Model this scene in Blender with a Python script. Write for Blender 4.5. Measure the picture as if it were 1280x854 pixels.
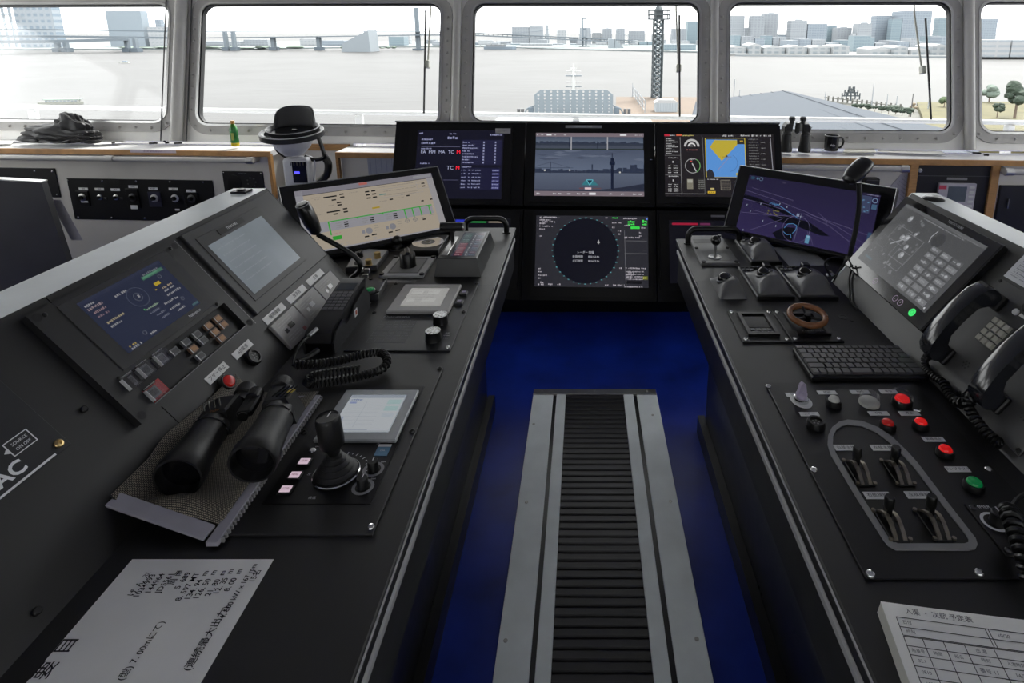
import bpy, bmesh, math, random
from mathutils import Vector, Matrix
from mathutils.geometry import tessellate_polygon
random.seed(7)
for o in list(bpy.data.objects): bpy.data.objects.remove(o)
scene = bpy.context.scene
COL = scene.collection
PI = math.pi

# ------------------------------------------------------------------ camera
FPX, PX, PY = 730.0, 731.0, 211.0            # focal length and principal point, in pixels of 1280x854
PITCH = math.atan(170 / 730.0)
EYE = Vector((0, 0, 1.65))
cam_data = bpy.data.cameras.new('camera')
cam_data.sensor_width = 36.0
cam_data.lens = FPX / 1280 * 36
cam_data.shift_x = (640 - PX) / 1280
cam_data.shift_y = (PY - 427) / 1280
cam_data.clip_start = 0.02; cam_data.clip_end = 20000
cam = bpy.data.objects.new('camera', cam_data); COL.objects.link(cam)
cam.location = EYE
cam.rotation_euler = (PI / 2 - PITCH, 0, 0)
scene.camera = cam

# ------------------------------------------------------------------ world, light, exposure
world = bpy.data.worlds.new('overcast_sky'); scene.world = world
world.use_nodes = True
wn = world.node_tree.nodes; wl = world.node_tree.links
wn.clear()
w_out = wn.new('ShaderNodeOutputWorld'); w_bg = wn.new('ShaderNodeBackground')
w_geo = wn.new('ShaderNodeTexCoord'); w_sep = wn.new('ShaderNodeSeparateXYZ'); w_ramp = wn.new('ShaderNodeValToRGB')
w_noise = wn.new('ShaderNodeTexNoise'); w_noise.inputs['Scale'].default_value = 1.6; w_noise.inputs['Detail'].default_value = 4
w_map = wn.new('ShaderNodeMapping'); w_map.inputs['Scale'].default_value = (1, 1, 4)
w_mix = wn.new('ShaderNodeMix'); w_mix.data_type = 'RGBA'; w_mix.blend_type = 'MULTIPLY'; w_mix.inputs[0].default_value = 1
w_r2 = wn.new('ShaderNodeValToRGB')
wl.new(w_geo.outputs['Generated'], w_sep.inputs[0]); wl.new(w_sep.outputs['Z'], w_ramp.inputs[0])
wl.new(w_geo.outputs['Generated'], w_map.inputs[0]); wl.new(w_map.outputs[0], w_noise.inputs[0]); wl.new(w_noise.outputs[0], w_r2.inputs[0])
e = w_ramp.color_ramp.elements
e[0].position = 0.0; e[0].color = (0.905, 0.905, 0.90, 1)
e[1].position = 0.35; e[1].color = (0.945, 0.945, 0.94, 1)
e = w_r2.color_ramp.elements
e[0].position = 0.3; e[0].color = (0.94, 0.94, 0.94, 1)
e[1].position = 0.7; e[1].color = (1, 1, 1, 1)
wl.new(w_ramp.outputs[0], w_mix.inputs[6]); wl.new(w_r2.outputs[0], w_mix.inputs[7])
wl.new(w_mix.outputs[2], w_bg.inputs[0]); w_bg.inputs[1].default_value = 1.0
wl.new(w_bg.outputs[0], w_out.inputs[0])
sun = bpy.data.lights.new('veiled_sun', 'SUN'); sun.energy = 1.8; sun.angle = math.radians(15); sun.color = (1.0, 0.96, 0.90)
sun_o = bpy.data.objects.new('veiled_sun', sun); COL.objects.link(sun_o)
sun_o.location = (40, 60, 60)
sun_o.rotation_euler = Vector((0.30, 0.45, 0.84)).to_track_quat('Z', 'Y').to_euler()
vs = scene.view_settings
vs.view_transform = 'Standard'; vs.look = 'None'; vs.gamma = 1.0; vs.use_curve_mapping = False
vs.exposure = 2.2
scene.cycles.max_bounces = 10; scene.cycles.diffuse_bounces = 6; scene.cycles.transparent_max_bounces = 16

# ------------------------------------------------------------------ materials
_mats = {}
def M(name, col=(.5, .5, .5), rough=.5, metal=0., var=.06, scale=30., bump=0., bscale=200., emit=None, es=0., spec=.5, stretch=None, coat=0.):
    if name in _mats: return _mats[name]
    m = bpy.data.materials.new(name); m.use_nodes = True; _mats[name] = m
    n = m.node_tree.nodes; l = m.node_tree.links; b = n['Principled BSDF']
    b.inputs['Roughness'].default_value = rough; b.inputs['Metallic'].default_value = metal
    b.inputs['Specular IOR Level'].default_value = spec
    if coat: b.inputs['Coat Weight'].default_value = coat; b.inputs['Coat Roughness'].default_value = .08
    tc = n.new('ShaderNodeTexCoord'); src = tc.outputs['Object']
    if stretch:
        mp = n.new('ShaderNodeMapping'); mp.inputs['Scale'].default_value = stretch; l.new(src, mp.inputs[0]); src = mp.outputs[0]
    nz = n.new('ShaderNodeTexNoise'); nz.inputs['Scale'].default_value = scale; nz.inputs['Detail'].default_value = 5
    l.new(src, nz.inputs['Vector'])
    r = n.new('ShaderNodeValToRGB'); e = r.color_ramp.elements
    e[0].position = .3; e[1].position = .7
    e[0].color = (*[max(0, c * (1 - var)) for c in col], 1); e[1].color = (*[min(1, c * (1 + var)) for c in col], 1)
    l.new(nz.outputs[0], r.inputs[0]); l.new(r.outputs[0], b.inputs['Base Color'])
    mr = n.new('ShaderNodeMapRange'); mr.inputs[3].default_value = max(0, rough - .06); mr.inputs[4].default_value = min(1, rough + .06)
    l.new(nz.outputs[0], mr.inputs[0]); l.new(mr.outputs[0], b.inputs['Roughness'])
    if bump:
        nb = n.new('ShaderNodeTexNoise'); nb.inputs['Scale'].default_value = bscale; nb.inputs['Detail'].default_value = 4
        l.new(src, nb.inputs['Vector'])
        bp = n.new('ShaderNodeBump'); bp.inputs['Strength'].default_value = bump; bp.inputs['Distance'].default_value = .002
        l.new(nb.outputs[0], bp.inputs['Height']); l.new(bp.outputs[0], b.inputs['Normal'])
    if emit:
        b.inputs['Emission Color'].default_value = (*emit, 1); b.inputs['Emission Strength'].default_value = es
    return m

def glassmat(name, tint=(.97, .98, .98), gloss=.032, rough=0.02):
    if name in _mats: return _mats[name]
    m = bpy.data.materials.new(name); m.use_nodes = True; _mats[name] = m
    n = m.node_tree.nodes; l = m.node_tree.links
    n.remove(n['Principled BSDF'])
    t = n.new('ShaderNodeBsdfTransparent'); t.inputs[0].default_value = (*tint, 1)
    g = n.new('ShaderNodeBsdfGlossy'); g.inputs['Roughness'].default_value = rough
    lw = n.new('ShaderNodeLayerWeight'); lw.inputs[0].default_value = .25
    mr = n.new('ShaderNodeMapRange'); mr.inputs[3].default_value = gloss * .4; mr.inputs[4].default_value = min(1, gloss * 5)
    l.new(lw.outputs['Fresnel'], mr.inputs[0])
    mx = n.new('ShaderNodeMixShader'); l.new(mr.outputs[0], mx.inputs[0]); l.new(t.outputs[0], mx.inputs[1]); l.new(g.outputs[0], mx.inputs[2])
    l.new(mx.outputs[0], n['Material Output'].inputs[0])
    return m

def displaymat(name='display_pixels', strength=1.0, rough=.22):
    """A lit display: the picture's colours come from the mesh's colour attribute."""
    if name in _mats: return _mats[name]
    m = bpy.data.materials.new(name); m.use_nodes = True; _mats[name] = m
    n = m.node_tree.nodes; l = m.node_tree.links; b = n['Principled BSDF']
    b.inputs['Base Color'].default_value = (.004, .004, .005, 1); b.inputs['Specular IOR Level'].default_value = .25; b.inputs['Roughness'].default_value = rough
    a = n.new('ShaderNodeAttribute'); a.attribute_name = 'Col'
    l.new(a.outputs['Color'], b.inputs['Emission Color']); b.inputs['Emission Strength'].default_value = strength * .24
    return m

def printmat(name='printed_colour', rough=.6):
    if name in _mats: return _mats[name]
    m = bpy.data.materials.new(name); m.use_nodes = True; _mats[name] = m
    n = m.node_tree.nodes; l = m.node_tree.links; b = n['Principled BSDF']
    b.inputs['Roughness'].default_value = rough
    a = n.new('ShaderNodeAttribute'); a.attribute_name = 'Col'
    l.new(a.outputs['Color'], b.inputs['Base Color'])
    return m

BLK   = M('black_paint', (.0035, .0035, .0037), .46, var=.18, scale=14, bump=.02, bscale=900, spec=.75)
BLK2  = M('black_plate', (.0045, .0045, .005), .30, var=.15, scale=20, bump=.02, bscale=900)
SLP   = M('charcoal_panel', (.006, .006, .0064), .46, var=.10, scale=16, bump=.02, bscale=900, spec=.58)
LEDGE = M('grey_green_ledge', (.82, .87, .87), .3, var=.06, scale=9)
PLAS  = M('black_plastic', (.005, .005, .0053), .34, var=.1)
RUB   = M('black_rubber', (.009, .009, .010), .5, var=.12, scale=60, bump=.2, bscale=600)
GLOSS = M('gloss_black', (.004, .004, .005), .12, var=.05, coat=.3)
GREY  = M('grey_plastic', (.24, .24, .24), .45, var=.05)
DGREY = M('dark_grey_plastic', (.055, .055, .058), .45, var=.08)
LGREY = M('light_grey_plastic', (.55, .55, .54), .45, var=.04)
STEEL = M('brushed_steel', (.55, .55, .54), .32, 1.0, var=.08, scale=60, stretch=(1, 8, 1))
ALU   = M('aluminium', (.60, .62, .63), .38, 1.0, var=.06, scale=12)
CHROME= M('chrome', (.75, .75, .74), .15, 1.0, var=.03)
BRASS = M('brass', (.62, .45, .20), .3, 1.0, var=.1)
WHITE = M('white_paint', (.74, .74, .72), .5, var=.04, scale=6)
LABEL = M('label_plate', (.80, .80, .79), .5, var=.03)
INK   = M('ink', (.012, .012, .014), .7)
WINK  = M('white_ink', (.78, .79, .81), .6)
PAPER = M('paper', (.86, .855, .84), .75, var=.03, scale=8)
REDL  = M('red_lens', (.42, .012, .010), .25, emit=(.8, .02, .015), es=.02)
REDLIT= M('red_lens_lit', (.6, .01, .01), .2, emit=(1, .012, .012), es=.07)
GRNL  = M('green_lens', (.006, .15, .04), .25, emit=(0, .4, .1), es=.03)
WLENS = M('white_lens', (.62, .62, .58), .35)
GLASS = glassmat('window_glass')
CLEAR = glassmat('clear_plastic', (.93, .93, .94), .10)

# ------------------------------------------------------------------ frames
class Frame:
    def __init__(s, o, u, v):
        s.o = Vector(o); s.u = Vector(u).normalized(); v = Vector(v); v = v - s.u * v.dot(s.u)
        s.v = v.normalized(); s.n = s.u.cross(s.v)
    def P(s, a, b, h=0): return s.o + s.u * a + s.v * b + s.n * h
    def px(s, x, y, h=0):
        """panel coordinates of the surface point seen at a photo position (h above the panel)"""
        d = ray(x, y); o = s.o + s.n * h
        t = (o - EYE).dot(s.n) / d.dot(s.n); q = EYE + d * t - s.o
        return q.dot(s.u), q.dot(s.v)
    def mat(s, a=0, b=0, h=0, rot=0):
        m = Matrix((s.u, s.v, s.n)).transposed().to_4x4()
        m.translation = s.P(a, b, h)
        return m @ Matrix.Rotation(rot, 4, 'Z')
def ray(x, y):
    F = Vector((0, math.cos(PITCH), -math.sin(PITCH))); U = Vector((0, math.sin(PITCH), math.cos(PITCH)))
    return Vector(((x - PX) / FPX, 0, 0)) - U * ((y - PY) / FPX) + F
def at(x, y, Y):
    d = ray(x, y); return EYE + d * (Y / d.y)
def atz(x, y, z):
    d = ray(x, y); return EYE + d * ((z - EYE.z) / d.z)

DESK = Frame((0, 0, .83), (1, 0, 0), (0, 1, 0))
LSL = Frame((-.763, 0, .83), (0, 1, 0), (-.257, 0, .334))     # left slope: u forward, v up the slope
RSL = Frame((.836, 0, .83), (0, -1, 0), (.232, 0, .31))       # right slope: u aft, v up the slope
FLOOR = Frame((0, 0, 0), (1, 0, 0), (0, 1, 0))
WROT = math.radians(3.4)
WU = Vector((math.cos(WROT), -math.sin(WROT), 0)); WI = Vector((-math.sin(WROT), -math.cos(WROT), 0))
WBASE = Vector((0, 3.646, 0)); LEAN = math.radians(15)
WALL = Frame(WBASE, WU, (0, 0, 1))                               # vertical front bulkhead plane, n points inboard
WLEAN = Frame(WBASE + Vector((0, 0, .95)), WU, -WI * math.sin(LEAN) + Vector((0, 0, math.cos(LEAN))))

# ------------------------------------------------------------------ object helpers
def setp(o, label=None, cat=None, group=None, kind=None):
    if label: o['label'] = label
    if cat: o['category'] = cat
    if group: o['group'] = group
    if kind: o['kind'] = kind
    return o
def thing(name, label, cat, mw, group=None):
    """an Empty at the thing's base; mw is a matrix or a position"""
    o = bpy.data.objects.new(name, None); COL.objects.link(o)
    o.empty_display_size = .05
    o.matrix_world = mw if isinstance(mw, Matrix) else Matrix.Translation(Vector(mw))
    return setp(o, label, cat, group)
def copytree(o, mw, label=None, group=None):
    c = o.copy(); COL.objects.link(c); c.matrix_world = mw
    if label: c['label'] = label
    if group: c['group'] = group
    def rec(src, dst):
        for ch in list(src.children):
            k = ch.copy(); COL.objects.link(k); k.parent = dst; k.matrix_parent_inverse = Matrix(); rec(ch, k)
    rec(o, c)
    return c

class B:
    def __init__(s): s.bm = bmesh.new()
    def _tr(s, vs, m):
        for v in vs: v.co = m @ v.co
    def box(s, x, y, z, sx, sy, sz, bev=0, rz=0, seg=1, m=None):
        r = bmesh.ops.create_cube(s.bm, size=1)['verts']
        for v in r: v.co = Vector((v.co.x * sx, v.co.y * sy, (v.co.z + .5) * sz))
        if bev:
            ed = list({e for v in r for e in v.link_edges})
            r = bmesh.ops.bevel(s.bm, geom=ed + r, offset=bev, segments=seg, affect='EDGES', profile=.5)['verts']
        t = Matrix.Translation((x, y, z)) @ Matrix.Rotation(rz, 4, 'Z')
        if m is not None: t = m @ t
        s._tr(r, t); return s
    def prism(s, pts, z0, z1, top=None, holes=(), m=None, bev=0):
        """polygon pts extruded z0..z1 (top = another outline at z1)"""
        top = top or pts
        bm = s.bm; new = []
        loops = [(pts, top)] + [(h, h) for h in holes]
        lo = []; hi = []
        for a, b in loops:
            lo.append([bm.verts.new((p[0], p[1], z0)) for p in a]); hi.append([bm.verts.new((p[0], p[1], z1)) for p in b])
        for a, b in zip(lo, hi):
            n = len(a)
            for i in range(n):
                j = (i + 1) % n
                bm.faces.new((a[i], a[j], b[j], b[i]))
        if holes:
            tri = tessellate_polygon([[Vector((p[0], p[1], 0)) for p in a] for a, _ in loops])
            fl = [v for a in lo for v in a]; fh = [v for a in hi for v in a]
            for t in tri:
                for f, rev in ((fl, 1), (fh, 0)):
                    try: bm.faces.new([f[i] for i in (t[::-1] if rev else t)])
                    except ValueError: pass
        else:
            bm.faces.new(lo[0][::-1]); bm.faces.new(hi[0])
        new = [v for a in lo + hi for v in a]
        if bev and not holes:
            ed = [e for e in {e for v in hi[0] for e in v.link_edges} if e.verts[0] in hi[0] and e.verts[1] in hi[0]]
            r = bmesh.ops.bevel(bm, geom=ed, offset=bev, segments=1, affect='EDGES')
            new = list({v for v in new if v.is_valid} | set(r['verts']))
        if m is not None: s._tr(new, m)
        return s
    def lathe(s, prof, n=24, m=None, x=0, y=0, z=0, cap=True, sx=1, sy=1):
        bm = s.bm; rings = []
        new = []
        for r, h in prof:
            if r < 1e-6: v = bm.verts.new((0, 0, h)); rings.append([v]); new.append(v)
            else:
                ring = [bm.verts.new((r * sx * math.cos(2 * PI * i / n), r * sy * math.sin(2 * PI * i / n), h)) for i in range(n)]
                rings.append(ring); new += ring
        for a, b in zip(rings, rings[1:]):
            for i in range(n):
                j = (i + 1) % n
                if len(a) == 1 and len(b) == 1: continue
                if len(a) == 1: bm.faces.new((a[0], b[i], b[j]))
                elif len(b) == 1: bm.faces.new((a[i], a[j], b[0]))
                else: bm.faces.new((a[i], a[j], b[j], b[i]))
        if cap:
            if len(rings[0]) > 1: bm.faces.new(rings[0][::-1])
            if len(rings[-1]) > 1: bm.faces.new(rings[-1])
        t = Matrix.Translation((x, y, z))
        if m is not None: t = m @ t
        s._tr(new, t); return s
    def cyl(s, x, y, z, r, h, r2=None, n=20, m=None, bev=0):
        r2 = r if r2 is None else r2
        p = [(r, 0), (r2, h)] if not bev else [(r, 0), (r2, h - bev), (r2 - bev, h)]
        return s.lathe(p, n, m, x, y, z)
    def tube(s, pts, r, n=8, closed=False, m=None, rr=None):
        pts = [Vector(p) for p in pts]; N = len(pts); bm = s.bm; rings = []
        up = None
        for i, p in enumerate(pts):
            a = pts[(i - 1) % N] if (closed or i) else p; b = pts[(i + 1) % N] if (closed or i < N - 1) else p
            t = (b - a).normalized()
            if up is None:
                up = Vector((0, 0, 1)) if abs(t.z) < .9 else Vector((1, 0, 0))
            sd = t.cross(up)
            if sd.length < 1e-6: sd = t.cross(Vector((1, .1, 0)))
            sd.normalize(); up = sd.cross(t).normalized()
            R = rr[i] if rr else r
            rings.append([bm.verts.new(p + (sd * math.cos(2 * PI * k / n) + up * math.sin(2 * PI * k / n)) * R) for k in range(n)])
        for i in range(N if closed else N - 1):
            a = rings[i]; b = rings[(i + 1) % N]
            for k in range(n):
                j = (k + 1) % n
                bm.faces.new((a[k], a[j], b[j], b[k]))
        if not closed: bm.faces.new(rings[0][::-1]); bm.faces.new(rings[-1])
        if m is not None: s._tr([v for q in rings for v in q], m)
        return s
    def ball(s, x, y, z, r, sx=1, sy=1, sz=1, seg=16, m=None):
        k = bmesh.ops.create_uvsphere(s.bm, u_segments=seg, v_segments=max(6, seg // 2), radius=r)['verts']
        t = Matrix.Translation((x, y, z)) @ Matrix.Diagonal((sx, sy, sz, 1))
        if m is not None: t = m @ t
        s._tr(k, t); return s
    def grid(s, fn, nu, nv, closed=False):
        vs = [[s.bm.verts.new(fn(i / nu, j / nv)) for j in range(nv + 1)] for i in range(nu + 1)]
        for i in range(nu):
            for j in range(nv): s.bm.faces.new((vs[i][j], vs[i + 1][j], vs[i + 1][j + 1], vs[i][j + 1]))
        return s
    def face(s, pts):
        s.bm.faces.new([s.bm.verts.new(p) for p in pts]); return s
    def o(s, name, mat, parent=None, smooth=35, solid=0, label=None, normals=True):
        me = bpy.data.meshes.new(name)
        if normals: bmesh.ops.recalc_face_normals(s.bm, faces=s.bm.faces)
        s.bm.to_mesh(me); s.bm.free()
        if mat: me.materials.append(mat)
        if smooth:
            me.polygons.foreach_set('use_smooth', [True] * len(me.polygons))
            me.set_sharp_from_angle(angle=math.radians(smooth))
        ob = bpy.data.objects.new(name, me); COL.objects.link(ob)
        if parent is not None: ob.parent = parent
        if solid:
            md = ob.modifiers.new('thickness', 'SOLIDIFY'); md.thickness = solid; md.offset = 0
        if label: ob['label'] = label
        return ob

def share(ob, parent, loc=(0, 0, 0), rot=(0, 0, 0), name=None):
    """another copy of a part, sharing its mesh"""
    c = ob.copy(); COL.objects.link(c); c.parent = parent; c.location = loc; c.rotation_euler = rot
    if name: c.name = name
    return c

_tcurve = None
def text(s, size, parent, mat, loc=(0, 0, 0), rz=0, name='lettering', ax='CENTER', ay='CENTER', sx=1, rot=None, squash=1, bold=0):
    cu = bpy.data.curves.new('t', 'FONT'); cu.body = s; cu.size = size; cu.align_x = ax; cu.align_y = ay; cu.fill_mode = 'FRONT'
    cu.resolution_u = 3; cu.offset = bold
    tob = bpy.data.objects.new('t', cu); COL.objects.link(tob)
    dg = bpy.context.evaluated_depsgraph_get()
    me = bpy.data.meshes.new_from_object(tob.evaluated_get(dg))
    bpy.data.objects.remove(tob); bpy.data.curves.remove(cu)
    me.name = name; me.materials.clear(); me.materials.append(mat)
    me.transform(Matrix.Diagonal((sx, squash, 1, 1)))
    ob = bpy.data.objects.new(name, me); COL.objects.link(ob); ob.parent = parent; ob.location = loc
    ob.rotation_euler = rot or (0, 0, rz)
    return ob

class Canvas:
    """flat coloured picture on a surface of w x h, origin at the centre; x right, y up, in 0..1 from top left"""
    def __init__(s, w, h): s.w = w; s.h = h; s.v = []; s.f = []; s.c = []
    def poly(s, pts, col, lay=1):
        i = len(s.v)
        for x, y in pts: s.v.append(((x - .5) * s.w, (.5 - y) * s.h, lay * .00022))
        s.f.append(list(range(i, i + len(pts)))); s.c.append(col)
    def rect(s, x, y, w, h, col, lay=1): s.poly([(x, y + h), (x + w, y + h), (x + w, y), (x, y)], col, lay)
    def line(s, a, b, t, col, lay=2):
        ax, ay, bx, by = a[0] * s.w, a[1] * s.h, b[0] * s.w, b[1] * s.h
        d = math.hypot(bx - ax, by - ay) or 1; nx, ny = -(by - ay) / d * t / 2 * s.h, (bx - ax) / d * t / 2 * s.h
        q = [(ax + nx, ay + ny), (ax - nx, ay - ny), (bx - nx, by - ny), (bx + nx, by + ny)]
        s.poly([(x / s.w, y / s.h) for x, y in q][::-1], col, lay)
    def path(s, pts, t, col, lay=2):
        for a, b in zip(pts, pts[1:]): s.line(a, b, t, col, lay)
    def disc(s, x, y, r, col, lay=1, n=40):
        s.poly([(x + r * s.h / s.w * math.cos(2 * PI * k / n), y - r * math.sin(2 * PI * k / n)) for k in range(n)], col, lay)
    def ring(s, x, y, r, t, col, lay=2, n=48, a0=0, a1=360):
        p = [(x + r * s.h / s.w * math.cos(math.radians(a0 + (a1 - a0) * k / n)), y - r * math.sin(math.radians(a0 + (a1 - a0) * k / n))) for k in range(n + 1)]
        s.path(p, t, col, lay)
    def words(s, x, y, w, h, col, lay=2, gap=.35):
        """a line of tiny print too small to read: separate strokes"""
        X = x; k = h * s.h / s.w
        while X < x + w:
            g = k * random.uniform(.35, .75); g = min(g, x + w - X)
            a = random.uniform(0, .35) * h
            s.rect(X, y + a, g, h - a - random.uniform(0, .25) * h, col, lay)
            X += g + k * random.uniform(.12, gap) + (k * .6 if random.random() < .12 else 0)
    def o(s, parent, mat=None, loc=(0, 0, 0), name='screen_image', rot=(0, 0, 0)):
        me = bpy.data.meshes.new(name); me.from_pydata(s.v, [], s.f)
        ca = me.color_attributes.new('Col', 'FLOAT_COLOR', 'CORNER')
        buf = []
        for f, c in zip(s.f, s.c): buf += [*c, 1.0] * len(f)
        ca.data.foreach_set('color', buf)
        me.materials.append(mat or displaymat())
        ob = bpy.data.objects.new(name, me); COL.objects.link(ob); ob.parent = parent; ob.location = loc; ob.rotation_euler = rot
        if name != 'screen_image': ob['kind'] = 'stuff'
        return ob

def rrect(x0, y0, x1, y1, r, n=6):
    p = []
    for cx, cy, a in ((x1 - r, y1 - r, 0), (x0 + r, y1 - r, 90), (x0 + r, y0 + r, 180), (x1 - r, y0 + r, 270)):
        for k in range(n + 1):
            t = math.radians(a + 90 * k / n); p.append((cx + r * math.cos(t), cy + r * math.sin(t)))
    return p
def srgb(r, g, b):
    return tuple(((c / 255) / 12.92 if c <= 10 else ((c / 255 + .055) / 1.055) ** 2.4) for c in (r, g, b))
def smoothpath(pts, n=6, closed=False):
    P = [Vector(p) for p in pts]; out = []; N = len(P)
    for i in range(N if closed else N - 1):
        p0 = P[(i - 1) % N] if (closed or i) else P[0]; p1 = P[i]; p2 = P[(i + 1) % N]; p3 = P[(i + 2) % N] if (closed or i < N - 2) else P[-1]
        for k in range(n):
            t = k / n
            out.append(.5 * ((2 * p1) + (p2 - p0) * t + (2 * p0 - 5 * p1 + 4 * p2 - p3) * t * t + (3 * p1 - p0 - 3 * p2 + p3) * t ** 3))
    if not closed: out.append(P[-1])
    return out
def coil(pts, R, r, pitch, n=6, per=9):
    """a coiled cord along a path"""
    P = smoothpath(pts, 24); out = []; L = 0; up = Vector((0, 0, 1)); last = P[0]
    path = [(P[0], 0)]
    for p in P[1:]: L += (p - last).length; path.append((p, L)); last = p
    N = int(L / pitch * per); k = 0
    for i in range(N + 1):
        s_ = L * i / N
        while k < len(path) - 2 and path[k + 1][1] < s_: k += 1
        a, b = path[k], path[k + 1]; t = (s_ - a[1]) / max(1e-9, b[1] - a[1]); c = a[0].lerp(b[0], t); d = (b[0] - a[0]).normalized()
        sd = d.cross(up); sd = sd.normalized() if sd.length > 1e-4 else Vector((1, 0, 0)); u2 = sd.cross(d)
        w = 2 * PI * s_ / pitch
        out.append(c + (sd * math.cos(w) + u2 * math.sin(w)) * R)
    return B().tube(out, r, n)
# ================================================================== ROOM SHELL
XL, XR, YB, ZC = -4.9, 4.3, -2.4, 2.45
def struct(b, name, mat, parent=None, **k):
    ob = b.o(name, mat, parent, **k)
    if parent is None: ob['kind'] = 'structure'
    return ob
BLUE = M('blue_floor_paint', (.006, .024, .25), .34, var=.35, scale=5, bump=.25, bscale=26, spec=.4)
BULK = M('bulkhead_paint', (.60, .575, .53), .55, var=.05, scale=4)
WALLP = M('window_wall_paint', (.80, .79, .76), .5, var=.05, scale=5)
CEIL = M('ceiling_paint', (.66, .65, .62), .6, var=.03, scale=3)
WOOD = M('oak_edging', (.40, .21, .075), .5, var=.18, scale=20, stretch=(1, 1, 12))
SHELF = M('white_laminate', (.82, .82, .81), .38, var=.03, scale=6)
PIPE = M('grey_pipe_paint', (.46, .45, .43), .4, var=.04)
FLANGE = M('window_flange_paint', (.40, .39, .375), .45, var=.08, scale=12)

b = B(); b.box((XL + XR) / 2, (YB + 4.2) / 2, -.06, XR - XL, 4.2 - YB, .06); struct(b, 'floor', BLUE)
b = B(); b.box((XL + XR) / 2, (YB + 4.4) / 2, ZC, XR - XL, 4.4 - YB, .06); struct(b, 'ceiling', CEIL)

# --- front wall: leaning band with the five windows
LH = (ZC - .95) / math.cos(LEAN)
def wl(x, y): return WLEAN.px(x, y)
top = wl(730, 2.5)[1]
def vy(x, y): return wl(x, y)[1]
W = []
x1 = wl(212, 80)[0]; W.append((x1 - 1.42, vy(110, 152.5), x1, top))
W.append((wl(249, 80)[0], vy(400, 158), wl(552.5, 80)[0], top))
W.append((wl(589, 80)[0], vy(730, 155), wl(875.5, 80)[0], top))
W.append((wl(909, 80)[0], vy(1050, 165.5), wl(1190, 80)[0], top))
x5 = wl(1223, 80)[0]; W.append((x5, vy(1255, 167), x5 + 1.36, top))
W.insert(0, (W[0][0] - .18 - 1.36, W[0][1], W[0][0] - .18, top))
u0, u1 = (XL + .02) / math.cos(WROT), (XR - .02) / math.cos(WROT)
hole = [rrect(a, b_, c, d, .085) for a, b_, c, d in W]
b = B(); b.prism([(u0, 0), (u1, 0), (u1, LH), (u0, LH)], -.05, 0, holes=hole, m=WLEAN.mat())
struct(b, 'wall_front', WALLP)
bolt_mesh = None
for i, (a, b_, c, d) in enumerate(W):
    wroot = bpy.data.objects.new('window_%d' % (i + 1), None); COL.objects.link(wroot); wroot['kind'] = 'structure'
    wroot.matrix_world = WLEAN.mat((a + c) / 2, b_)
    ox, oy = (a + c) / 2, b_
    loc = lambda r, g: rrect(a - ox - g, -g, c - ox + g, d - oy + g, r + g)
    B().prism(loc(.085, .062), .0, .011, holes=[loc(.085, .004)]).o('window_frame', FLANGE, wroot)
    B().prism(loc(.085, .004), -.03, .016, holes=[loc(.085, -.010)]).o('rim', STEEL, wroot)
    B().prism(loc(.085, -.010), -.03, .004, holes=[loc(.085, -.017)]).o('gasket', RUB, wroot)
    B().prism(loc(.085, -.012), -.026, -.016).o('pane', GLASS, wroot)
    if i == 0: continue
    w_, h_ = c - a, d - b_
    pts = [(-w_ / 2 + .1 + (w_ - .2) * k / 11, -.034) for k in range(12)] + [(s_ * (w_ / 2 + .034), .1 + (h_ - .2) * k / 8) for s_ in (-1, 1) for k in range(9)]
    pts += [(s_ * (w_ / 2 + .004), -.004) for s_ in (-1, 1)]
    for p in pts:
        if bolt_mesh is None:
            bolt_mesh = B().lathe([(.010, 0), (.010, .003), (.007, .004), (.007, .010), (.004, .012), (0, .012)], 8).o('bolt', FLANGE, wroot)
            bolt_mesh.location = (p[0], p[1], .011)
        else: share(bolt_mesh, wroot, (p[0], p[1], .011))

# --- round pillars between the windows
for k, (px_, rr) in enumerate(((229, .037), (571.5, .026), (892, .026), (1208, .030))):
    u = wl(px_, 90)[0]
    b = B(); b.cyl(0, 0, 0, rr, LH, n=20)
    ob = struct(b, 'trim_%d' % (k + 1), PIPE)
    ob.matrix_world = WLEAN.mat(u, 0, rr + .001) @ Matrix.Rotation(-PI / 2, 4, 'X')
for k, (px_, py_) in enumerate(((208, 0), (240, 0), (1216, 0))):       # thin conduits beside the pillars
    u = wl(px_, 60)[0]
    b = B(); b.cyl(0, 0, 0, .004, LH, n=6)
    ob = struct(b, 'trim_%d' % (k + 5), DGREY); ob.matrix_world = WLEAN.mat(u, 0, .018) @ Matrix.Rotation(-PI / 2, 4, 'X')

# --- shelf under the windows (two runs with a niche between) and bulkhead below
SH = .215                                    # shelf depth
def su(x, y): return Frame(WBASE + Vector((0, 0, .95)), WU, -WI).px(x, y)[0]
n0, n1 = su(337, 186), su(421, 186)
def shelf(name, a, c):
    r = bpy.data.objects.new(name, None); COL.objects.link(r); r['kind'] = 'structure'
    r.matrix_world = WALL.mat((a + c) / 2, .95, 0)
    w = c - a
    B().box(0, -.0325, .0, w, .0325, SH - .012).o('shelf_board', SHELF, r)
    B().box(0, -.034, SH - .012, w, .034, .012, bev=.002).o('wood_edging', WOOD, r)
    return r
s1 = shelf('trim_8', u0 + .02, n0); s2 = shelf('trim_9', n1, u1 - .02)
BI = SH - .03                                # bulkhead face, inboard of the wall base
b = B()
b.prism([(u0 + .02, 0), (n0 - .02, 0), (n0 - .02, .9155), (u0 + .02, .9155)], .0, BI, m=WALL.mat()); struct(b, 'wall_front_left', BULK)
b = B(); b.prism([(n1 + .02, 0), (u1 - .02, 0), (u1 - .02, .9155), (n1 + .02, .9155)], .0, BI, m=WALL.mat()); struct(b, 'wall_front_right', BULK)
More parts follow.
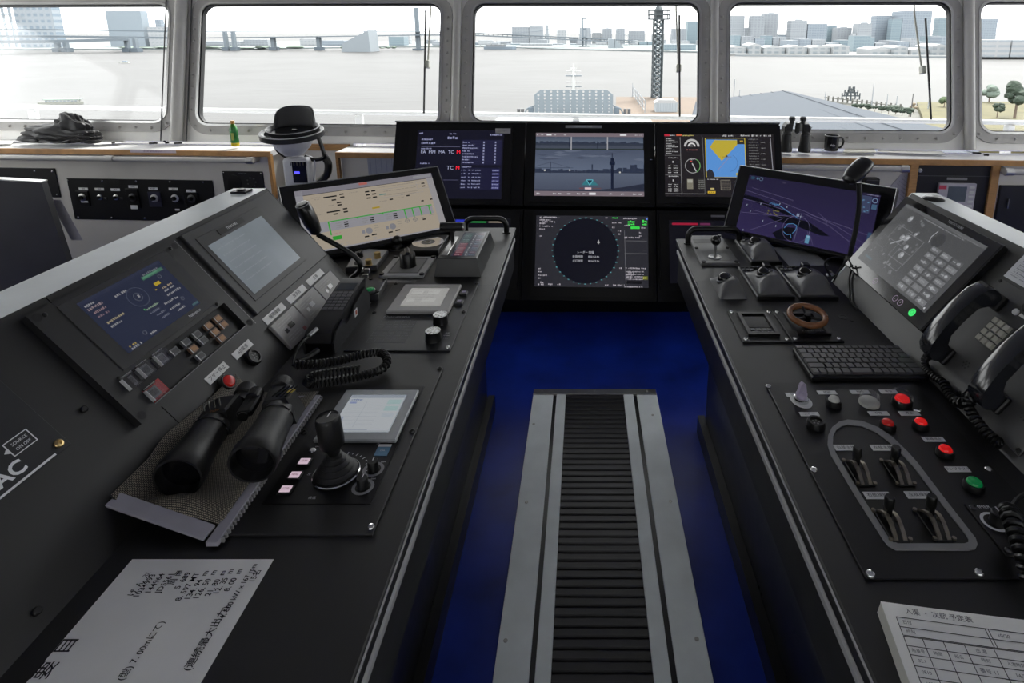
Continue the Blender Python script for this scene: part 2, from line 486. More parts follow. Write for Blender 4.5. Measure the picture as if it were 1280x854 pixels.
b = B(); b.prism([(n0 - .02, 0), (n1 + .02, 0), (n1 + .02, .95), (n0 - .02, .95)], -.05, -.0005, m=WALL.mat()); struct(b, 'wall_niche', WHITE)
b = B(); b.prism([(n0, .0), (n1, .0), (n1, .62), (n0, .62)], .001, SH - .02, m=WALL.mat()); struct(b, 'trim_10', WHITE)   # niche floor block
# niche linings: oak posts and white cheeks
for k, (a, c) in enumerate(((n0 - .018, n0), (n1, n1 + .018))):
    b = B(); b.prism([(a, .0), (c, .0), (c, .9155), (a, .9155)], BI + .001, SH - .001, m=WALL.mat()); struct(b, 'trim_%d' % (11 + k), WOOD)
b = B(); b.prism([(n0 + .002, .905), (n1 - .002, .905), (n1 - .002, .945), (n0 + .002, .945)], .001, .025, m=WALL.mat()); struct(b, 'trim_13', WOOD)
# oak posts on the right run
for k, px_ in enumerate((1139.5, 1241)):
    q = Frame(WALL.P(0, 0, SH - .01), WU, (0, 0, 1)).px(px_, 235)[0]
    b = B(); b.prism([(q - .022, .0), (q + .022, .0), (q + .022, .9155), (q - .022, .9155)], BI + .001, SH - .003, m=WALL.mat()); struct(b, 'trim_%d' % (14 + k), WOOD)

# --- side and aft walls, out of view; windows added and sized to let daylight in
def pierced(name, o, u, v, w, h, holes, th=.06):
    f = Frame(o, u, v); b = B()
    b.prism([(0, 0), (w, 0), (w, h), (0, h)], -th, 0, holes=[rrect(*q, .08) for q in holes], m=f.mat()); struct(b, name, WALLP)
    return f
L_ = 4.0 - YB
sidew = [(L_ - 3.3 + k * 1.62, .95, L_ - 3.3 + k * 1.62 + 1.45, 2.2) for k in range(2)]     # forward pair on each side
sider = [(L_ - c, b_, L_ - a, d) for a, b_, c, d in sidew]
fs = [pierced('wall_left', (XL, YB, 0), (0, 1, 0), (0, 0, 1), L_, ZC, sidew),
      pierced('wall_right', (XR, 4.0, 0), (0, -1, 0), (0, 0, 1), L_, ZC, sider)]
aftw = [(.9 + k * 2.1, 1.2, .9 + k * 2.1 + 1.1, 2.0) for k in range(4)]
fs.append(pierced('wall_back', (XR, YB, 0), (-1, 0, 0), (0, 0, 1), XR - XL, ZC, aftw))
n = 7
for f, hs in ((fs[0], sidew), (fs[1], sider), (fs[2], aftw)):
    for q in hs:
        wr = bpy.data.objects.new('window_%d' % n, None); COL.objects.link(wr); wr['kind'] = 'structure'; n += 1
        wr.matrix_world = f.mat((q[0] + q[2]) / 2, q[1], 0)
        w, h = q[2] - q[0], q[3] - q[1]
        B().prism(rrect(-w / 2 - .06, -.06, w / 2 + .06, h + .06, .14), 0, .011, holes=[rrect(-w / 2 + .004, .004, w / 2 - .004, h - .004, .08)]).o('window_frame', FLANGE, wr)
        B().prism(rrect(-w / 2, 0, w / 2, h, .08), -.03, -.02).o('pane', GLASS, wr)

# --- floor track with ribbed mat between aluminium plates
tr = thing('floor_track', 'silver floor track with black ribbed mat between aluminium plates on blue floor', 'floor track', (.047, 2.45, 0))
PLATE = M('worn_aluminium', (.84, .89, .91), .5, .0, var=.07, scale=9)
yA, yB2 = -.6, 2.41
def strip(x0, x1, name, mat, z=.008, bev=.0015, e=None):
    return B().box((x0 + x1) / 2 - .047, (yA + yB2) / 2 - 2.45, 0, x1 - x0, yB2 - yA, z, bev=bev).o(name, mat, tr)
strip(-.240, -.146, 'side_plate', PLATE); strip(.242, .335, 'side_plate', PLATE)
strip(-.131, -.0885, 'inner_plate', PLATE, .010); strip(.180, .2255, 'inner_plate', PLATE, .010)
strip(-.1458, -.1312, 'slot_liner', BLK2, .002, 0); strip(.2257, .2418, 'slot_liner', BLK2, .002, 0)
RIBM = M('ribbed_rubber', (.014, .0135, .016), .38, var=.2, scale=30)
strip(-.088, .1795, 'mat_base', RIBM, .0015, 0)
B().box(0, .0, 0, .575, .04, .012, bev=.002).o('end_cap', STEEL, tr).location = (0.0, -.02, 0)
rib = None; y = 2.402
while y > -.55:
    if rib is None:
        rib = B().prism([(-.0125, 0), (.0125, 0), (.009, .0065), (-.009, .0065)], -.1335, .1335).o('rib', RIBM, tr)
        rib.data.transform(Matrix.Rotation(PI / 2, 4, 'Z') @ Matrix.Rotation(PI / 2, 4, 'X')); rib.location = (-.0015, y - 2.45, .0015)
    else: share(rib, tr, (-.0015, y - 2.45, .0015))
    y -= .0305
scr = B().lathe([(.0062, 0), (.0062, .0006), (.004, .0016), (.0035, .0008), (0, .0008)], 10).o('screw', STEEL, tr); scr.location = (-.22 - .047, 2.2 - 2.45, .008)
for px_, py_ in ((658, 628), (632, 801), (816, 519), (838, 627), (871, 799)):
    q = atz(px_, py_, .008); share(scr, tr, (q.x - .047, q.y - 2.45, .008))
for x in (-.245, .0, .245): share(scr, tr, (x, -.02, .012))

# --- hand rails under the shelf
def rail(name, label, x0, y0, x1, y1, ends=(1, 1), mids=()):
    f = Frame(WALL.P(0, 0, SH + .035), WU, (0, 0, 1))
    a = f.px(x0, y0); c = f.px(x1, y1); z = (a[1] + c[1]) / 2
    r = thing(name, label, 'handrail', WALL.mat((a[0] + c[0]) / 2, z, BI))
    w = c[0] - a[0]; h = SH + .035 - BI
    B().tube([(-w / 2, 0, h), (w / 2, 0, h)], .0165, 14).o('bar', PIPE, r)
    for s_, e in zip((-1, 1), ends):
        if e:
            B().tube([(s_ * (w / 2 - .02), 0, 0), (s_ * (w / 2 - .02), 0, h + .004)], .019, 12).o('bracket', PIPE, r)
            B().tube([(s_ * (w / 2 - .045), 0, h), (s_ * (w / 2 - .002), 0, h)], .021, 12).o('end_sleeve', STEEL, r)
    for mx in mids:
        u = f.px(mx, 200)[0] - (a[0] + c[0]) / 2
        B().tube([(u, 0, 0), (u, 0, h)], .018, 12).o('bracket', PIPE, r); B().tube([(u - .03, 0, h), (u + .03, 0, h)], .021, 12).o('joint_sleeve', PIPE, r)
    return r
rail('hand_rail', 'long grey pipe handrail below the oak edge, over the black switch panel', -260, 189, 318, 205.5, (0, 1), (137,))
rail('hand_rail', 'grey pipe handrail below the shelf with binoculars and mug', 900, 207.5, 1136, 212.5, (0, 1))
rail('hand_rail', 'grey pipe handrail short end right of the oak post', 1256, 213, 1500, 220, (1, 0))
# ================================================================== OUTSIDE
SEA = -20.0
WATER = M('grey_water', (.045, .045, .0445), .5, var=.05, scale=.02, bump=.0, spec=.2)
def _water():
    m = WATER; n = m.node_tree.nodes; l = m.node_tree.links; b = n['Principled BSDF']
    geo = n.new('ShaderNodeNewGeometry'); mp = n.new('ShaderNodeMapping'); mp.inputs['Scale'].default_value = (.05, .16, 1); l.new(geo.outputs['Position'], mp.inputs[0])
    nz = n.new('ShaderNodeTexNoise'); nz.inputs['Scale'].default_value = 1.0; nz.inputs['Detail'].default_value = 6; l.new(mp.outputs[0], nz.inputs[0])
    bp = n.new('ShaderNodeBump'); bp.inputs['Strength'].default_value = .35; bp.inputs['Distance'].default_value = .8
    l.new(nz.outputs[0], bp.inputs['Height']); l.new(bp.outputs[0], b.inputs['Normal'])
_water()
b = B(); b.face([(-9000, 8, SEA), (9000, 8, SEA), (9000, 12000, SEA), (-9000, 12000, SEA)])
sea = b.o('sea', WATER); sea['kind'] = 'structure'

def facade(name, col=None, win=None, ux=3.2, uz=3.4, fx=.55, fz=.5, metal=0):
    """wall with rows of small far-off windows"""
    if name in _mats: return _mats[name]
    m = bpy.data.materials.new(name); m.use_nodes = True; _mats[name] = m
    n = m.node_tree.nodes; l = m.node_tree.links; bs = n['Principled BSDF']; bs.inputs['Roughness'].default_value = .6
    tc = n.new('ShaderNodeTexCoord'); sp = n.new('ShaderNodeSeparateXYZ'); l.new(tc.outputs['Object'], sp.inputs[0])
    def cell(sock, size, frac):
        a = n.new('ShaderNodeMath'); a.operation = 'DIVIDE'; l.new(sock, a.inputs[0]); a.inputs[1].default_value = size
        f = n.new('ShaderNodeMath'); f.operation = 'FRACT'; l.new(a.outputs[0], f.inputs[0])
        g = n.new('ShaderNodeMath'); g.operation = 'LESS_THAN'; l.new(f.outputs[0], g.inputs[0]); g.inputs[1].default_value = frac
        return g.outputs[0]
    mu = n.new('ShaderNodeMath'); mu.operation = 'MULTIPLY'
    l.new(cell(sp.outputs['X'], ux, fx), mu.inputs[0]); l.new(cell(sp.outputs['Z'], uz, fz), mu.inputs[1])
    mx = n.new('ShaderNodeMix'); mx.data_type = 'RGBA'; l.new(mu.outputs[0], mx.inputs[0])
    mx.inputs[6].default_value = (*col, 1); mx.inputs[7].default_value = (*win, 1)
    l.new(mx.outputs[2], bs.inputs['Base Color'])
    return m
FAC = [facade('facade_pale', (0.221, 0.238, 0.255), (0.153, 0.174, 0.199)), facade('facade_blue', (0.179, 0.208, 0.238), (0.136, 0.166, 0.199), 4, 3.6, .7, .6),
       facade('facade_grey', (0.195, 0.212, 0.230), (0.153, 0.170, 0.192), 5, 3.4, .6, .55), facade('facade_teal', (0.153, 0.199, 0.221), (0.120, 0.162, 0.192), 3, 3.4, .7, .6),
       facade('facade_white', (0.264, 0.276, 0.289), (0.212, 0.230, 0.247), 6, 5, .6, .4)]  # pale blue-grey tones stand in for distance haze
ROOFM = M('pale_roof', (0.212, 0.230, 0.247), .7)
def tower_block(name, label, x0, x1, yt, yb, Y, fm, cat='building', group=None, depth=None, crown=0, z0=None, rz=0):
    """building whose facade spans x0..x1 and yt..yb at distance Y, standing on the shore"""
    a = at(x0, (yt + yb) / 2, Y); c = at(x1, (yt + yb) / 2, Y); t = at((x0 + x1) / 2, yt, Y); w = c.x - a.x
    zb = SEA + 2 if z0 is None else z0
    h = t.z - zb; d = depth or w * .8
    r = thing(name, label, cat, Matrix.Translation(((a.x + c.x) / 2, Y, zb)) @ Matrix.Rotation(rz, 4, 'Z'), group)
    B().box(0, d / 2, 0, w, d, h).o('wall', fm, r)
    B().box(0, d / 2, h, w * .98, d * .98, max(.6, h * .012)).o('roof', ROOFM, r)
    if crown:
        B().box(w * .1, d / 2, h + max(.6, h * .012), w * .4, d * .4, h * crown).o('plant_room', ROOFM, r)
    return r
# --- skyline seen through the right-hand windows
sky = [ (911, 930, 20, 'slab tower with flat roof at the left end of the right-hand skyline', 0, 0), (930.5, 938, 35, 'low grey block between two tall skyline towers', 2, 0),
        (938.5, 955, 20, 'grey twin tower, lower half, left of its taller twin', 2, 0), (954, 972, 17, 'taller half of the grey twin towers', 2, .02), (972.5, 982, 44, 'small block right of the grey twin towers', 1, 0),
        (988, 1008, 26, 'pale tower with notched top standing alone', 0, .05), (1009, 1033, 30, 'wide pale tower left of a stepped group', 1, 0), (1033.5, 1045, 33, 'narrow stepped tower beside the wide pale tower', 3, .06),
        (1045.5, 1064, 35, 'broad grey block in the middle of the stepped group', 2, .04), (1071, 1089, 30, 'square tower with masted top behind the dark teal block', 0, .06), (1064.5, 1069.5, 42, 'thin low block before the square tower', 4, 0),
        (1094, 1113, 20, 'blue glass tower with slanted top', 1, 0), (1113.5, 1126, 24, 'darker glass tower joined to the blue glass tower', 3, 0), (1127, 1163, 14, 'tallest wide glass tower behind the window wiper', 1, 0),
        (1172, 1186, 23, 'slim glass tower beside the right edge of a pane', 3, 0), (1221, 1245, 24, 'tall hazy tower above the long white terminal', 1, 0),
        (840, 858, 36, 'low wide tower right of the lattice mast', 2, 0), (859, 876, 27, 'blue tower by the edge of the middle window', 3, 0), (786, 806, 39, 'small slanted grey tower left of the lattice mast', 2, 0), (770, 781, 36, 'pair of slim pale towers, right one', 2, .03), (753, 765, 36, 'pair of slim pale towers, left one', 2, .03),
        (640, 661, 34, 'wide housing slab with many balconies, left half', 2, 0), (661.5, 679, 33, 'wide housing slab with many balconies, right half', 0, 0), (696, 708, 38, 'pale tower between chimney and suspension pylon', 4, 0), (724, 739, 35, 'pale block behind the suspension bridge pylon', 0, 0), (740, 752, 41, 'low pale block right of the pylon', 4, 0), (712, 723, 48, 'small grey block left of the pylon', 2, 0),
        (815, 826, 44, 'low hazy block behind the lattice mast', 4, 0), (598, 616, 51, 'low pale block at the left of the middle window', 4, 0), (620, 638, 52, 'low grey sheds left of the housing slab', 2, 0), (500, 512, 44, 'low hazy block left of the tall bridge pylon', 4, 0), (531, 545, 50, 'low hazy block right of the tall bridge pylon', 2, 0) ]
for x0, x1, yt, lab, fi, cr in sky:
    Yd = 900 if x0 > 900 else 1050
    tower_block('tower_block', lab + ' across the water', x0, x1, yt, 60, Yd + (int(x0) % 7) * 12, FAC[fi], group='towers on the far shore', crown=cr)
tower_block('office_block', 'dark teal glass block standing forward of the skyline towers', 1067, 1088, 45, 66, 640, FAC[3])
b = B().lathe([(4.2, 0), (3.0, 48), (3.0, 50)], 14); ch = b.o('chimney', ROOFM); q = at(683.5, 31, 1040); ch.location = (q.x, 1040, SEA); ch.scale = (1, 1, (q.z - SEA) / 50)
setp(ch, 'tall slim pale chimney right of the housing slab', 'chimney')
# left-hand buildings
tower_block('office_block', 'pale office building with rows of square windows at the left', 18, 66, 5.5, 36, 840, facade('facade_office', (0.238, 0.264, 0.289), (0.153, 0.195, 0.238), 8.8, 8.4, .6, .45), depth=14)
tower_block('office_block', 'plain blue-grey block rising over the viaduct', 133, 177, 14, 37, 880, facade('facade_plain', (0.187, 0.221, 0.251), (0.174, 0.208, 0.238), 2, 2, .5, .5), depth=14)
fr = thing('steel_gantry', 'pale open steel gantry tower beside the office building', 'gantry', (at(8, 30, 860).x, 860, SEA))
hz = at(8, 5, 860).z - SEA
for x in (-12, -2, 8):
    B().box(x, 0, 0, 2.4, 2.4, hz).o('column', M('gantry_paint', (0.192, 0.225, 0.255), .6), fr)
for z in (hz * .55, hz * .75, hz * .98): B().box(-2, 0, z - .8, 22, 2, 1.8).o('beam', M('gantry_paint'), fr)
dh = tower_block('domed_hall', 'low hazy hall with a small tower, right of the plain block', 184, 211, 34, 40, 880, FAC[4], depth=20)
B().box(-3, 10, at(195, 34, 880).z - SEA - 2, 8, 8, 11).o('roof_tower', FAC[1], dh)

# --- far shore land, quay edges and trees
LAND = M('hazy_land', (0.145, 0.166, 0.170), .9, var=.3, scale=.05); QUAY = M('quay_concrete', (0.195, 0.199, 0.199), .85, var=.1, scale=.3)  # distance haze is put into the land colour
def shore(name, label, pts, z, cat='shore', mat=LAND, th=2.2):
    b = B(); c = Vector(pts[0]); b.prism([(x - c.x, y - c.y) for x, y in pts], SEA - .3, z); o = b.o(name, mat); o.location = (c.x, c.y, 0); o['kind'] = 'structure'; return o
def sx(x, Y): return at(x, 50, Y).x
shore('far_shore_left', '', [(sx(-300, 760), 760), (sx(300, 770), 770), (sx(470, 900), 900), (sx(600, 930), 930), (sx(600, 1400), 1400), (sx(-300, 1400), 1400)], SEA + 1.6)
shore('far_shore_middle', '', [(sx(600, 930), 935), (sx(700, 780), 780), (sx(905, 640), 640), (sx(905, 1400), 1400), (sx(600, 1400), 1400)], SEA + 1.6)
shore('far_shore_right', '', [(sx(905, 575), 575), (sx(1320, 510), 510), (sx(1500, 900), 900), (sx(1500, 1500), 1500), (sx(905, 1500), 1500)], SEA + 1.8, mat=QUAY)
# waterfront sheds on the right
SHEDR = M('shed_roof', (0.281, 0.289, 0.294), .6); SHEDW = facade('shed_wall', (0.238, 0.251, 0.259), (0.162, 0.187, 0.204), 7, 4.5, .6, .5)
for i, (x0, x1, yt) in enumerate(((912, 936, 60), (937, 955, 57), (956, 985, 60), (986, 1013, 59.5), (1014, 1042, 60), (1043, 1066, 58.5), (1089, 1118, 62), (1119, 1140, 60), (1141, 1166, 63), (1167, 1189, 58))):
    Yd = 590 - (x0 - 912) * .18
    a = sx(x0, Yd); c = sx(x1, Yd) - 2.2; h = at(x0, yt, Yd).z - SEA - 1.8
    r = thing('waterfront_shed', ['long white shed with shallow roof on the far quay', 'tall white shed block on the far quay', 'white quay shed with rows of openings'][i % 3], 'shed', ((a + c) / 2, Yd, SEA + 1.8), group=['white quay sheds', 'tall quay sheds', 'open quay sheds'][i % 3])
    w = c - a
    B().box(0, 14, 0, w, 28, h).o('wall', SHEDW, r)
    B().prism([(-w / 2, h), (w / 2, h), (w / 2, h + .5), (0, h + 2.2), (-w / 2, h + .5)], -29, 0, m=Matrix.Rotation(PI / 2, 4, 'X')).o('roof', SHEDR, r)
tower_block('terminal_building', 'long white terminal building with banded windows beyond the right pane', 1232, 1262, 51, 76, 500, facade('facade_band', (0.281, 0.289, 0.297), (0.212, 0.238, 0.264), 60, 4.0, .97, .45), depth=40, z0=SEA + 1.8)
tower_block('terminal_building', 'white annex of the terminal building, right of a dark joint', 1264, 1330, 51, 76, 500, facade('facade_band'), depth=40, z0=SEA + 1.8)
b = B(); b.box(0, 0, 0, sx(1300, 505) - sx(911, 585), 3, 1.2); w = b.o('quay_wall', M('quay_dark', (0.180, 0.202, 0.216), .8)); w.location = ((sx(1300, 505) + sx(911, 585)) / 2, 541, SEA); w.rotation_euler = (0, 0, -.2); w['kind'] = 'structure'

# --- suspension bridge with its viaduct
BR = M('bridge_paint', (0.144, 0.169, 0.191), .8, spec=.1); BRD = M('bridge_dark_steel', (0.101, 0.122, 0.144), .8, spec=.1)  # second tone is a darker steel for truss, pier bases and winches
def bz(x, y, Y): return at(x, y, Y)
br = thing('suspension_bridge', 'white suspension bridge with two tall pylons and double deck', 'bridge', (at(620, 60, 760).x, 760, SEA))
org = Vector(br.location)
def deck(pts, th, wid, name, mat=BR, thing_=br, o=org):
    b = B()
    for (p, q) in zip(pts, pts[1:]):
        p, q = p - o, q - o; d = (q - p); L = d.length; m = Matrix.Translation(p) @ d.to_track_quat('X', 'Z').to_matrix().to_4x4()
        b.box(L / 2, 0, -th, L * 1.002, wid, th, m=m)
    return b.o(name, mat, thing_)
Yb = 760
up = [bz(250, 39, Yb), bz(400, 38.6, Yb), bz(520, 39, Yb), bz(590, 40.5, Yb), bz(660, 44, Yb + 60), bz(730, 47.2, Yb + 120), bz(790, 50.5, Yb + 180)]
lo = [bz(250, 46.8, Yb), bz(400, 45.2, Yb), bz(520, 43.2, Yb), bz(590, 43.4, Yb), bz(660, 46.6, Yb + 60), bz(730, 49.8, Yb + 120), bz(790, 53, Yb + 180)]
deck(up, 1.1, 14, 'upper_deck'); deck(lo, 1.3, 14, 'lower_deck')
b = B()                                                     # truss between the two decks over the main span
for i in range(48):
    t = i / 47; k = t * 4; j = min(3, int(k)); f = k - j
    a = up[2 + j].lerp(up[3 + j], f) - org; c = lo[2 + j].lerp(lo[3 + j], f) - org
    b.tube([a, c], .35, 4)
b.o('truss', BRD, br)
def pylon(x, yt, yb, Y, name='pylon', gap=9, wl_=2.6):
    t = bz(x, yt, Y); p = thing_ = None
    for s_ in (-1, 1):
        h = t.z - SEA
        B().prism([(-wl_ / 2, -2), (wl_ / 2, -2), (wl_ / 2, 2), (-wl_ / 2, 2)], 0, h, top=[(-wl_ * .38, -1.5), (wl_ * .38, -1.5), (wl_ * .38, 1.5), (-wl_ * .38, 1.5)], m=Matrix.Translation((t.x - org.x + s_ * gap / 2, Y - org.y, 0))).o('pylon_leg', BR, br)
    for z in (.35, .62, .97): B().box(t.x - org.x, Y - org.y, (t.z - SEA) * z - 1, gap, 2, 2).o('cross_beam', BR, br)
    B().box(t.x - org.x, Y - org.y, 0, gap + 10, 12, 2.2).o('pier_base', BRD, br)
    return t
t1 = pylon(520, 9.5, 65, Yb, gap=2.5, wl_=3.2); t2 = pylon(730.5, 22, 66, Yb + 120, gap=4.6, wl_=2.4)
def cable(a, c, sag, name='cable'):
    pts = [a.lerp(c, k / 16) - Vector((0, 0, sag * 4 * (k / 16) * (1 - k / 16))) - org for k in range(17)]
    B().tube(pts, .32, 5).o(name, BR, br)
cable(bz(468, 38, Yb), t1, 2); cable(t1, t2, 26); cable(t2, bz(800, 50, Yb + 180), 2)
def anchorage(pts, Y, th, name='anchorage'):
    q = [bz(x, y, Y) - org for x, y in pts]
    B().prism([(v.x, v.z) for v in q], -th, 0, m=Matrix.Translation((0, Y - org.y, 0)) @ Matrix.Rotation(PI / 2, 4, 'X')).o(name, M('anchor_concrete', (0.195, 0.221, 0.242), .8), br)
anchorage([(439.5, 65.2), (474.5, 65.2), (471, 37.8), (440, 54)], Yb - 40, -30)
anchorage([(760, 66.3), (767.5, 66.3), (767.5, 48.5), (760, 48.5)], Yb + 60, -20); anchorage([(767.6, 66.3), (786, 66.3), (768, 49)], Yb + 60, -20)
for x in (341, 398):
    t = bz(x, 46, Yb); B().box(t.x - org.x, 0, 0, 4.2, 6, t.z - SEA).o('pier', BR, br); B().box(t.x - org.x, 0, 0, 9, 10, 4).o('pier_base', BRD, br)
# viaduct left of it
vd = thing('road_viaduct', 'long white double-level road viaduct running left of the bridge', 'viaduct', (at(110, 60, 700).x, 700, SEA)); vo = Vector(vd.location)
deck([bz(-60, 35.2, 640), bz(60, 36.2, 700), bz(250, 39, 758)], 1.6, 12, 'upper_deck', BR, vd, vo)
deck([bz(-60, 44, 640), bz(80, 44.5, 700), bz(250, 46.6, 758)], 2.2, 12, 'middle_deck', BR, vd, vo)
deck([bz(-60, 51, 600), bz(90, 49.5, 660), bz(160, 47, 690)], 3.2, 14, 'ramp_deck', BR, vd, vo)
for x, yt in ((76, 50), (163, 47), (286, 40), (-20, 48)):
    Yv = 740 if x > 200 else 690
    t = bz(x, yt, Yv)
    for dx in (-5, 5): B().box(t.x - vo.x + dx, Yv - vo.y, 0, 3.4, 5, t.z - SEA).o('pier', BR, vd); B().box(t.x - vo.x + dx, Yv - vo.y, 0, 7.5, 9, 4.5).o('pier_base', BRD, vd)

# --- tree belts on the far shore
LEAF = M('hazy_foliage', (0.104, 0.135, 0.114), .9, var=.3, scale=.2); LEAF2 = M('pine_foliage', (.022, .036, .024), .85, var=.35, scale=1.5)  # far foliage carries the haze in its colour
def blob_row(name, label, x0, x1, yt, Y, group, n):
    for k in range(n):
        x = x0 + (x1 - x0) * (k + .5) / n ; wpx = (x1 - x0) / n
        c = at(x, yt + random.uniform(0, 2.5), Y); r_ = wpx * Y / FPX * .47; h = max(1.5, c.z - (SEA + 1.5))
        bb = B(); ic = bmesh.ops.create_icosphere(bb.bm, subdivisions=2, radius=1)['verts']
        for v in ic: v.co *= 1 + random.uniform(-.22, .18); v.co = Vector((v.co.x * r_, v.co.y * r_, h * .5 + v.co.z * h * .55))
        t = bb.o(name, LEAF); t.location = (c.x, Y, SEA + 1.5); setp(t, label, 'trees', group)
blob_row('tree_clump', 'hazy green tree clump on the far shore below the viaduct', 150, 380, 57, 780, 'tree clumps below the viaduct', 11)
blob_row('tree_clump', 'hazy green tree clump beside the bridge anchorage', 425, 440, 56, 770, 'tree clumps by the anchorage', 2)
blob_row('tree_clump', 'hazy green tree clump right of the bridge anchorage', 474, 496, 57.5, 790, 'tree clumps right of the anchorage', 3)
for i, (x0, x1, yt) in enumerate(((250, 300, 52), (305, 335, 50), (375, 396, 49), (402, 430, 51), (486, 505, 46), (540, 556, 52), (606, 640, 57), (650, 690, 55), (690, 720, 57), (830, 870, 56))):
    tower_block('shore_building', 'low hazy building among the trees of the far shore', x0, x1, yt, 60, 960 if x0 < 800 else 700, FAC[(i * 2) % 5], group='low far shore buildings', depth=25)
low = random.Random(21); xq = 562
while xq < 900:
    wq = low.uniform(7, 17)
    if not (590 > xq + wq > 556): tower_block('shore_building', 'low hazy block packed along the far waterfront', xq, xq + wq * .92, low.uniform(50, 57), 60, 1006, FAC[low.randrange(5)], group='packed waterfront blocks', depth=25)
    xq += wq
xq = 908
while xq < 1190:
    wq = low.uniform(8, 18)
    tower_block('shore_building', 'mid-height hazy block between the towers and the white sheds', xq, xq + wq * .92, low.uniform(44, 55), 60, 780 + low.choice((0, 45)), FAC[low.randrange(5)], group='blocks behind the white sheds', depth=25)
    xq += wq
hs = thing('moored_ship', 'long dark-hulled ship moored before the far sheds', 'ship', (at(624, 62, 800).x, 800, SEA))
B().prism([(-20, -4), (18, -4), (23, 0), (18, 4), (-20, 4)], 0, 3.6).o('hull', M('dark_hull', (.16, .2, .24), .6), hs); B().box(-4, 0, 3.6, 26, 6, 3).o('superstructure', FAC[4], hs)

# --- boats
q = atz(76, 130, SEA)
bt = thing('excursion_boat', 'long low excursion boat with green roof on the water', 'boat', Matrix.Translation(q) @ Matrix.Rotation(math.radians(8), 4, 'Z'))
sc = 26 * (q.y / FPX); L = sc * 2.0
B().prism([(-L * .5, 0), (-L * .38, -L * .08), (L * .42, -L * .08), (L * .5, 0), (L * .42, L * .08), (-L * .38, L * .08)], 0, L * .055).o('hull', M('boat_hull', (0.180, 0.187, 0.158), .6), bt)
B().box(L * .06, 0, L * .055, L * .72, L * .13, L * .05, bev=L * .01).o('cabin', M('boat_cabin', (0.321, 0.332, 0.311), .5), bt)
B().box(L * .06, 0, L * .105, L * .78, L * .15, L * .016).o('roof', M('boat_roof', (0.186, 0.243, 0.207), .6), bt)
for k in range(9): B().box(L * (-.26 + .08 * k), -L * .066, L * .07, L * .045, L * .004, L * .02).o('window', M('dark_hull'), bt)
B().cyl(L * .43, 0, L * .05, L * .008, L * .13, n=6).o('mast', M('boat_cabin'), bt)
q = atz(155, 79, SEA)
bt = thing('motor_boat', 'small white motor boat trailing a wake', 'boat', q); L = 13 * q.y / FPX
B().prism([(-L * .5, 0), (-L * .3, -L * .13), (L * .5, -L * .13), (L * .5, L * .13), (-L * .3, L * .13)], 0, L * .1).o('hull', M('boat_cabin'), bt)
B().box(L * .1, 0, L * .1, L * .4, L * .2, L * .12, bev=L * .02).o('cabin', M('dark_hull'), bt)

# --- own ship: wave breaker, foremast, bow gear; outside handrail
SHIPG = M('ship_grey_paint', (0.122, 0.144, 0.162), .6, var=.06, scale=.8); SHIPW = M('ship_white_paint', (0.396, 0.403, 0.396), .5, var=.03)
Yw = 80.0
A = at(668.5, 143, Yw); Bq = at(766, 143, Yw); T = at(717, 112, Yw)
wbk = thing('wave_breaker', 'grey breakwater plate pierced by rows of round holes on the foredeck', 'breakwater', ((A.x + Bq.x) / 2, Yw, A.z))
w = Bq.x - A.x; h = T.z - A.z
holes = []
for r_ in range(7):
    for c_ in range(12):
        if r_ == 0 and c_ in (0, 11): continue
        cxh = -w / 2 + w * (c_ + .5) / 12 * .98 + w * .01; czh = h * (.92 - r_ * .135); rr = w * .0145 if r_ < 3 else w * .009
        holes.append([(cxh + rr * math.cos(a * PI / 4), czh + rr * math.sin(a * PI / 4)) for a in range(8)])
B().prism([(-w / 2, 0), (w / 2, 0), (w / 2, h * .8), (w * .42, h), (-w * .42, h), (-w / 2, h * .8)], 0, .18, holes=holes, m=Matrix.Rotation(PI / 2, 4, 'X')).o('plate', SHIPG, wbk)
for s_ in (-1, 1):
    B().tube([(s_ * w * .5, .3, h * .35), (s_ * w * .6, .3, h * .22), (s_ * w * .64, .3, 0)], .12, 6).o('rail', SHIPG, wbk)
    B().box(s_ * w * .55, .5, 0, w * .07, .8, h * .28, bev=.05).o('winch_housing', BRD, wbk)
    for k in (0, 1): B().cyl(s_ * w * (.66 + .05 * k), .3, 0, .22, h * .22, n=10).o('bollard', DGREY, wbk)
fm_ = at(717, 112, 96)
fmast = thing('foremast', 'slim pale foremast with two small platforms on the bow', 'mast', (fm_.x, 96, at(717, 143, 96).z))
hb = at(717, 80, 96).z - fmast.location.z
B().lathe([(.5, 0), (.3, hb * .8), (.08, hb)], 8).o('pole', SHIPW, fmast)
for zf in (.55, .76): B().box(0, 0, hb * zf, 2.6, .5, .18).o('platform', SHIPG, fmast); B().tube([(-1.2, 0, hb * zf + .8), (1.2, 0, hb * zf + .8)], .08, 5).o('platform_rail', SHIPW, fmast)
B().box(0, 0, hb * .9, 1.0, .2, .2).o('light_bracket', SHIPW, fmast)
dk = B(); dk.box(0, 0, -.4, 20, 30, .4); d_ = dk.o('foredeck', M('deck_paint', (0.238, 0.259, 0.259), .7)); d_.location = ((A.x + Bq.x) / 2, 65.5, A.z - .01); d_['kind'] = 'structure'
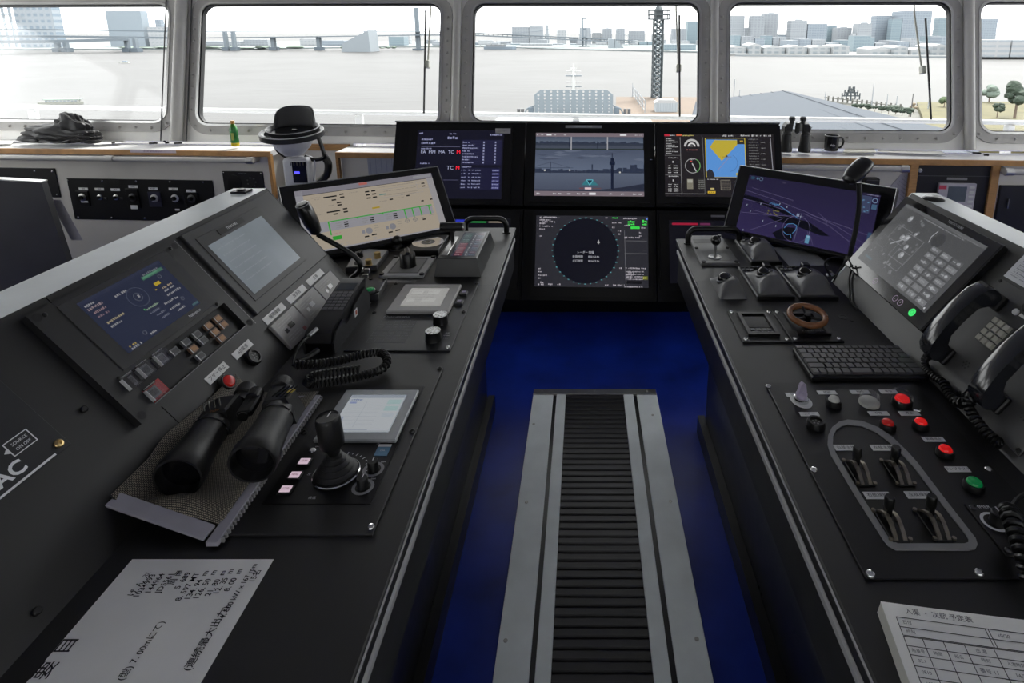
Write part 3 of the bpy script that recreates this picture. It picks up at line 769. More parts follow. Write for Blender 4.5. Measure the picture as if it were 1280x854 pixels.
# handrail on the deck outside the windows
hr = thing('deck_railing', 'white painted deck railing running across outside the windows', 'railing', (0, 5.2, -.2))
def rp(x, y): q = at(x, y, 5.2 - (x - 731) * .00055); return q - Vector((0, 5.2, -.2))
pts = [rp(-300, 128.5), rp(0, 132.8), rp(300, 138.5), rp(580, 142.5), rp(900, 147.5), rp(1200, 152), rp(1500, 157)]
B().tube(pts, .022, 10).o('top_rail', SHIPW, hr)
for x in (41, 449, 720, 1004, -250, 1262):
    q = rp(x, 137 + (x * .0155)); B().box(q.x, q.y, 0, .06, .06, q.z, bev=.004).o('post', SHIPW, hr)
sk = thing('front_fairing', 'flat grey-white fairing along the front edge below the middle window', 'fairing', (at(770, 149, 4.9).x, 4.9, .8))  # pale fairing bar outside the glass, carries no lamp
B().box(0, 0, 0, 1.7, .10, .03, bev=.01).o('top_plate', SHIPW, sk); B().box(0, .02, -.05, 1.5, .06, .05).o('dark_slot', SHIPG, sk)

# --- quay, lattice mast, shed roof, marina
QZ = SEA + 3.5
QBR = M('quay_brown', (.10, .075, .056), .9, var=.15, scale=.4)
qq = [atz(770, 121, QZ), atz(860, 121.5, QZ), atz(900, 121.5, QZ), atz(1000, 160, QZ), atz(770, 160, QZ)]
b = B(); b.prism([(q.x, q.y) for q in (qq[4], qq[3], qq[2], qq[0])], SEA - 1, QZ); o = b.o('quay', QBR); o['kind'] = 'structure'
q = atz(820.5, 122, QZ)
lt = thing('lattice_mast', 'tall dark lattice mast with wide head frame standing on the quay', 'mast', q)
tH = at(820.5, 24, q.y).z - q.z; tw = 12.0 * q.y / FPX / 2
LAT = M('lattice_steel', (.030, .040, .046), .6)
for sx_ in (-1, 1):
    for sy_ in (-1, 1): B().box(sx_ * tw * .92, sy_ * tw * .92, 0, tw * .26, tw * .26, tH * 1.0).o('leg', LAT, lt)
nseg = 14
for k in range(nseg):
    z0 = tH * k / nseg; z1 = tH * (k + 1) / nseg
    for a_, c_ in (((-1, -1), (1, -1)), ((-1, 1), (1, 1)), ((-1, -1), (-1, 1)), ((1, -1), (1, 1))):
        b = B(); b.tube([(a_[0] * tw * .9, a_[1] * tw * .9, z0), (c_[0] * tw * .9, c_[1] * tw * .9, z1)], tw * .11, 4); b.tube([(a_[0] * tw * .9, a_[1] * tw * .9, z1), (c_[0] * tw * .9, c_[1] * tw * .9, z0)], tw * .11, 4)
        b.tube([(a_[0] * tw * .9, a_[1] * tw * .9, z1), (c_[0] * tw * .9, c_[1] * tw * .9, z1)], tw * .12, 4); b.o('bracing', LAT, lt)
    B().tube([(tw * .55 * math.cos(a * PI / 6), -tw * .96, (z0 + z1) / 2 + tw * .55 * math.sin(a * PI / 6)) for a in range(12)], tw * .1, 4, closed=True).o('dish_ring', M('pale_ring', (.13, .155, .17), .6), lt)
hh = at(820.5, 13, q.y).z - q.z - tH
for sx_ in (-1, -.35, .35, 1):
    for sy_ in (-1, 1): B().box(sx_ * tw * 2.0, sy_ * tw * 1.2, tH, tw * .2, tw * .2, hh).o('head_post', LAT, lt)
for zz in (0, .5, 1):
    for sy_ in (-1, 1): B().box(0, sy_ * tw * 1.2, tH + hh * zz - tw * .12, tw * 4.2, tw * .22, tw * .24).o('head_rail', LAT, lt)
    for sx_ in (-1, 1): B().box(sx_ * tw * 2.0, 0, tH + hh * zz - tw * .12, tw * .22, tw * 2.4, tw * .24).o('head_rail', LAT, lt)
B().box(0, 0, tH, tw * 1.7, tw * 1.7, hh * 1.02).o('head_core', LAT, lt)
B().lathe([(tw * .9, 0), (tw * .5, hh * .5), (tw * .35, hh * .55), (tw * .12, hh * 1.1), (0, hh * 1.2)], 8, z=tH + hh).o('beacon', LAT, lt)
q = atz(828, 139, QZ)
hut = thing('quay_hut', 'grey ridged hut with pale roof at the foot of the lattice mast', 'hut', q); s_ = q.y / FPX
B().box(4 * s_, 0, 0, 27 * s_, 16 * s_, 11 * s_).o('wall', facade('ribbed_wall', (0.259, 0.288, 0.310), (0.202, 0.230, 0.252), .4, 50, .5, 1), hut)
B().prism([(-11 * s_, 11 * s_), (19 * s_, 11 * s_), (13 * s_, 15 * s_), (-6 * s_, 15 * s_)], -8 * s_, 8 * s_, m=Matrix.Rotation(PI / 2, 4, 'X')).o('roof', SHEDR, hut)
fn = thing('quay_fence', 'thin grey mesh fence running along the quay beside the fairway post', 'fence', atz(792, 122, QZ))
a = atz(791, 120, QZ) - Vector(fn.location); c = atz(806, 141, QZ) - Vector(fn.location)
for k in range(8):
    p = a.lerp(c, k / 7); B().cyl(p.x, p.y, 0, .1, 3.0, n=6).o('post', ROOFM, fn)
for z in (.6, 1.6, 2.8): B().tube([a + Vector((0, 0, z)), c + Vector((0, 0, z))], .06, 5).o('wire', ROOFM, fn)
q = atz(790.5, 121, QZ); ms = B().lathe([(.12, 0), (.08, at(790.5, 104, q.y).z - q.z), (0, at(790.5, 103, q.y).z - q.z)], 6).o('flag_pole', ROOFM); ms.location = q; setp(ms, 'thin grey post on the quay left of the lattice mast', 'pole')
# big hipped roof beside the ship
RFM = M('metal_roof', (0.061, 0.069, 0.081), .9, var=.04, scale=.3, spec=.08)
rf = thing('terminal_roof', 'large grey metal hipped roof below the right window', 'roof', (at(977, 115, 62).x, 62, QZ)); ro = Vector(rf.location)
apex = at(977, 115.3, 62); pl_ = at(870, 129, 62); fl = at(850, 205, 22); fr_ = at(1240, 205, 22); pr = at(1180, 163, 46); ap2 = at(985, 115.6, 66); bl = at(900, 124.5, 80)
V = [v - ro for v in (apex, pl_, fl, fr_, pr, ap2, bl)]
b = B(); vs_ = [b.bm.verts.new(v) for v in V]
for f in ((0, 1, 2, 3), (0, 3, 4), (0, 4, 5), (0, 5, 6, 1)): b.bm.faces.new([vs_[i] for i in f])
ob = b.o('roof_panel', RFM, rf, smooth=0, solid=.3)
for k in range(9):                                        # standing seams
    t0 = k / 8; p = V[1].lerp(V[0], t0); e = V[2].lerp(V[3], t0); B().tube([p + Vector((0, 0, .2)), e + Vector((0, 0, .2))], .03, 4).o('seam', RFM, rf)
B().prism([(-20, -20), (16, -20), (16, 4), (-20, 4)], 0, 5).o('hall_wall', QUAY, rf)
# park, trees and masts at the right
GRASS = M('park_grass', (.075, .068, .03), .95, var=.3, scale=.3)
pk = [atz(1146, 128, QZ), atz(1200, 127.5, QZ), atz(1300, 127, QZ), atz(1420, 175, QZ), atz(1165, 175, QZ)]
b = B(); b.prism([(q.x, q.y) for q in reversed(pk)], SEA - 1, QZ + .05); o = b.o('park_ground', GRASS); o['kind'] = 'structure'
def tree(x, yt, yb, label, wpx, mat=LEAF2):
    q = atz(x, yb, QZ); h = at(x, yt, q.y).z - q.z; r_ = wpx * q.y / FPX / 2
    t = thing('park_tree', label, 'tree', q, 'trees in the park')
    B().lathe([(h * .035, 0), (h * .025, h * .5)], 7).o('trunk', M('bark', (.12, .09, .07), .9), t)
    bb = B()
    for k in range(9):
        ic = bmesh.ops.create_icosphere(bb.bm, subdivisions=2, radius=1)['verts']; a_ = random.uniform(0, 6.28); d_ = r_ * random.uniform(.2, .62); zc = h * random.uniform(.45, .85); rr = r_ * random.uniform(.32, .5)
        for v in ic: v.co = Vector((v.co.x * rr * (1 + random.uniform(-.25, .2)) + d_ * math.cos(a_), v.co.y * rr + d_ * math.sin(a_), min(h, zc + v.co.z * rr * .8 * (1 + random.uniform(-.3, .2)))))
    bb.o('foliage', mat, t, smooth=0)
tree(1180, 119, 134, 'round green tree on the lawn by the pane edge', 21, M('green_foliage', (.05, .075, .035), .9, var=.3, scale=1))
tree(1246, 128, 147, 'small dark tree left of the big pine', 18); tree(1268, 100, 148, 'big dark pine standing past the last mullion', 36); tree(1236, 106, 128, 'hazy bush above the small dark tree', 26, LEAF)
tree(1142, 127, 142, 'brown bare bush by the path', 11, M('bare_bush', (.16, .13, .09), .95, var=.3)); tree(1120, 132, 142, 'dull green bush beside the marina', 20, LEAF2); tree(1215, 124, 140, 'dark shrub behind the last mullion', 12)
pa = [atz(1040, 129.5, QZ - 1), atz(1145, 136, QZ - 1), atz(1170, 160, QZ - 1), atz(1080, 146, QZ - 1)]
b = B(); b.prism([(q.x, q.y) for q in reversed(pa)], SEA - 1, QZ - 1); o = b.o('marina_quay', M('marina_ground', (.13, .13, .12), .95, var=.3, scale=.4, spec=.1)); o['kind'] = 'structure'
for k in range(9): tree(1068 + k * 8.5, 129 + k * .9 - (k % 3), 136.5 + k * 1.2, 'dark green bush of the row along the marina quay', 9 + (k % 3) * 2, LEAF2)
pier = thing('marina_pier', 'dark timber marina pier with piles beyond the grey roof', 'pier', atz(1075, 132, QZ - 1.5)); po = Vector(pier.location)
for k in range(16):
    a = atz(1035 + k * 6, 127 + k * .75, QZ - 1.5) - po
    B().box(a.x, a.y, -2.5, .35, .35, 4.2).o('pile', M('pier_timber', (.10, .10, .09), .9), pier)
a = atz(1030, 126.5, QZ - 1.5) - po; c = atz(1128, 139, QZ - 1.5) - po
B().tube([a, c], .35, 4).o('walkway', M('pier_timber'), pier); B().tube([a + Vector((0, 0, 1.2)), c + Vector((0, 0, 1.2))], .12, 4).o('handrail', M('pier_timber'), pier)
for i, (x, yt, yb) in enumerate(((917, 99, 126), (924, 112, 126), (1031, 115, 128), (1089, 104, 136), (1108, 118, 134), (1120, 120, 134), (1138, 117, 146), (1160, 110, 136))):
    q = atz(x, yb, QZ); hp = at(x, yt, q.y).z - q.z
    ms = B().lathe([(.16, 0), (.09, hp)], 6).o('marina_mast', ROOFM if i != 6 else DGREY); ms.location = q
    setp(ms, 'thin grey mast rising beyond the large grey roof', 'mast', 'marina masts')
sg = thing('signal_mast', 'dark bushy signal mast with yards on the pier', 'mast', atz(1063, 126, QZ)); hp = at(1063, 110, sg.location.y).z - sg.location.z; s_ = sg.location.y / FPX
B().lathe([(.3, 0), (.12, hp)], 6).o('pole', LAT, sg)
for zf, ww in ((.35, 22), (.6, 16), (.85, 7)):
    B().box(0, 0, hp * zf, ww * s_, .3, .3).o('yard', LAT, sg)
    for k in (-1, -.5, .5, 1): B().box(k * ww * s_ / 2, 0, hp * zf - .9, .25, .25, 1.8).o('yard_light', LAT, sg)

# --- window wipers hanging outside
def wiper(label, arm, blade, hinge=True):
    f = Frame(WLEAN.P(0, 0, -.05), WLEAN.u, WLEAN.v)
    p = [f.px(*q) for q in arm]; c = [f.px(*q) for q in blade]
    r = thing('window_wiper', label, 'wiper', f.mat(c[1][0], c[1][1])); ox, oy = c[1]
    B().tube([(x - ox, y - oy, -.045) for x, y in p], .006, 8).o('arm', M('wiper_arm_paint', (.40, .40, .34), .5), r)
    B().tube([(x - ox, y - oy, -.02) for x, y in c], .0065, 8).o('blade', RUB, r)
    B().box(p[-1][0] - ox, p[-1][1] - oy, -.055, .03, .05, .04, bev=.004).o('pivot', M('wiper_arm_paint'), r)
    return r
wiper('dark window wiper hanging near the right edge of the second window', [(536.5, -30), (535.6, 10), (532, 79)], [(531, 11), (528.6, 141)])
wiper('dark window wiper hanging across the middle window, right of the lattice mast', [(845.5, -30), (846, 10), (849, 84)], [(849.5, 18), (850, 145)])
wiper('window wiper with pale jointed arm hanging before the glass towers', [(1147, -30), (1147.5, 15), (1157, 86)], [(1159, 22), (1166, 149)])
# ================================================================== CONSOLES
DZ = .83
def console(name, label, side, X0, X1, XT, ZT, XO, yN, yE, yDesk, seams):
    """side -1 left, +1 right. X0 inner desk edge, X1 crease, XT/ZT top of the slope, XO outer ledge edge"""
    r = thing(name, label, 'console', ((X0 + X1) / 2, (yN + yDesk) / 2, 0)); o = Vector(r.location)
    def L(x, y, z): return (x - o.x, y - o.y, z)
    def slab(pts, y0, y1, nm, mat, bev=0):          # profile in XZ extruded along Y
        b = B(); b.prism([(x - o.x, z) for x, z in pts], -(y1 - o.y), -(y0 - o.y), m=Matrix.Rotation(PI / 2, 4, 'X')); return b.o(nm, mat, r)
    s = side
    slab([(X0, DZ - .030), (X1, DZ - .030), (X1, DZ), (X0 + s * .004, DZ), (X0, DZ - .004)], yN, yE, 'desk_top', BLK)
    slab([(X0 - s * .0022, DZ - .006), (X0 - s * .0002, DZ - .006), (X0 - s * .0002, DZ - .0015), (X0 - s * .0022, DZ - .0015)], yN, yDesk, 'edge_trim', M('edge_glint_grey'))  # light strip along the desk edge stands in for its glint
    # far part of the desk, in front of the corner monitor
    c0 = (X0, yE); far = [(X0, yE + .0005), (X0, yDesk), (X0 + s * .21, yDesk), (X1 + s * .30, yE + .22), (X1 + s * .30, yE + .0005)]
    b = B(); b.prism([(x - o.x, y - o.y) for x, y in far], DZ - .030, DZ); b.o('corner_desk_top', BLK, r)
    # apron with groove and bead coloured lighter as an edge glint, then recessed base
    ye = yDesk
    slab([(X0 + s * .012, DZ - .046), (X0 + s * .03, DZ - .046), (X0 + s * .03, DZ - .031), (X0 + s * .012, DZ - .031)], yN, ye, 'groove', BLK2)
    slab([(X0 + s * .002, DZ - .062), (X0 + s * .03, DZ - .062), (X0 + s * .03, DZ - .047), (X0 + s * .006, DZ - .047), (X0 + s * .002, DZ - .050)], yN, ye, 'edge_bead', M('edge_glint_grey', (.16, .16, .163), .35, .8))
    slab([(X0 + s * .010, DZ - .185), (X0 + s * .03, DZ - .185), (X0 + s * .03, DZ - .063), (X0 + s * .010, DZ - .063)], yN, ye, 'apron', BLK)
    slab([(X0 + s * .13, .0), (X1 + s * .02, .0), (X1 + s * .02, DZ - .031), (X0 + s * .13, DZ - .031)], yN, ye - .12, 'base_cabinet', BLK2)
    slab([(X0 + s * .10, .0), (X0 + s * .129, .0), (X0 + s * .129, .08), (X0 + s * .10, .08)], yN, ye - .10, 'plinth', PLAS)
    # slope, ledge and back, one piece per unit
    ys = [yN] + seams + [yE]
    for a, c in zip(ys, ys[1:]):
        g = .001
        slab([(X1, DZ), (X1 + s * .02, DZ - .03), (XT + s * .012, ZT - .03), (XT, ZT)], a + g, c - g, 'slope_panel', SLP if side < 0 else M('slope_grey', (.028, .028, .0275), .46, var=.08, scale=12, spec=.8))
    slab([(XT, ZT + .001), (XT + s * .012, ZT - .029), (XO, ZT - .029), (XO, ZT - .002), (XO - s * .003, ZT + .001)], yN, yE, 'top_ledge', LEDGE)
    slab([(XO - s * .02, .0), (XO, .0), (XO, ZT - .030), (XO - s * .02, ZT - .030)], yN, yE, 'back_panel', BLK)
    b = B(); pf = [(X1, DZ + .0), (XT, ZT), (XO, ZT), (XO, .0), (X1 + s * .021, .0), (X1 + s * .021, DZ - .03)]
    b.prism([(x - o.x, z) for x, z in pf], -(yE + .004 - o.y), -(yE + .0005 - o.y), m=Matrix.Rotation(PI / 2, 4, 'X')); b.o('end_panel', LEDGE if side > 0 else SLP, r)
    return r
YEL, YER = 1.807, 1.838
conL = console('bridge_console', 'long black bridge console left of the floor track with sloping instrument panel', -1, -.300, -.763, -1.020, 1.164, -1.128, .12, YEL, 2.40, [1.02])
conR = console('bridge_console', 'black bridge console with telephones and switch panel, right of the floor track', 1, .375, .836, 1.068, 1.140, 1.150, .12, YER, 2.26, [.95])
def handle(label, x0, x1, y, h, m=DESK):
    r = thing('grab_handle', label, 'handle', m.mat((x0 + x1) / 2, y)); w = (x1 - x0) / 2; q = .032
    p = [(-w, 0, 0), (-w, 0, h - q)] + [(-w + q - q * math.cos(a * PI / 8), 0, h - q + q * math.sin(a * PI / 8)) for a in range(1, 5)]
    p += [(-x, y_, z) for x, y_, z in reversed(p)]
    B().tube(p, .0115, 12).o('bar', PLAS, r)
    for s_ in (-1, 1): B().cyl(s_ * w, 0, 0, .017, .004, n=16).o('foot', PLAS, r)
a = DESK.px(578, 294); c = DESK.px(636, 293); handle('black arched grab handle at the far end of the left console', a[0] + .008, c[0] - .012, 2.335, .062)
a = DESK.px(849, 298); handle('black arched grab handle at the far end of the right console', .412, .615, 2.205, .062)

# ------------------------------------------------------------------ small part makers (local frames, z up from the panel)
def screw(parent, x, y, z=0, r=.0055, mat=CHROME, h=.003):
    return B().lathe([(r, 0), (r, h * .4), (r * .8, h * .85), (r * .45, h), (r * .42, h * .55), (0, h * .55)], 12, x=x, y=y, z=z).o('screw', mat, parent)
def plaque(parent, x, y, z, w, h, s, size=None, rz=0, mat=LABEL, ink=INK, th=.0014):
    p = B().box(0, 0, 0, w, h, th, bev=.0004).o('name_plate', mat, parent); p.location = (x, y, z); p.rotation_euler = (0, 0, rz)
    if s: text(s, size or h * .62, p, ink, (0, 0, th + .0002))
    return p
def plate(parent, pts, th, mat, name='plate', bev=.001, z=0):
    return B().prism(pts, z, z + th, bev=bev).o(name, mat, parent)
def rectpts(x0, y0, x1, y1): return [(x0, y0), (x1, y0), (x1, y1), (x0, y1)]
def button(parent, x, y, z, r, lens, name='push_button', bez=PLAS, h=.012, dome=.006):
    k = B().lathe([(r * 1.35, 0), (r * 1.35, h * .5), (r * 1.2, h), (r * 1.02, h), (r * 1.0, h * .5), (0, h * .5)], 28).o(name, bez, parent); k.location = (x, y, z)
    B().lathe([(r * .98, h * .5), (r * .98, h), (r * .8, h + dome * .7), (r * .45, h + dome), (0, h + dome * 1.08)], 24).o('lens', lens, k)
    return k
def knob(parent, x, y, z, r, h, mat=PLAS, top=None, name='knob', flutes=0, pointer=True):
    k = B().lathe([(r * 1.05, 0), (r, h * .15), (r * .95, h * .92), (r * .85, h), (0, h)], 24).o(name, mat, parent); k.location = (x, y, z)
    if top: B().lathe([(r * .84, h), (r * .84, h + .0008), (0, h + .0008)], 24).o('cap', top, k)
    if pointer: B().box(0, r * .45, h, r * .16, r * .8, .0006).o('pointer_mark', WINK, k)
    return k
def panel_thing(name, label, cat, F, pts, group=None):
    """thing anchored at the centre of four panel points (photo positions); returns root and local corner points"""
    q = [F.px(*p) for p in pts]; cx = sum(p[0] for p in q) / len(q); cy = sum(p[1] for p in q) / len(q)
    r = thing(name, label, cat, F.mat(cx, cy), group)
    return r, [(p[0] - cx, p[1] - cy) for p in q], (cx, cy)
def loc(F, c, x, y, h=0):
    a = F.px(x, y, h); return a[0] - c[0], a[1] - c[1]
# ================================================================== LEFT DESK
# ---- joystick control panel
r, q, c = panel_thing('joystick_unit', 'black joystick control panel with small grey touch screen, beside the mesh mat', 'control panel', DESK, [(310, 461), (554, 461), (468, 671), (262, 671)])
P = lambda x, y, h=0: loc(DESK, c, x, y, h)
xr = P(554, 461)[0]; xl = -.632 - c[0]; yb = P(400, 671)[1]; yt = P(500, 461)[1]
plate(r, rectpts(xl, yb, xr, yt), .004, BLK)
a = P(328, 633); d = P(530.5, 485); ib = rectpts(a[0], a[1], d[0], d[1])
B().prism(ib, .004, .0052).o('control_face', BLK2, r)
z0 = .0052
a = P(391, 550, .014); d = P(524, 487, .014)
lcd = B().box(0, 0, 0, d[0] - a[0], d[1] - a[1], .009, bev=.002).o('touch_screen', M('silver_bezel', (.42, .44, .45), .4, .3), r); lcd.location = ((a[0] + d[0]) / 2, (a[1] + d[1]) / 2, z0)
w, h = d[0] - a[0], d[1] - a[1]
cv = Canvas(w * .74, h * .74); cv.rect(0, 0, 1, 1, (.42, .46, .50), 0)
cv.rect(.02, .1, .96, .86, (.50, .53, .56), 1); cv.rect(0, 0, 1, .08, (.32, .36, .42), 2)
for (x, y, ww, hh, col) in ((.72, .14, .24, .13, (.38, .52, .52)), (.72, .32, .24, .13, (.38, .52, .52)), (.74, .52, .2, .1, (.45, .5, .55)), (.05, .2, .12, .05, (.25, .3, .5)), (.08, .62, .02, .22, (.2, .25, .45)), (.02, .93, .6, .02, (.3, .34, .4))): cv.rect(x, y, ww, hh, col, 2)
for k in range(6): cv.line((.05, .3 + k * .1), (.65, .3 + k * .1), .006, (.40, .43, .47), 2)
cv.line((.35, .2), (.35, .88), .006, (.36, .4, .46), 2); cv.words(.05, .12, .2, .05, (.2, .25, .4), 3)
cv.o(lcd, displaymat('display_dim', .6), (0, 0, .0095))
# joystick
jx, jy = P(421, 596)
js = B().lathe([(.041, 0), (.041, .004), (.038, .006)], 32).o('joystick', PLAS, r); js.location = (jx, jy, z0)
pr = [(.038, .004)]
for k in range(5):
    R0 = .037 - k * .0058; pr += [(R0, .006 + k * .0085), (R0 + .0012, .009 + k * .0085), (R0 - .0048, .0125 + k * .0085)]
pr += [(.010, .05), (.008, .055)]
B().lathe(pr, 28).o('rubber_boot', RUB, js)
B().lathe([(.0415, .0035), (.043, .0045), (.0415, .006)], 32, cap=False).o('chrome_ring', CHROME, js)
tilt = Matrix.Translation((0, 0, .045)) @ Matrix.Rotation(math.radians(-4), 4, 'Y')
B().lathe([(.010, 0), (.013, .010), (.0215, .020), (.0225, .030), (.0225, .072), (.021, .078), (.0195, .080), (.0195, .078), (0, .078)], 28, m=tilt).o('grip', M('grip_black', (.009, .009, .0095), .38, bump=.3, bscale=800), js)
B().box(0, .008, .0785, .0018, .016, .0006, m=tilt).o('grip_mark', WINK, js)
for k in range(9):                                             # printed azimuth scale right of the stick
    t = math.radians(10 + k * 10); B().box(.056 * math.cos(t), .056 * math.sin(t), z0 + .0002, .007 if k % 2 == 0 else .004, .0012, .0003, m=Matrix.Translation((jx, jy, 0)) @ Matrix.Translation((0, 0, 0)), rz=t).o('scale_mark', WINK, r)
for dx, dy, s_ in ((.066, .062, '45'), (.05, .085, '30'), (.02, .09, '0'), (-.052, .0, '左'), (.055, -.004, '右'), (-.02, -.058, '後進')): text(s_, .007, r, WINK, (jx + dx, jy + dy, z0 + .0003))
PINK = M('lit_pink_button', (.6, .5, .55), .35, emit=(1, .75, .88), es=.10)
for i, (x, y) in enumerate(((381, 582), (369.5, 599), (358, 617))):
    u, v = P(x, y); k = B().box(0, 0, 0, .025, .021, .004, bev=.0008).o('lit_button', PLAS, r); k.location = (u, v, z0)
    B().box(0, 0, .004, .019, .0155, .0012, bev=.0004).o('lens', PINK, k)
    text(('自動', '操縦', '切換')[i], .0062, k, M('button_print', (.2, .05, .1), .6), (0, 0, .0055))
u, v = P(391, 567.5); B().lathe([(.007, 0), (.007, .003), (.005, .005), (0, .0052)], 16, x=u, y=v, z=z0).o('lamp', CHROME, r); text('OVR', .005, r, WINK, (u + .004, v + .014, z0 + .0003))
for x, y in ((467, 590), (454, 612)):
    u, v = P(x, y); knob(r, u, v, z0, .0105, .020); B().lathe([(.014, 0), (.020, 0)], 20, x=u, y=v, z=z0 + .0004, cap=False).o('dial_ring', M('dial_grey', (.3, .3, .31), .5), r)
    text('DIM', .005, r, WINK, (u + .012, v + .02, z0 + .0003))
u, v = P(479, 566); k = B().box(0, 0, 0, .026, .032, .0012).o('blue_tag', M('blue_tag_print', (.13, .28, .42), .5), r); k.location = (u, v, z0); B().box(0, .0125, .0012, .026, .007, .0004).o('tag_header', LABEL, k)
text('CAL', .006, k, WINK, (0, -.002, .0016))
for x, y in ((380, 543.5), (515.6, 541.5), (464, 662), (549.6, 463), (275, 662)):
    u, v = P(x, y); screw(r, u, v, .004, .0065, CHROME if y > 600 else PLAS, .004)

# ---- dial panel with two aluminium knobs
r, q, c = panel_thing('dial_unit', 'dark control panel with grey touch unit, two silver-capped knobs and printed table', 'control panel', DESK, [(494, 355), (598, 355), (565, 440), (440, 440)])
P = lambda x, y, h=0: loc(DESK, c, x, y, h)
x0 = -.636 - c[0]; x1 = -.356 - c[0]; y0 = P(565, 440)[1]; y1 = P(598, 355)[1]
plate(r, rectpts(x0, y0, x1, y1), .004, M('blueblack_plate', (.012, .013, .016), .36, var=.1, scale=20))
a = P(482, 390, .014); d = P(577, 356, .014)
w, h = d[0] - a[0], d[1] - a[1]
tu = B().box(0, 0, 0, w, h, .013, bev=.003).o('touch_unit', M('warm_grey_bezel', (.40, .39, .375), .4), r); tu.location = ((a[0] + d[0]) / 2, (a[1] + d[1]) / 2, .004)
B().box(0, -h / 2 + .004, .0, w * .99, .006, .008).o('front_lip', PLAS, tu)
cv = Canvas(w * .66, h * .66); cv.rect(0, 0, 1, 1, (.36, .355, .34), 0)
for (x, y, ww, hh) in ((.08, .15, .3, .2), (.5, .15, .3, .2), (.08, .6, .2, .2), (.45, .58, .35, .24)): cv.rect(x, y, ww, hh, (.45, .45, .43), 1)
for k in range(5): cv.words(.1, .2 + k * .14, .6, .04, (.3, .3, .29), 2)
cv.o(tu, displaymat('display_faint', .6), (0, 0, .0132))
for x, y in ((579.7, 369.5), (574, 381)):
    u, v = P(x, y); k = B().box(0, 0, 0, .024, .026, .008, bev=.002).o('key', DGREY, r); k.location = (u, v, .004); B().box(0, .003, .008, .012, .012, .001).o('key_lamp', M('violet_lamp', (.35, .3, .45), .4), k)
for x, y in ((551, 405), (542, 426)):
    u, v = P(x, y); k = knob(r, u, v, .004, .0215, .026, PLAS, None, pointer=False)
    B().lathe([(.0205, .026), (.0205, .0275), (0, .0275)], 32).o('silver_cap', M('spun_aluminium', (.62, .63, .63), .28, 1.0, var=.35, scale=3, stretch=(40, 40, 1)), k)
a = P(453, 430); d = P(528, 402); TX = M('printed_grey', (.20, .21, .22), .6)
gx0, gy0, gx1, gy1 = P(453, 430)[0] + .01, a[1], d[0] - .012, d[1]
b = B()
for y in (gy0, (gy0 + gy1) / 2, gy1): b.box((gx0 + gx1) / 2, y, .0042, gx1 - gx0, .0008, .0003)
for k in range(6): b.box(gx0 + (gx1 - gx0) * k / 5, (gy0 + gy1) / 2, .0042, .0007, gy1 - gy0, .0003)
b.o('printed_table', TX, r)
cv = Canvas(gx1 - gx0, gy1 - gy0)
for k in range(5):
    for j in range(2):
        for m_ in range(3): cv.words(.02 + k * .2, .06 + j * .5 + m_ * .12, .15, .05, (.16, .17, .18), 1)
cv.o(r, printmat(), ((gx0 + gx1) / 2, (gy0 + gy1) / 2, .0044), 'table_print')
u, v = P(496, 398); text('P NAKASHIMA', .012, r, WINK, (u, v, .0044))
u, v = P(560, 418); [text(s_, .0065, r, WINK, (u, v - .014 * i, .0044)) for i, s_ in enumerate(('MAX', 'SPEED', 'MIN'))]
for x, y in ((494.8, 356.5), (596, 356), (467.8, 392.5), (579.5, 391.5), (559.5, 436.5)):
    u, v = P(x, y); screw(r, u, v, .004, .006, PLAS if y < 395 else CHROME, .004)

# ---- engine telegraph
Ft = DESK
bl = DESK.px(542.5, 346); brr = DESK.px(601.6, 346); bk = DESK.px(620.5, 306)
x0, x1, y0, y1 = bl[0], brr[0], bl[1], bk[1]; cx, cy = (x0 + x1) / 2, (y0 + y1) / 2
r = thing('engine_telegraph', 'black engine telegraph box with T-shaped lever and coloured scale strip', 'telegraph', DESK.mat(cx, cy))
w, d = x1 - x0, y1 - y0; Hh = .062
body = B().prism(rectpts(-w / 2, -d / 2, w / 2, d / 2), 0, Hh, top=rectpts(-w / 2 + .012, -d / 2 + .016, w / 2 - .016, d / 2 - .01), bev=.002).o('housing', M('telegraph_black', (.007, .007, .0075), .36), r)
sw, sh = w * .52, d * .80
cv = Canvas(sw, sh); cv.rect(0, 0, 1, 1, (.035, .04, .06), 0)
for k in range(11):
    cv.rect(.1, .06 + k * .085, .34, .062, ((.03, .10, .09) if k < 5 else (.20, .02, .04)), 1); cv.words(.14, .075 + k * .085, .24, .03, (.4, .4, .42), 2)
    cv.rect(.56, .07 + k * .085, .05, .035, (.45, .46, .48), 2); cv.rect(.70, .06 + k * .085, .24, .06, ((.10, .02, .04) if k % 3 == 0 else (.03, .06, .09)), 1); cv.words(.72, .075 + k * .085, .16, .028, (.3, .35, .45), 2)
cv.o(r, displaymat('display_scale', .6), (w * .08, .002, Hh + .0004), 'scale_strip')
lw = B().box(-w * .32, -.02, Hh, .022, d * .6, .003, bev=.001).o('lever_slot', STEEL, r)
lv = B().prism([(-.007, -.004), (.007, -.004), (.007, .004), (-.007, .004)], 0, .045).o('lever', PLAS, r); lv.location = (-w * .32, .02, Hh + .002)
B().tube([(-.042, 0, .058), (.042, 0, .058)], .0165, 20).o('t_grip', M('grip_black'), lv)
B().tube([(.042, 0, .058), (.047, 0, .058)], .0155, 20).o('grip_cap', STEEL, lv)
cv = Canvas(d * .7, Hh * .5)
for k in range(8): cv.words(.05 + k * .12, .3, .06, .25, (.25, .25, .27), 1)
text('ENGINE TELEGRAPH', .008, r, M('printed_grey'), (0, -d / 2 + .011, Hh * .62), rot=(math.radians(75), 0, 0))

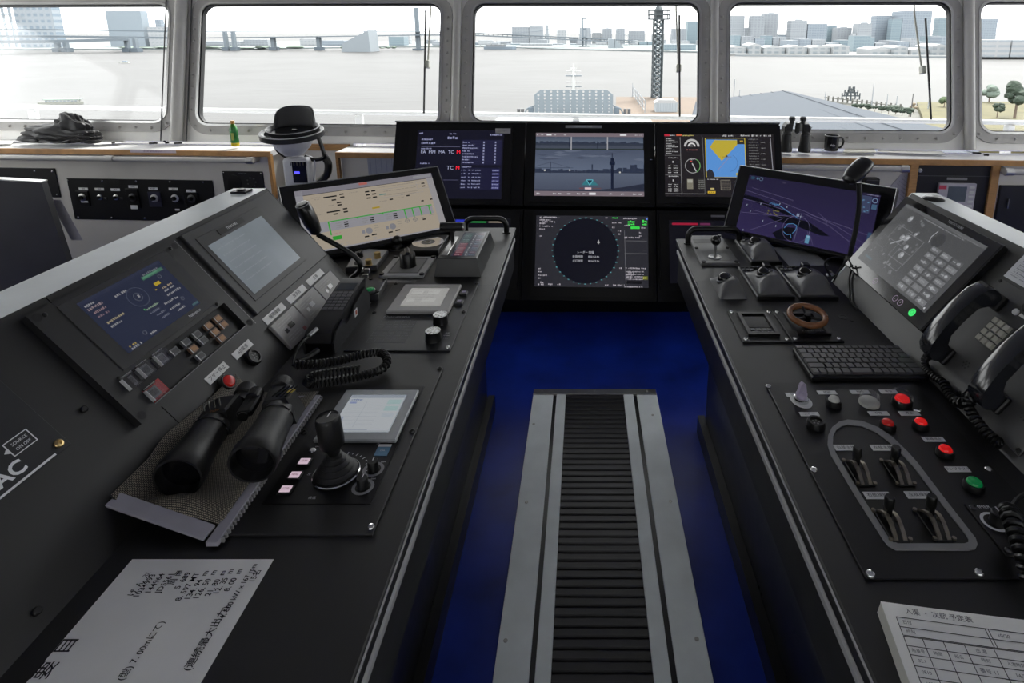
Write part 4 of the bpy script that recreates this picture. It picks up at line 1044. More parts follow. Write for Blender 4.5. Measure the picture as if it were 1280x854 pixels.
# ---- square dial plate
r, q, c = panel_thing('dial_plate', 'square silver-edged plate with black rotary knob behind the touch unit', 'rotary dial', DESK, [(489, 323), (545, 323), (529.5, 347), (478.6, 347)])
w = q[1][0] - q[3][0] + .0; x0, x1 = min(q[0][0], q[3][0]), max(q[1][0], q[2][0]); x0 = (q[0][0] + q[3][0]) / 2; x1 = (q[1][0] + q[2][0]) / 2; y0, y1 = q[3][1], q[1][1]
plate(r, rectpts(x0, y0, x1, y1), .008, M('pale_plate', (.50, .50, .49), .42), bev=.002)
plate(r, rectpts(x0 + .022, y0 + .018, x1 - .022, y1 - .018), .0006, GREY, 'dial_face', 0, z=.008)
B().prism(rectpts(x0 + .026, y0 + .022, x1 - .026, y1 - .022), .0086, .0089, holes=[rectpts(x0 + .0275, y0 + .0235, x1 - .0275, y1 - .0235)]).o('dial_outline', INK, r)
k = knob(r, 0, -.004, .0089, .028, .05, PLAS, pointer=False); B().box(0, 0, .05, .018, .056, .010, bev=.004, m=Matrix.Rotation(math.radians(20), 4, 'Z')).o('pointer', PLAS, k)
for x in (x0 + .008, x1 - .008):
    for y in (y0 + .008, y1 - .008): B().cyl(x, y, .008, .0085, .005, n=14, bev=.001).o('corner_screw', PLAS, r)
a = DESK.px(484, 352); d = DESK.px(520, 350); tp = thing('tape_label', 'clear tape strip with faint print lying before the square dial plate', 'label', DESK.mat((a[0] + d[0]) / 2, a[1])); B().box(0, 0, 0, .10, .022, .0006).o('strip', M('clear_tape', (.20, .20, .20), .2), tp); text('操作禁止', .012, tp, M('printed_grey'), (.015, 0, .0008))

# ---- disc on its box
a = DESK.px(508, 320); d = DESK.px(548, 320); bk = DESK.px(556, 300)
r = thing('disc_box', 'silver disc lying on a flat black box near the far-left monitor', 'disc', DESK.mat((a[0] + d[0]) / 2 + .0, (a[1] + bk[1]) / 2 + .0))
w, dd = d[0] - a[0], bk[1] - a[1]; B().box(0, 0, 0, w, dd, .022, bev=.002).o('box', PLAS, r)
B().box(0, 0, .022, w * .97, dd * .97, .001).o('box_top', DGREY, r)
B().lathe([(.060, 0), (.060, .0012), (.0075, .0012), (.0075, 0)], 40, z=.0232).o('disc', M('disc_silver', (.80, .80, .80), .12, 1.0, var=.25, scale=2), r)
B().lathe([(.026, 0), (.026, .0006), (.011, .0006)], 30, z=.0245, cap=False).o('hub_print', GREY, r)

# ---- small ball switch in a ring, with tag
u, v = DESK.px(496.8, 310); r = thing('ball_switch', 'small black ball-shaped switch in a round recess beside the disc box', 'switch', DESK.mat(u, v))
B().lathe([(.040, 0), (.040, .002), (.034, .003), (.033, .0008), (0, .0008)], 30).o('ring', DGREY, r); B().lathe([(.014, 0), (.010, .02)], 16, z=.0008).o('stem', PLAS, r); B().ball(0, 0, .032, .019).o('ball_grip', PLAS, r); B().lathe([(.024, 0), (.022, .01), (.014, .016)], 20, z=.0008).o('collar', PLAS, r)
u, v = DESK.px(506, 303.5); r = thing('tag_strip', 'tiny white tag strip behind the small ball switch', 'label', DESK.mat(u, v, 0, .1)); B().box(0, 0, 0, .055, .016, .001).o('strip', LABEL, r); text('AIS', .010, r, INK, (0, 0, .0012))

# ---- grey plate with brass knobs
p4 = [(447, 315), (486, 318), (471, 338), (432, 341)]
r, q, c = panel_thing('brass_knob_plate', 'small grey plate with two brass knobs and a black toggle, under the corner monitor', 'control panel', DESK, p4)
plate(r, q[::-1] if False else [q[3], q[2], q[1], q[0]], .018, DGREY, 'base', .002); q2 = [(x * .94, y * .92) for x, y in q]
plate(r, [q2[3], q2[2], q2[1], q2[0]], .0012, M('pale_plate'), 'face', 0, z=.018)
for x, y in ((472, 322), (461, 331)):
    u, v = loc(DESK, c, x, y, .02); B().lathe([(.0125, 0), (.0125, .003), (.011, .004), (.011, .020), (.0095, .022), (0, .022)], 20, x=u, y=v, z=.0192).o('brass_knob', BRASS, r)
u, v = loc(DESK, c, 450, 321, .02); k = knob(r, u, v, .0192, .012, .014); B().box(0, 0, .014, .009, .034, .010, bev=.003).o('toggle_wing', PLAS, k)
text('VHF', .012, r, M('red_print', (.35, .06, .05), .6), (-.02, -.012, .0194))

# ---- green button box
r, q, c = panel_thing('green_button_box', 'small black box with round green push button, behind the radio handset', 'push button', DESK, [(456, 356), (484.5, 355), (473.5, 375), (443, 376)])
plate(r, [q[3], q[2], q[1], q[0]], .022, M('button_box_grey', (.07, .07, .072), .4), 'box', .003)
u, v = loc(DESK, c, 462, 362.5, .03); button(r, u, v, .022, .0165, GRNL, h=.011, dome=.003)
for i in (1, 2): u, v = q[i][0] * .86, q[i][1] * .8; B().cyl(u, v, .022, .006, .004, n=12).o('screw', PLAS, r)
u, v = q[1][0] * -.6, q[1][1] * .8; B().cyl(u, v, .022, .006, .004, n=12).o('screw', PLAS, r)
u, v = DESK.px(459.5, 379.5); t_ = thing('tag_strip', 'tiny white tag below the green button box', 'label', DESK.mat(u, v, 0, 0)); B().box(0, 0, 0, .018, .014, .001).o('strip', LABEL, t_); text('1', .009, t_, INK, (0, 0, .0012))

# ---- radio handset in its cradle
lb = DESK.px(384, 441); rb = DESK.px(415, 444.5); rk = DESK.px(459.5, 385)
ang = math.atan2(rk[1] - rb[1], rk[0] - rb[0]) - PI / 2
r = thing('radio_handset', 'black radio handset with keypad standing in its cradle beside a coiled cord', 'handset', DESK.mat((lb[0] + rb[0]) / 2, (lb[1] + rb[1]) / 2, 0, ang * .75))
Ln = math.hypot(rk[0] - rb[0], rk[1] - rb[1]); Wd = math.hypot(rb[0] - lb[0], rb[1] - lb[1]) * 1.12
prof = [(0, 0), (Ln, 0), (Ln, .045), (Ln * .9, .078), (Ln * .55, .062), (Ln * .5, .045), (Ln * .32, .04), (Ln * .27, .062), (.02, .052), (0, .03)]
rotm = Matrix(((0, 0, 1, 0), (1, 0, 0, 0), (0, 1, 0, 0), (0, 0, 0, 1)))
CRD = M('cradle_grey', (.020, .021, .024), .42)
for s_ in (-1, 1): B().prism(prof, s_ * Wd / 2 - (.005 if s_ > 0 else 0), s_ * Wd / 2 + (.005 if s_ < 0 else 0), m=rotm).o('cradle_cheek', CRD, r)
B().prism([(0, 0), (Ln, 0), (Ln, .04), (Ln * .5, .028), (0, .028)], -Wd / 2 + .006, Wd / 2 - .006, m=rotm).o('cradle_base', BLK2, r)
hp = [(.0, .030), (.006, .056), (.03, .066), (Ln * .35, .074), (Ln * .86, .098), (Ln * .98, .098), (Ln, .088), (Ln * .96, .05), (Ln * .6, .040)]
hs_ = B().prism(hp, -Wd / 2 + .008, Wd / 2 - .008, m=rotm).o('handset_body', M('handset_black', (.009, .0095, .011), .36), r)
sl = math.atan2(.024, Ln * .51)
fm = Matrix.Translation((0, Ln * .35, .0742)) @ Matrix.Rotation(sl, 4, 'X')
for i in range(4):
    for j in range(6): B().box((i - 1.5) * Wd * .185, .012 + j * Ln * .055, 0, Wd * .15, Ln * .04, .0022, bev=.0005, m=fm).o('key', M('radio_key', (.16, .16, .165), .3), r)
B().box(0, Ln * .44, 0, Wd * .62, Ln * .12, .001, m=fm).o('display', M('handset_display', (.05, .06, .07), .15), r)
B().box(0, Ln * .37, 0, Wd * .7, Ln * .006, .001, m=fm).o('display_rule', GREY, r)
B().box(Wd / 2 + .0006, Ln * .58, .028, .001, .02, .022).o('warning_tag', LABEL, r); B().box(Wd / 2 + .0012, Ln * .58, .033, .001, .01, .012).o('tag_print', M('tag_red', (.5, .15, .08), .6), r)
# its coiled cord on the desk
def dpt(x, y, h): u, v = DESK.px(x, y, h); return Vector((u, v, .83 + h))
cp = [dpt(368, 457, .045), dpt(385, 456, .04), dpt(420, 452, .03), dpt(455, 443, .03), dpt(476, 441, .03), dpt(484, 450, .03), dpt(478, 461, .022), dpt(455, 469, .02), dpt(420, 476, .018), dpt(392, 480, .018), dpt(384, 478, .03), dpt(392, 470, .045), dpt(420, 466, .05), dpt(450, 462, .05)]
ck = coil(cp, .0085, .0028, .0088, 6, 9).o('coiled_cord', PLAS); setp(ck, 'long loop of black coiled cord lying before the radio handset', 'cord')
lead = [dpt(366, 457, .045), dpt(368, 445, .055), dpt(376, 430, .065), dpt(388, 419, .06), dpt(394, 413, .065)]
B().tube(smoothpath(lead, 6), .003, 8).o('plug_lead', PLAS, ck); B().tube([dpt(386, 420, .062), dpt(396, 411, .066)], .0055, 10).o('plug', STEEL, ck)
B().tube([dpt(372, 452, .028), dpt(384, 447, .025), dpt(397, 438, .025)], .0075, 10).o('strain_relief', PLAS, ck)

# ---- frame strips, mesh mat and binoculars over the crease
FR = M('lilac_grey_strip', (.36, .35, .40), .45, var=.05)
mz = .83
fr_ = thing('mat_frame', 'grey slotted edging strips holding a mesh mat, under the big binoculars', 'tray', DESK.mat(*DESK.px(330, 590)))
fo = Vector(fr_.matrix_world.translation)
def L3(v): return Vector(v) - fo
def strip3(p, q, w, th, name='edge_strip', nrm=None):
    p, q = L3(p), L3(q); d = q - p; L = d.length; X = d.normalized(); N = Vector(nrm or (0, 0, 1)); N = (N - X * N.dot(X)).normalized(); Yv = N.cross(X)
    m = Matrix((X, Yv, N)).transposed().to_4x4(); m.translation = p
    return B().box(L / 2, 0, 0, L, w, th, bev=.001, m=m).o(name, FR, fr_), m, L
s1_, m1, L1 = strip3(dpt(265, 684, .006), dpt(396, 498, .006), .020, .009)
def slp(x, y, h): u, v = LSL.px(x, y, h); return LSL.P(u, v, h)
s2_, m2, L2 = strip3(dpt(262, 668, .010), Vector((-.80, dpt(262, 668, .010).y + .030, .878)), .026, .006, nrm=(.35, -.2, 1))
s3_, m3, L3_ = strip3(dpt(395, 500, .010), dpt(340, 502, .012), .020, .006)
tooth = B().box(0, 0, 0, .0035, .005, .007).o('tooth', M('tooth_grey', (.30, .30, .30), .5), fr_); tooth.matrix_local = m1 @ Matrix.Translation((.01, -.0125, 0))
for k in range(1, int(L1 / .0085)):
    t = share(tooth, fr_); t.matrix_local = m1 @ Matrix.Translation((.01 + k * .0085, -.0125, 0))
# mesh mat: sags between slope and strip
MESH = M('woven_mesh', (.30, .265, .20), .7, var=.15, scale=60)
def _mesh():
    m = MESH; n = m.node_tree.nodes; l = m.node_tree.links; bs = n['Principled BSDF']
    tc = n.new('ShaderNodeTexCoord'); br_ = n.new('ShaderNodeTexBrick'); br_.inputs['Scale'].default_value = 1; mp = n.new('ShaderNodeMapping'); mp.inputs['Scale'].default_value = (170, 120, 120)
    l.new(tc.outputs['UV'], mp.inputs[0]); mp.inputs['Scale'].default_value = (44, 84, 1); l.new(mp.outputs[0], br_.inputs[0])
    br_.inputs['Color1'].default_value = (.36, .32, .25, 1); br_.inputs['Color2'].default_value = (.27, .24, .19, 1); br_.inputs['Mortar'].default_value = (.02, .02, .02, 1); br_.inputs['Mortar Size'].default_value = .14; br_.inputs['Brick Width'].default_value = .9; br_.inputs['Row Height'].default_value = .62
    l.new(br_.outputs['Color'], bs.inputs['Base Color']); bp = n.new('ShaderNodeBump'); bp.inputs['Strength'].default_value = .8; bp.inputs['Distance'].default_value = .002; bp.invert = True; l.new(br_.outputs['Fac'], bp.inputs['Height']); l.new(bp.outputs[0], bs.inputs['Normal'])
_mesh()
yA_, yB_ = dpt(262, 668, 0).y + .006, dpt(395, 500, 0).y + .01
def matfn(s, t):
    y = yA_ + (yB_ - yA_) * t; x0 = -.613; x1 = -.800
    x = x0 + (x1 - x0) * s
    base = .838 if x > -.763 else .838 + (-.763 - x) * 1.3
    wave = .024 * math.exp(-((t - .06) / .07) ** 2) * math.sin(PI * min(1, s * 1.05)) + .012 * math.exp(-((t - .36) / .12) ** 2) * (.4 + .6 * s) + .006 * math.sin(9 * t + 3 * s)
    return L3((x, y + .012 * s * (1 - t), base + max(0, wave) + .004))
b = B(); uvl = b.bm.loops.layers.uv.new('UVMap'); nu, nv = 24, 60
vs_ = [[b.bm.verts.new(matfn(i / nu, j / nv)) for j in range(nv + 1)] for i in range(nu + 1)]
for i in range(nu):
    for j in range(nv):
        f = b.bm.faces.new((vs_[i][j], vs_[i][j + 1], vs_[i + 1][j + 1], vs_[i + 1][j]))
        for lp, (ii, jj) in zip(f.loops, ((i, j), (i, j + 1), (i + 1, j + 1), (i + 1, j))): lp[uvl].uv = (ii / nu, jj / nv * 1.0)
b.o('mesh_mat', MESH, fr_, solid=.003)

def binoculars(label, scale=1.0, strap=False):
    """big porro-prism binoculars; local: barrels point to -y, top is +z"""
    r = thing('binoculars', label, 'binoculars', Matrix())
    AR = M('rubber_armour', (.009, .009, .0095), .46, var=.15, scale=40, bump=.15, bscale=500)
    for s_ in (-1, 1):
        x = s_ * .058
        m = Matrix.Translation((x, 0, 0)) @ Matrix.Rotation(PI / 2, 4, 'X')       # z axis -> -y
        B().lathe([(.026, -.005), (.029, .01), (.031, .05), (.034, .085), (.0385, .105), (.0385, .122), (.0375, .125), (.0340, .125), (.0325, .105), (.0, .103)], 32, m=m).o('objective_barrel', AR, r)
        lens = B().lathe([(.0322, .1055), (.0, .109)], 28, m=m, cap=False).o('objective_lens', GLOSS, r)
        B().lathe([(.0296, .012), (.0308, .014), (.0296, .016)], 28, m=m, cap=False).o('barrel_ring', GLOSS, r)
        # prism housing
        b = B(); b.prism([(x - s_ * .030 - .004, .0), (x + s_ * .028, -.006), (x + s_ * .030, .038), (x + s_ * .010, .062), (x - s_ * .036, .060)], -.024, .026, top=[(x - s_ * .026, .006), (x + s_ * .020, .002), (x + s_ * .022, .034), (x + s_ * .008, .054), (x - s_ * .030, .052)], bev=.004)
        b.o('prism_housing', AR, r)
        for k in range(4): B().box(x + s_ * (.020 - k * .008), .024 + k * .003, .0245, .0025, .034, .0035, bev=.001, rz=s_ * -.5).o('grip_rib', GLOSS, r)
        xe = s_ * .034; me_ = Matrix.Translation((xe, .054, .004)) @ Matrix.Rotation(-PI / 2, 4, 'X')
        B().lathe([(.014, 0), (.014, .018), (.0185, .02), (.0195, .036), (.0185, .042), (.014, .043), (.0125, .036), (0, .036)], 24, m=me_).o('eyepiece', RUB, r)
    B().box(0, .022, .006, .028, .05, .014, bev=.003).o('bridge', PLAS, r)
    m = Matrix.Translation((0, .062, .016)) @ Matrix.Rotation(PI / 2, 4, 'X')
    fw = B(); fw.lathe([(.0115, 0), (.013, .002), (.013, .024), (.0115, .026), (0, .026)], 26, m=m)
    for k in range(18):
        a_ = 2 * PI * k / 18; fw.box(.013 * math.cos(a_), .013 * math.sin(a_), .003, .0016, .0016, .02, m=m, rz=a_)
    fw.o('focus_wheel', PLAS, r)
    B().tube([(0, .036, .016), (0, -.004, .012)], .006, 12).o('hinge', PLAS, r); B().lathe([(.009, 0), (.009, .004), (0, .0045)], 18, m=Matrix.Translation((0, -.004, .012)) @ Matrix.Rotation(PI / 2, 4, 'X')).o('hinge_cap', PLAS, r)
    return r
bn = binoculars('large black binoculars lying on the brown mesh mat')
emb = B().lathe([(.009, 0), (.009, .0006), (0, .0006)], 5); e_ = emb.o('gold_emblem', M('gold_print', (.62, .45, .08), .4, .6), bn); e_.location = (.078, .026, .0262); e_.scale = (1, .7, 1)
text('7x50', .008, bn, M('orange_print', (.5, .2, .05), .6), (-.052, .008, .0263), rz=.1)
# centre of the two objective ends, and of the eyepiece ends
o1 = dpt(227, 591, .054); o2 = dpt(318.5, 573, .070); bx = (o2 - o1).normalized(); mid = (o1 + o2) / 2
by = Vector((.02, 1, .06)); by = (by - bx * by.dot(bx)).normalized(); bz_ = bx.cross(by)
sc_ = (o2 - o1).length / .116
m = Matrix((bx, by, bz_)).transposed().to_4x4() @ Matrix.Scale(sc_, 4); m.translation = mid + by * .112 * sc_
bn.matrix_world = m
print('BINOC scale', sc_)

# ---- data sheet lying on the desk
r, q, c = panel_thing('data_sheet', 'white printed data sheet lying flat on the left desk edge', 'paper', DESK, [(166, 699.6), (344, 697), (250, 854), (31.5, 854)])
x0, x1, y1 = -.723 - c[0], -.497 - c[0], q[0][1]; y0 = y1 - .315
B().box((x0 + x1) / 2, (y0 + y1) / 2, 0, x1 - x0, y1 - y0, .0006).o('sheet', PAPER, r)
def vline(x, y, s, size, ax='LEFT', sx=1): u, v = loc(DESK, c, x, y); text(s, size, r, INK, (u, v, .0009), rz=PI / 2, ax=ax, ay='CENTER', sx=sx)
BD = .00012
def vl(x, y, s_, size=.0124, sx=.9): u, v = loc(DESK, c, x, y); text(s_, size, r, INK, (u, v, .0009), rz=PI / 2, ax='LEFT', sx=sx, bold=BD)
for (x, y, s_) in ((163, 746, 'げ ん ぶ'), (169, 748, '1034993'), (184, 743, '144964'), (197, 742, 'JD5561'), (213, 732, '周 南'), (221, 737, '5. 689'), (222, 752, '8. 597 MT'), (233, 751, '134. 94  m'), (244, 750, '126. 50  m'), (259, 746, '21. 80  m'), (269, 744, '12. 35  m'), (283, 740, '8. 00  m')): vl(x, y, s_)
vl(277, 774, '4, 800 kW x 167 rpm', .0112); vl(314, 729, '15名'); vl(233, 840, '(連続最大出力)', .0135, 1); vl(150, 852, '(型) 7. 00mにて)', .0125); vl(18, 886, '船 要 目', .025, 1)
# ================================================================== LEFT SLOPE
def S(x, y, h=0): return LSL.px(x, y, h)
# ---- unit 1: display with key block
r = thing('alarm_display_unit', 'dark alarm panel with blue display, clear-guarded keys and one red key', 'display panel', LSL.mat(1.149, .264))
T1 = .014; UP = M('unit_charcoal', (.012, .012, .013), .42, var=.1, scale=25, bump=.08, bscale=900)
x0, x1, y0, y1 = .955 - 1.149, 1.343 - 1.149, .125 - .264, .403 - .264
kx0, kx1, ky0, ky1 = 1.002 - 1.149, 1.316 - 1.149, .138 - .264, .213 - .264
B().prism(rectpts(x0, y0, x1, y1), 0, T1, holes=[rectpts(kx0, ky0, kx1, ky1)]).o('plate', UP, r)
B().prism(rectpts(kx0 + .0005, ky0 + .0005, kx1 - .0005, ky1 - .0005), .0, .003).o('key_well', BLK2, r)
gl = B().box(0, 0, 0, .292, .168, .0016, bev=.0005).o('glass_panel', M('smoked_glass', (.040, .040, .042), .30), r); gl.location = (.004, .044, T1)
P = lambda x, y, h=T1: tuple(a - b_ for a, b_ in zip(S(x, y, h), (1.149, .264)))
a = P(86, 385); d = P(246, 386); w, h = .222, .135
cv = Canvas(w, h); NV = (.022, .028, .058); cv.rect(0, 0, 1, 1, NV, 0); cv.rect(.0, .0, 1, .06, (.03, .036, .07), 1)
G = (.30, .30, .32)
cv.ring(.5, .36, .17, .012, (.07, .08, .12)); cv.ring(.5, .36, .07, .01, (.10, .11, .14)); cv.rect(.5, .33, .02, .05, (.3, .3, .32), 3)
for (x, y, ww, col) in ((.03, .08, .10, G), (.03, .14, .16, (.28, .22, .24)), (.05, .22, .13, (.26, .18, .2)), (.05, .30, .12, (.2, .14, .17)), (.07, .44, .2, (.35, .30, .2)), (.07, .52, .12, G), (.05, .90, .1, (.35, .26, .08)), (.05, .95, .12, G), (.32, .16, .14, G), (.46, .58, .16, (.25, .34, .25)), (.46, .66, .13, (.14, .15, .2)), (.5, .74, .12, (.14, .15, .2)), (.52, .82, .1, (.14, .15, .2)), (.72, .08, .2, (.16, .18, .2)), (.78, .42, .13, (.35, .28, .2)), (.77, .48, .14, G), (.76, .56, .19, G), (.66, .66, .12, G), (.8, .67, .05, G), (.66, .78, .14, G), (.72, .86, .1, G), (.3, .92, .08, G)): cv.words(x, y, ww, .045, col, 2)
cv.rect(.68, .12, .28, .06, (.06, .16, .11), 2); cv.rect(.69, .13, .2, .03, (.10, .26, .17), 3); cv.rect(.74, .30, .075, .06, (.50, .36, .03), 2)
for (x, y) in ((.86, .25), (.87, .76), (.27, .88)): cv.ring(x, y, .03, .008, (.16, .17, .2))
cv.rect(.44, .57, .015, .03, (.1, .4, .15), 3); cv.rect(.9, .93, .09, .04, (.06, .12, .14), 2); cv.rect(.7, .4, .02, .02, (.5, .35, .05), 3)
for k in range(7): cv.line((.03, .36 + k * .09), (.42, .36 + k * .09), .004, (.035, .042, .075), 1)
cv.o(gl, displaymat('display_low', .62), (.001 - .004 + (1.149 - 1.149), .004, .0018))
text('Nabtesco', .010, gl, WINK, (.075, -.074, .0019))
KEY = M('key_grey', (.16, .165, .17), .4); KEYO = M('key_amber', (.24, .14, .09), .45)
def key(x, y, mat, guard=False, sz=(.021, .017)):
    u, v = P(x, y, .010); k = B().box(0, 0, 0, sz[0], sz[1], .008, bev=.0012).o('key', mat, r); k.location = (u, v, .003)
    B().box(0, 0, .008, sz[0] * .7, sz[1] * .6, .0004).o('key_legend', M('legend_dark', (.07, .07, .075), .5) if mat is KEY else M('legend_amber', (.42, .22, .10), .5), k)
    B().box(-sz[0] * .47, 0, .007, .0012, sz[1], .0015).o('key_edge', LABEL, k) if not guard else None
    if guard:
        B().box(0, 0, .010, sz[0] * 1.25, sz[1] * 1.35, .009, bev=.0015).o('flip_guard', CLEAR, k); B().tube([(-sz[0] * .5, sz[1] * .72, .012), (sz[0] * .5, sz[1] * .72, .012)], .0018, 8).o('guard_hinge', CHROME, k)
        B().box(-sz[0] * .6, 0, .012, .0015, sz[1] * 1.2, .007).o('guard_edge', M('guard_edge', (.62, .62, .63), .2), k)
    return k
for x, y in ((162, 478.5), (181, 463.5), (201, 449)): key(x, y, KEY, True, (.028, .022))
u, v = P(191, 493, .008); B().box(u, v, .003, .072, .036, .0022, bev=.0003).o('red_backing', M('red_panel', (.45, .02, .025), .45), r)
key(191.5, 491.5, KEY, True, (.030, .022))
for x, y, m_ in ((219, 439, 0), (233, 427.5, 0), (246.5, 417.7, 0), (242.3, 435.7, 1), (254.6, 425, 0), (251.3, 444.8, 0), (261, 407, 1), (272.6, 398, 1), (269.3, 414.8, 1), (280, 405.4, 1), (277.5, 422.6, 1)): key(x, y, KEYO if m_ else KEY)
for x, y in ((x0 + .012, y1 - .012), (x1 - .012, y1 - .012), (x0 + .012, y0 + .012), (x1 - .012, y0 + .012)): B().lathe([(.0085, .0004), (.006, .0004), (.006, .0001), (0, .0001)], 16, x=x, y=y, z=T1).o('screw_recess', INK, r)
for x, y in ((x0 + .026, y1 - .014), (x1 - .028, y1 - .012), (kx0 - .012, ky1 + .004), (kx1 - .02, ky1 + .008)): screw(r, x, y, T1, .0042, PLAS)
ET = M('glint_grey', (.22, .22, .225), .4)
B().box(x1 + .0008, (y0 + y1) / 2, T1 - .002, .0014, y1 - y0, .002).o('edge_trim', ET, r); B().box((kx0 + kx1) / 2, ky0 - .0008, T1 + .0001, kx1 - kx0, .0014, .0004).o('well_glint', ET, r)  # light strips imitate glints on the plate and key well edges
# ---- unit 2: grey touch display
r = thing('touch_display_unit', 'charcoal panel with pale grey touch display under a black maker plate', 'display panel', LSL.mat(1.59, .274))
B().prism(rectpts(-.212, -.136, .205, .135), 0, .008, bev=.002).o('bezel', M('unit_grey', (.04, .04, .041), .42, var=.07), r)
B().prism(rectpts(-.185, -.106, .10, .110), .008, .0095, bev=.001).o('inner_bezel', M('unit_grey2', (.032, .032, .033), .42, var=.07), r)
B().prism(rectpts(-.171, -.090, .083, .079), .0095, .0102).o('screen_glass', M('grey_screen', (.46, .52, .56), .18, var=.12, scale=7), r)
cv = Canvas(.25, .165)
for k in range(6): cv.words(.06, .1 + k * .13, .5, .03, (.52, .57, .61), 1)
cv.words(.15, .03, .1, .05, (.4, .45, .5), 2); cv.o(r, printmat('faint_print', .3), (-.044, -.0055, .0104), 'faint_text')
pl2 = B().box(0, 0, 0, .115, .017, .0014).o('maker_plate', PLAS, r); u, v = S(288, 281, .01); pl2.location = (u - 1.59, v - .274 - .004, .0095); text('TERASAKI', .011, pl2, WINK, (0, 0, .0017))
# ---- three-module switch unit
r = thing('switch_module_row', 'row of three grey switch modules beside the radio handset', 'switch unit', LSL.mat(1.561, .054))
for i in range(3):
    cx = (i - 1) * .1225
    md = B().box(0, 0, 0, .1195, .083, .010, bev=.0015).o('module', M('module_grey', (.32, .31, .30), .42, var=.06), r); md.location = (cx, 0, 0)
    B().box(-.028, .002, .010, .012, .011, .0012).o('switch_window', GLOSS if i != 1 else LABEL, md); B().box(.0, .006, .010, .022, .014, .0012).o('switch_window', GLOSS if i != 1 else LABEL, md)
    cv = Canvas(.11, .075)
    for k in range(3): cv.words(.1, .08 + k * .1, .6, .05, (.46, .45, .44), 1)
    for k in range(3): cv.words(.1, .66 + k * .1, .5, .05, (.46, .45, .44), 1)
    cv.o(md, printmat(), (0, 0, .0103), 'module_print')
    if i == 0: B().box(.03, -.026, .010, .012, .010, .0008).o('red_mark', M('dull_red', (.32, .10, .10), .5), md)
for i, (x, y, s_) in enumerate(((343, 392, '機関操縦'), (370.6, 367.5, '推進器'), (393.8, 346.5, '主機'))):
    u, v = S(x, y); t_ = thing('name_strip', ['white name strip with four characters above the near switch module', 'white name strip above the middle switch module', 'white name strip above the far switch module'][i], 'label', LSL.mat(u, v)); B().box(0, 0, 0, .098, .021, .0014, bev=.0003).o('strip', LABEL, t_); text(s_, .013, t_, INK, (0, 0, .0017))
# ---- red button, socket, their labels
u, v = S(285.5, 477, .01); r = thing('buzzer_stop_button', 'red push button in black ring on the left slope', 'push button', LSL.mat(u, v)); button(r, 0, 0, 0, .0145, REDL, h=.013, dome=.005); p_ = S(271, 466.5); plaque(r, p_[0] - u, p_[1] - v, 0, .070, .019, 'ブザー停止', .0115)
u, v = S(317.5, 446, .008); r = thing('socket_cap', 'black round socket cap with slots beside the red button', 'socket', LSL.mat(u, v))
B().lathe([(.021, 0), (.021, .010), (.018, .013), (.014, .013), (.013, .010), (0, .010)], 26).o('ring', PLAS, r)
for k in range(4): B().box(.006 * math.cos(k * PI / 2 + .5), .006 * math.sin(k * PI / 2 + .5), .010, .005, .002, .001, rz=k * PI / 2 + .5).o('slot', GREY, r)
p_ = S(303, 437); plaque(r, p_[0] - u, p_[1] - v, 0, .070, .019, 'AIS電源', .0115)
# ---- nearest panel with the maker's lettering
r = thing('selector_unit', 'black selector plate with white lettering and brass screw at the near slope end', 'control panel', LSL.mat(.66, .26))
B().prism(rectpts(-.20, -.083, .197, .07), 0, .003, bev=.0005).o('plate', M('slate_plate', (.013, .014, .017), .4, var=.08), r)
p_ = S(22, 604); text('BEMAC', .030, r, WINK, (.076, -.0605, .0033), sx=1.12, bold=.0009); B().box(.072, -.0795, .003, .195, .0035, .0004).o('underline', WINK, r)
ax_ = .66; sx0, sy0 = S(18, 568)[0] - .66, S(18, 568)[1] - .26
bx_ = B(); bx_.prism(rectpts(.128, -.044, .168, -.018), .003, .0034, holes=[rectpts(.1295, -.0425, .1665, -.0195)]); bx_.o('legend_frame', WINK, r)
text('SOURCE', .0068, r, WINK, (.149, -.027, .0034)); text('ON OFF', .0068, r, WINK, (.149, -.0365, .0034))
B().prism([(.121, -.0315), (.128, -.0265), (.128, -.0365)], .003, .0034).o('legend_arrow', WINK, r)
ring = B(); ring.lathe([(.022, 0), (.0255, 0)], 40, x=.105, y=.030, z=.0032, cap=False); ring.o('dial_ring', WINK, r)
u, v = S(71.7, 556); screw(r, u - .66, v - .26, .003, .0075, BRASS, .004)
u, v = S(104, 512.5); t_ = thing('panel_screw', 'single black screw beside the console seam', 'screw', LSL.mat(u, v)); B().lathe([(.006, 0), (.006, .004), (.0045, .0055), (0, .0055)], 12).o('head', PLAS, t_)
u, v = S(45, 765); t_ = thing('panel_screw', 'single black screw low on the slope beside the data sheet', 'screw', LSL.mat(u, v)); B().lathe([(.006, 0), (.006, .004), (.0045, .0055), (0, .0055)], 12).o('head', PLAS, t_)
# ---- cap on the ledge
q = atz(302, 240, 1.165); t_ = thing('lamp_base', 'small black base stud on the grey ledge of the left console', 'stud', q); B().box(0, 0, 0, .05, .045, .006, bev=.003).o('base', PLAS, t_); B().lathe([(.015, .006), (.011, .010), (0, .0105)], 14).o('stud', PLAS, t_)
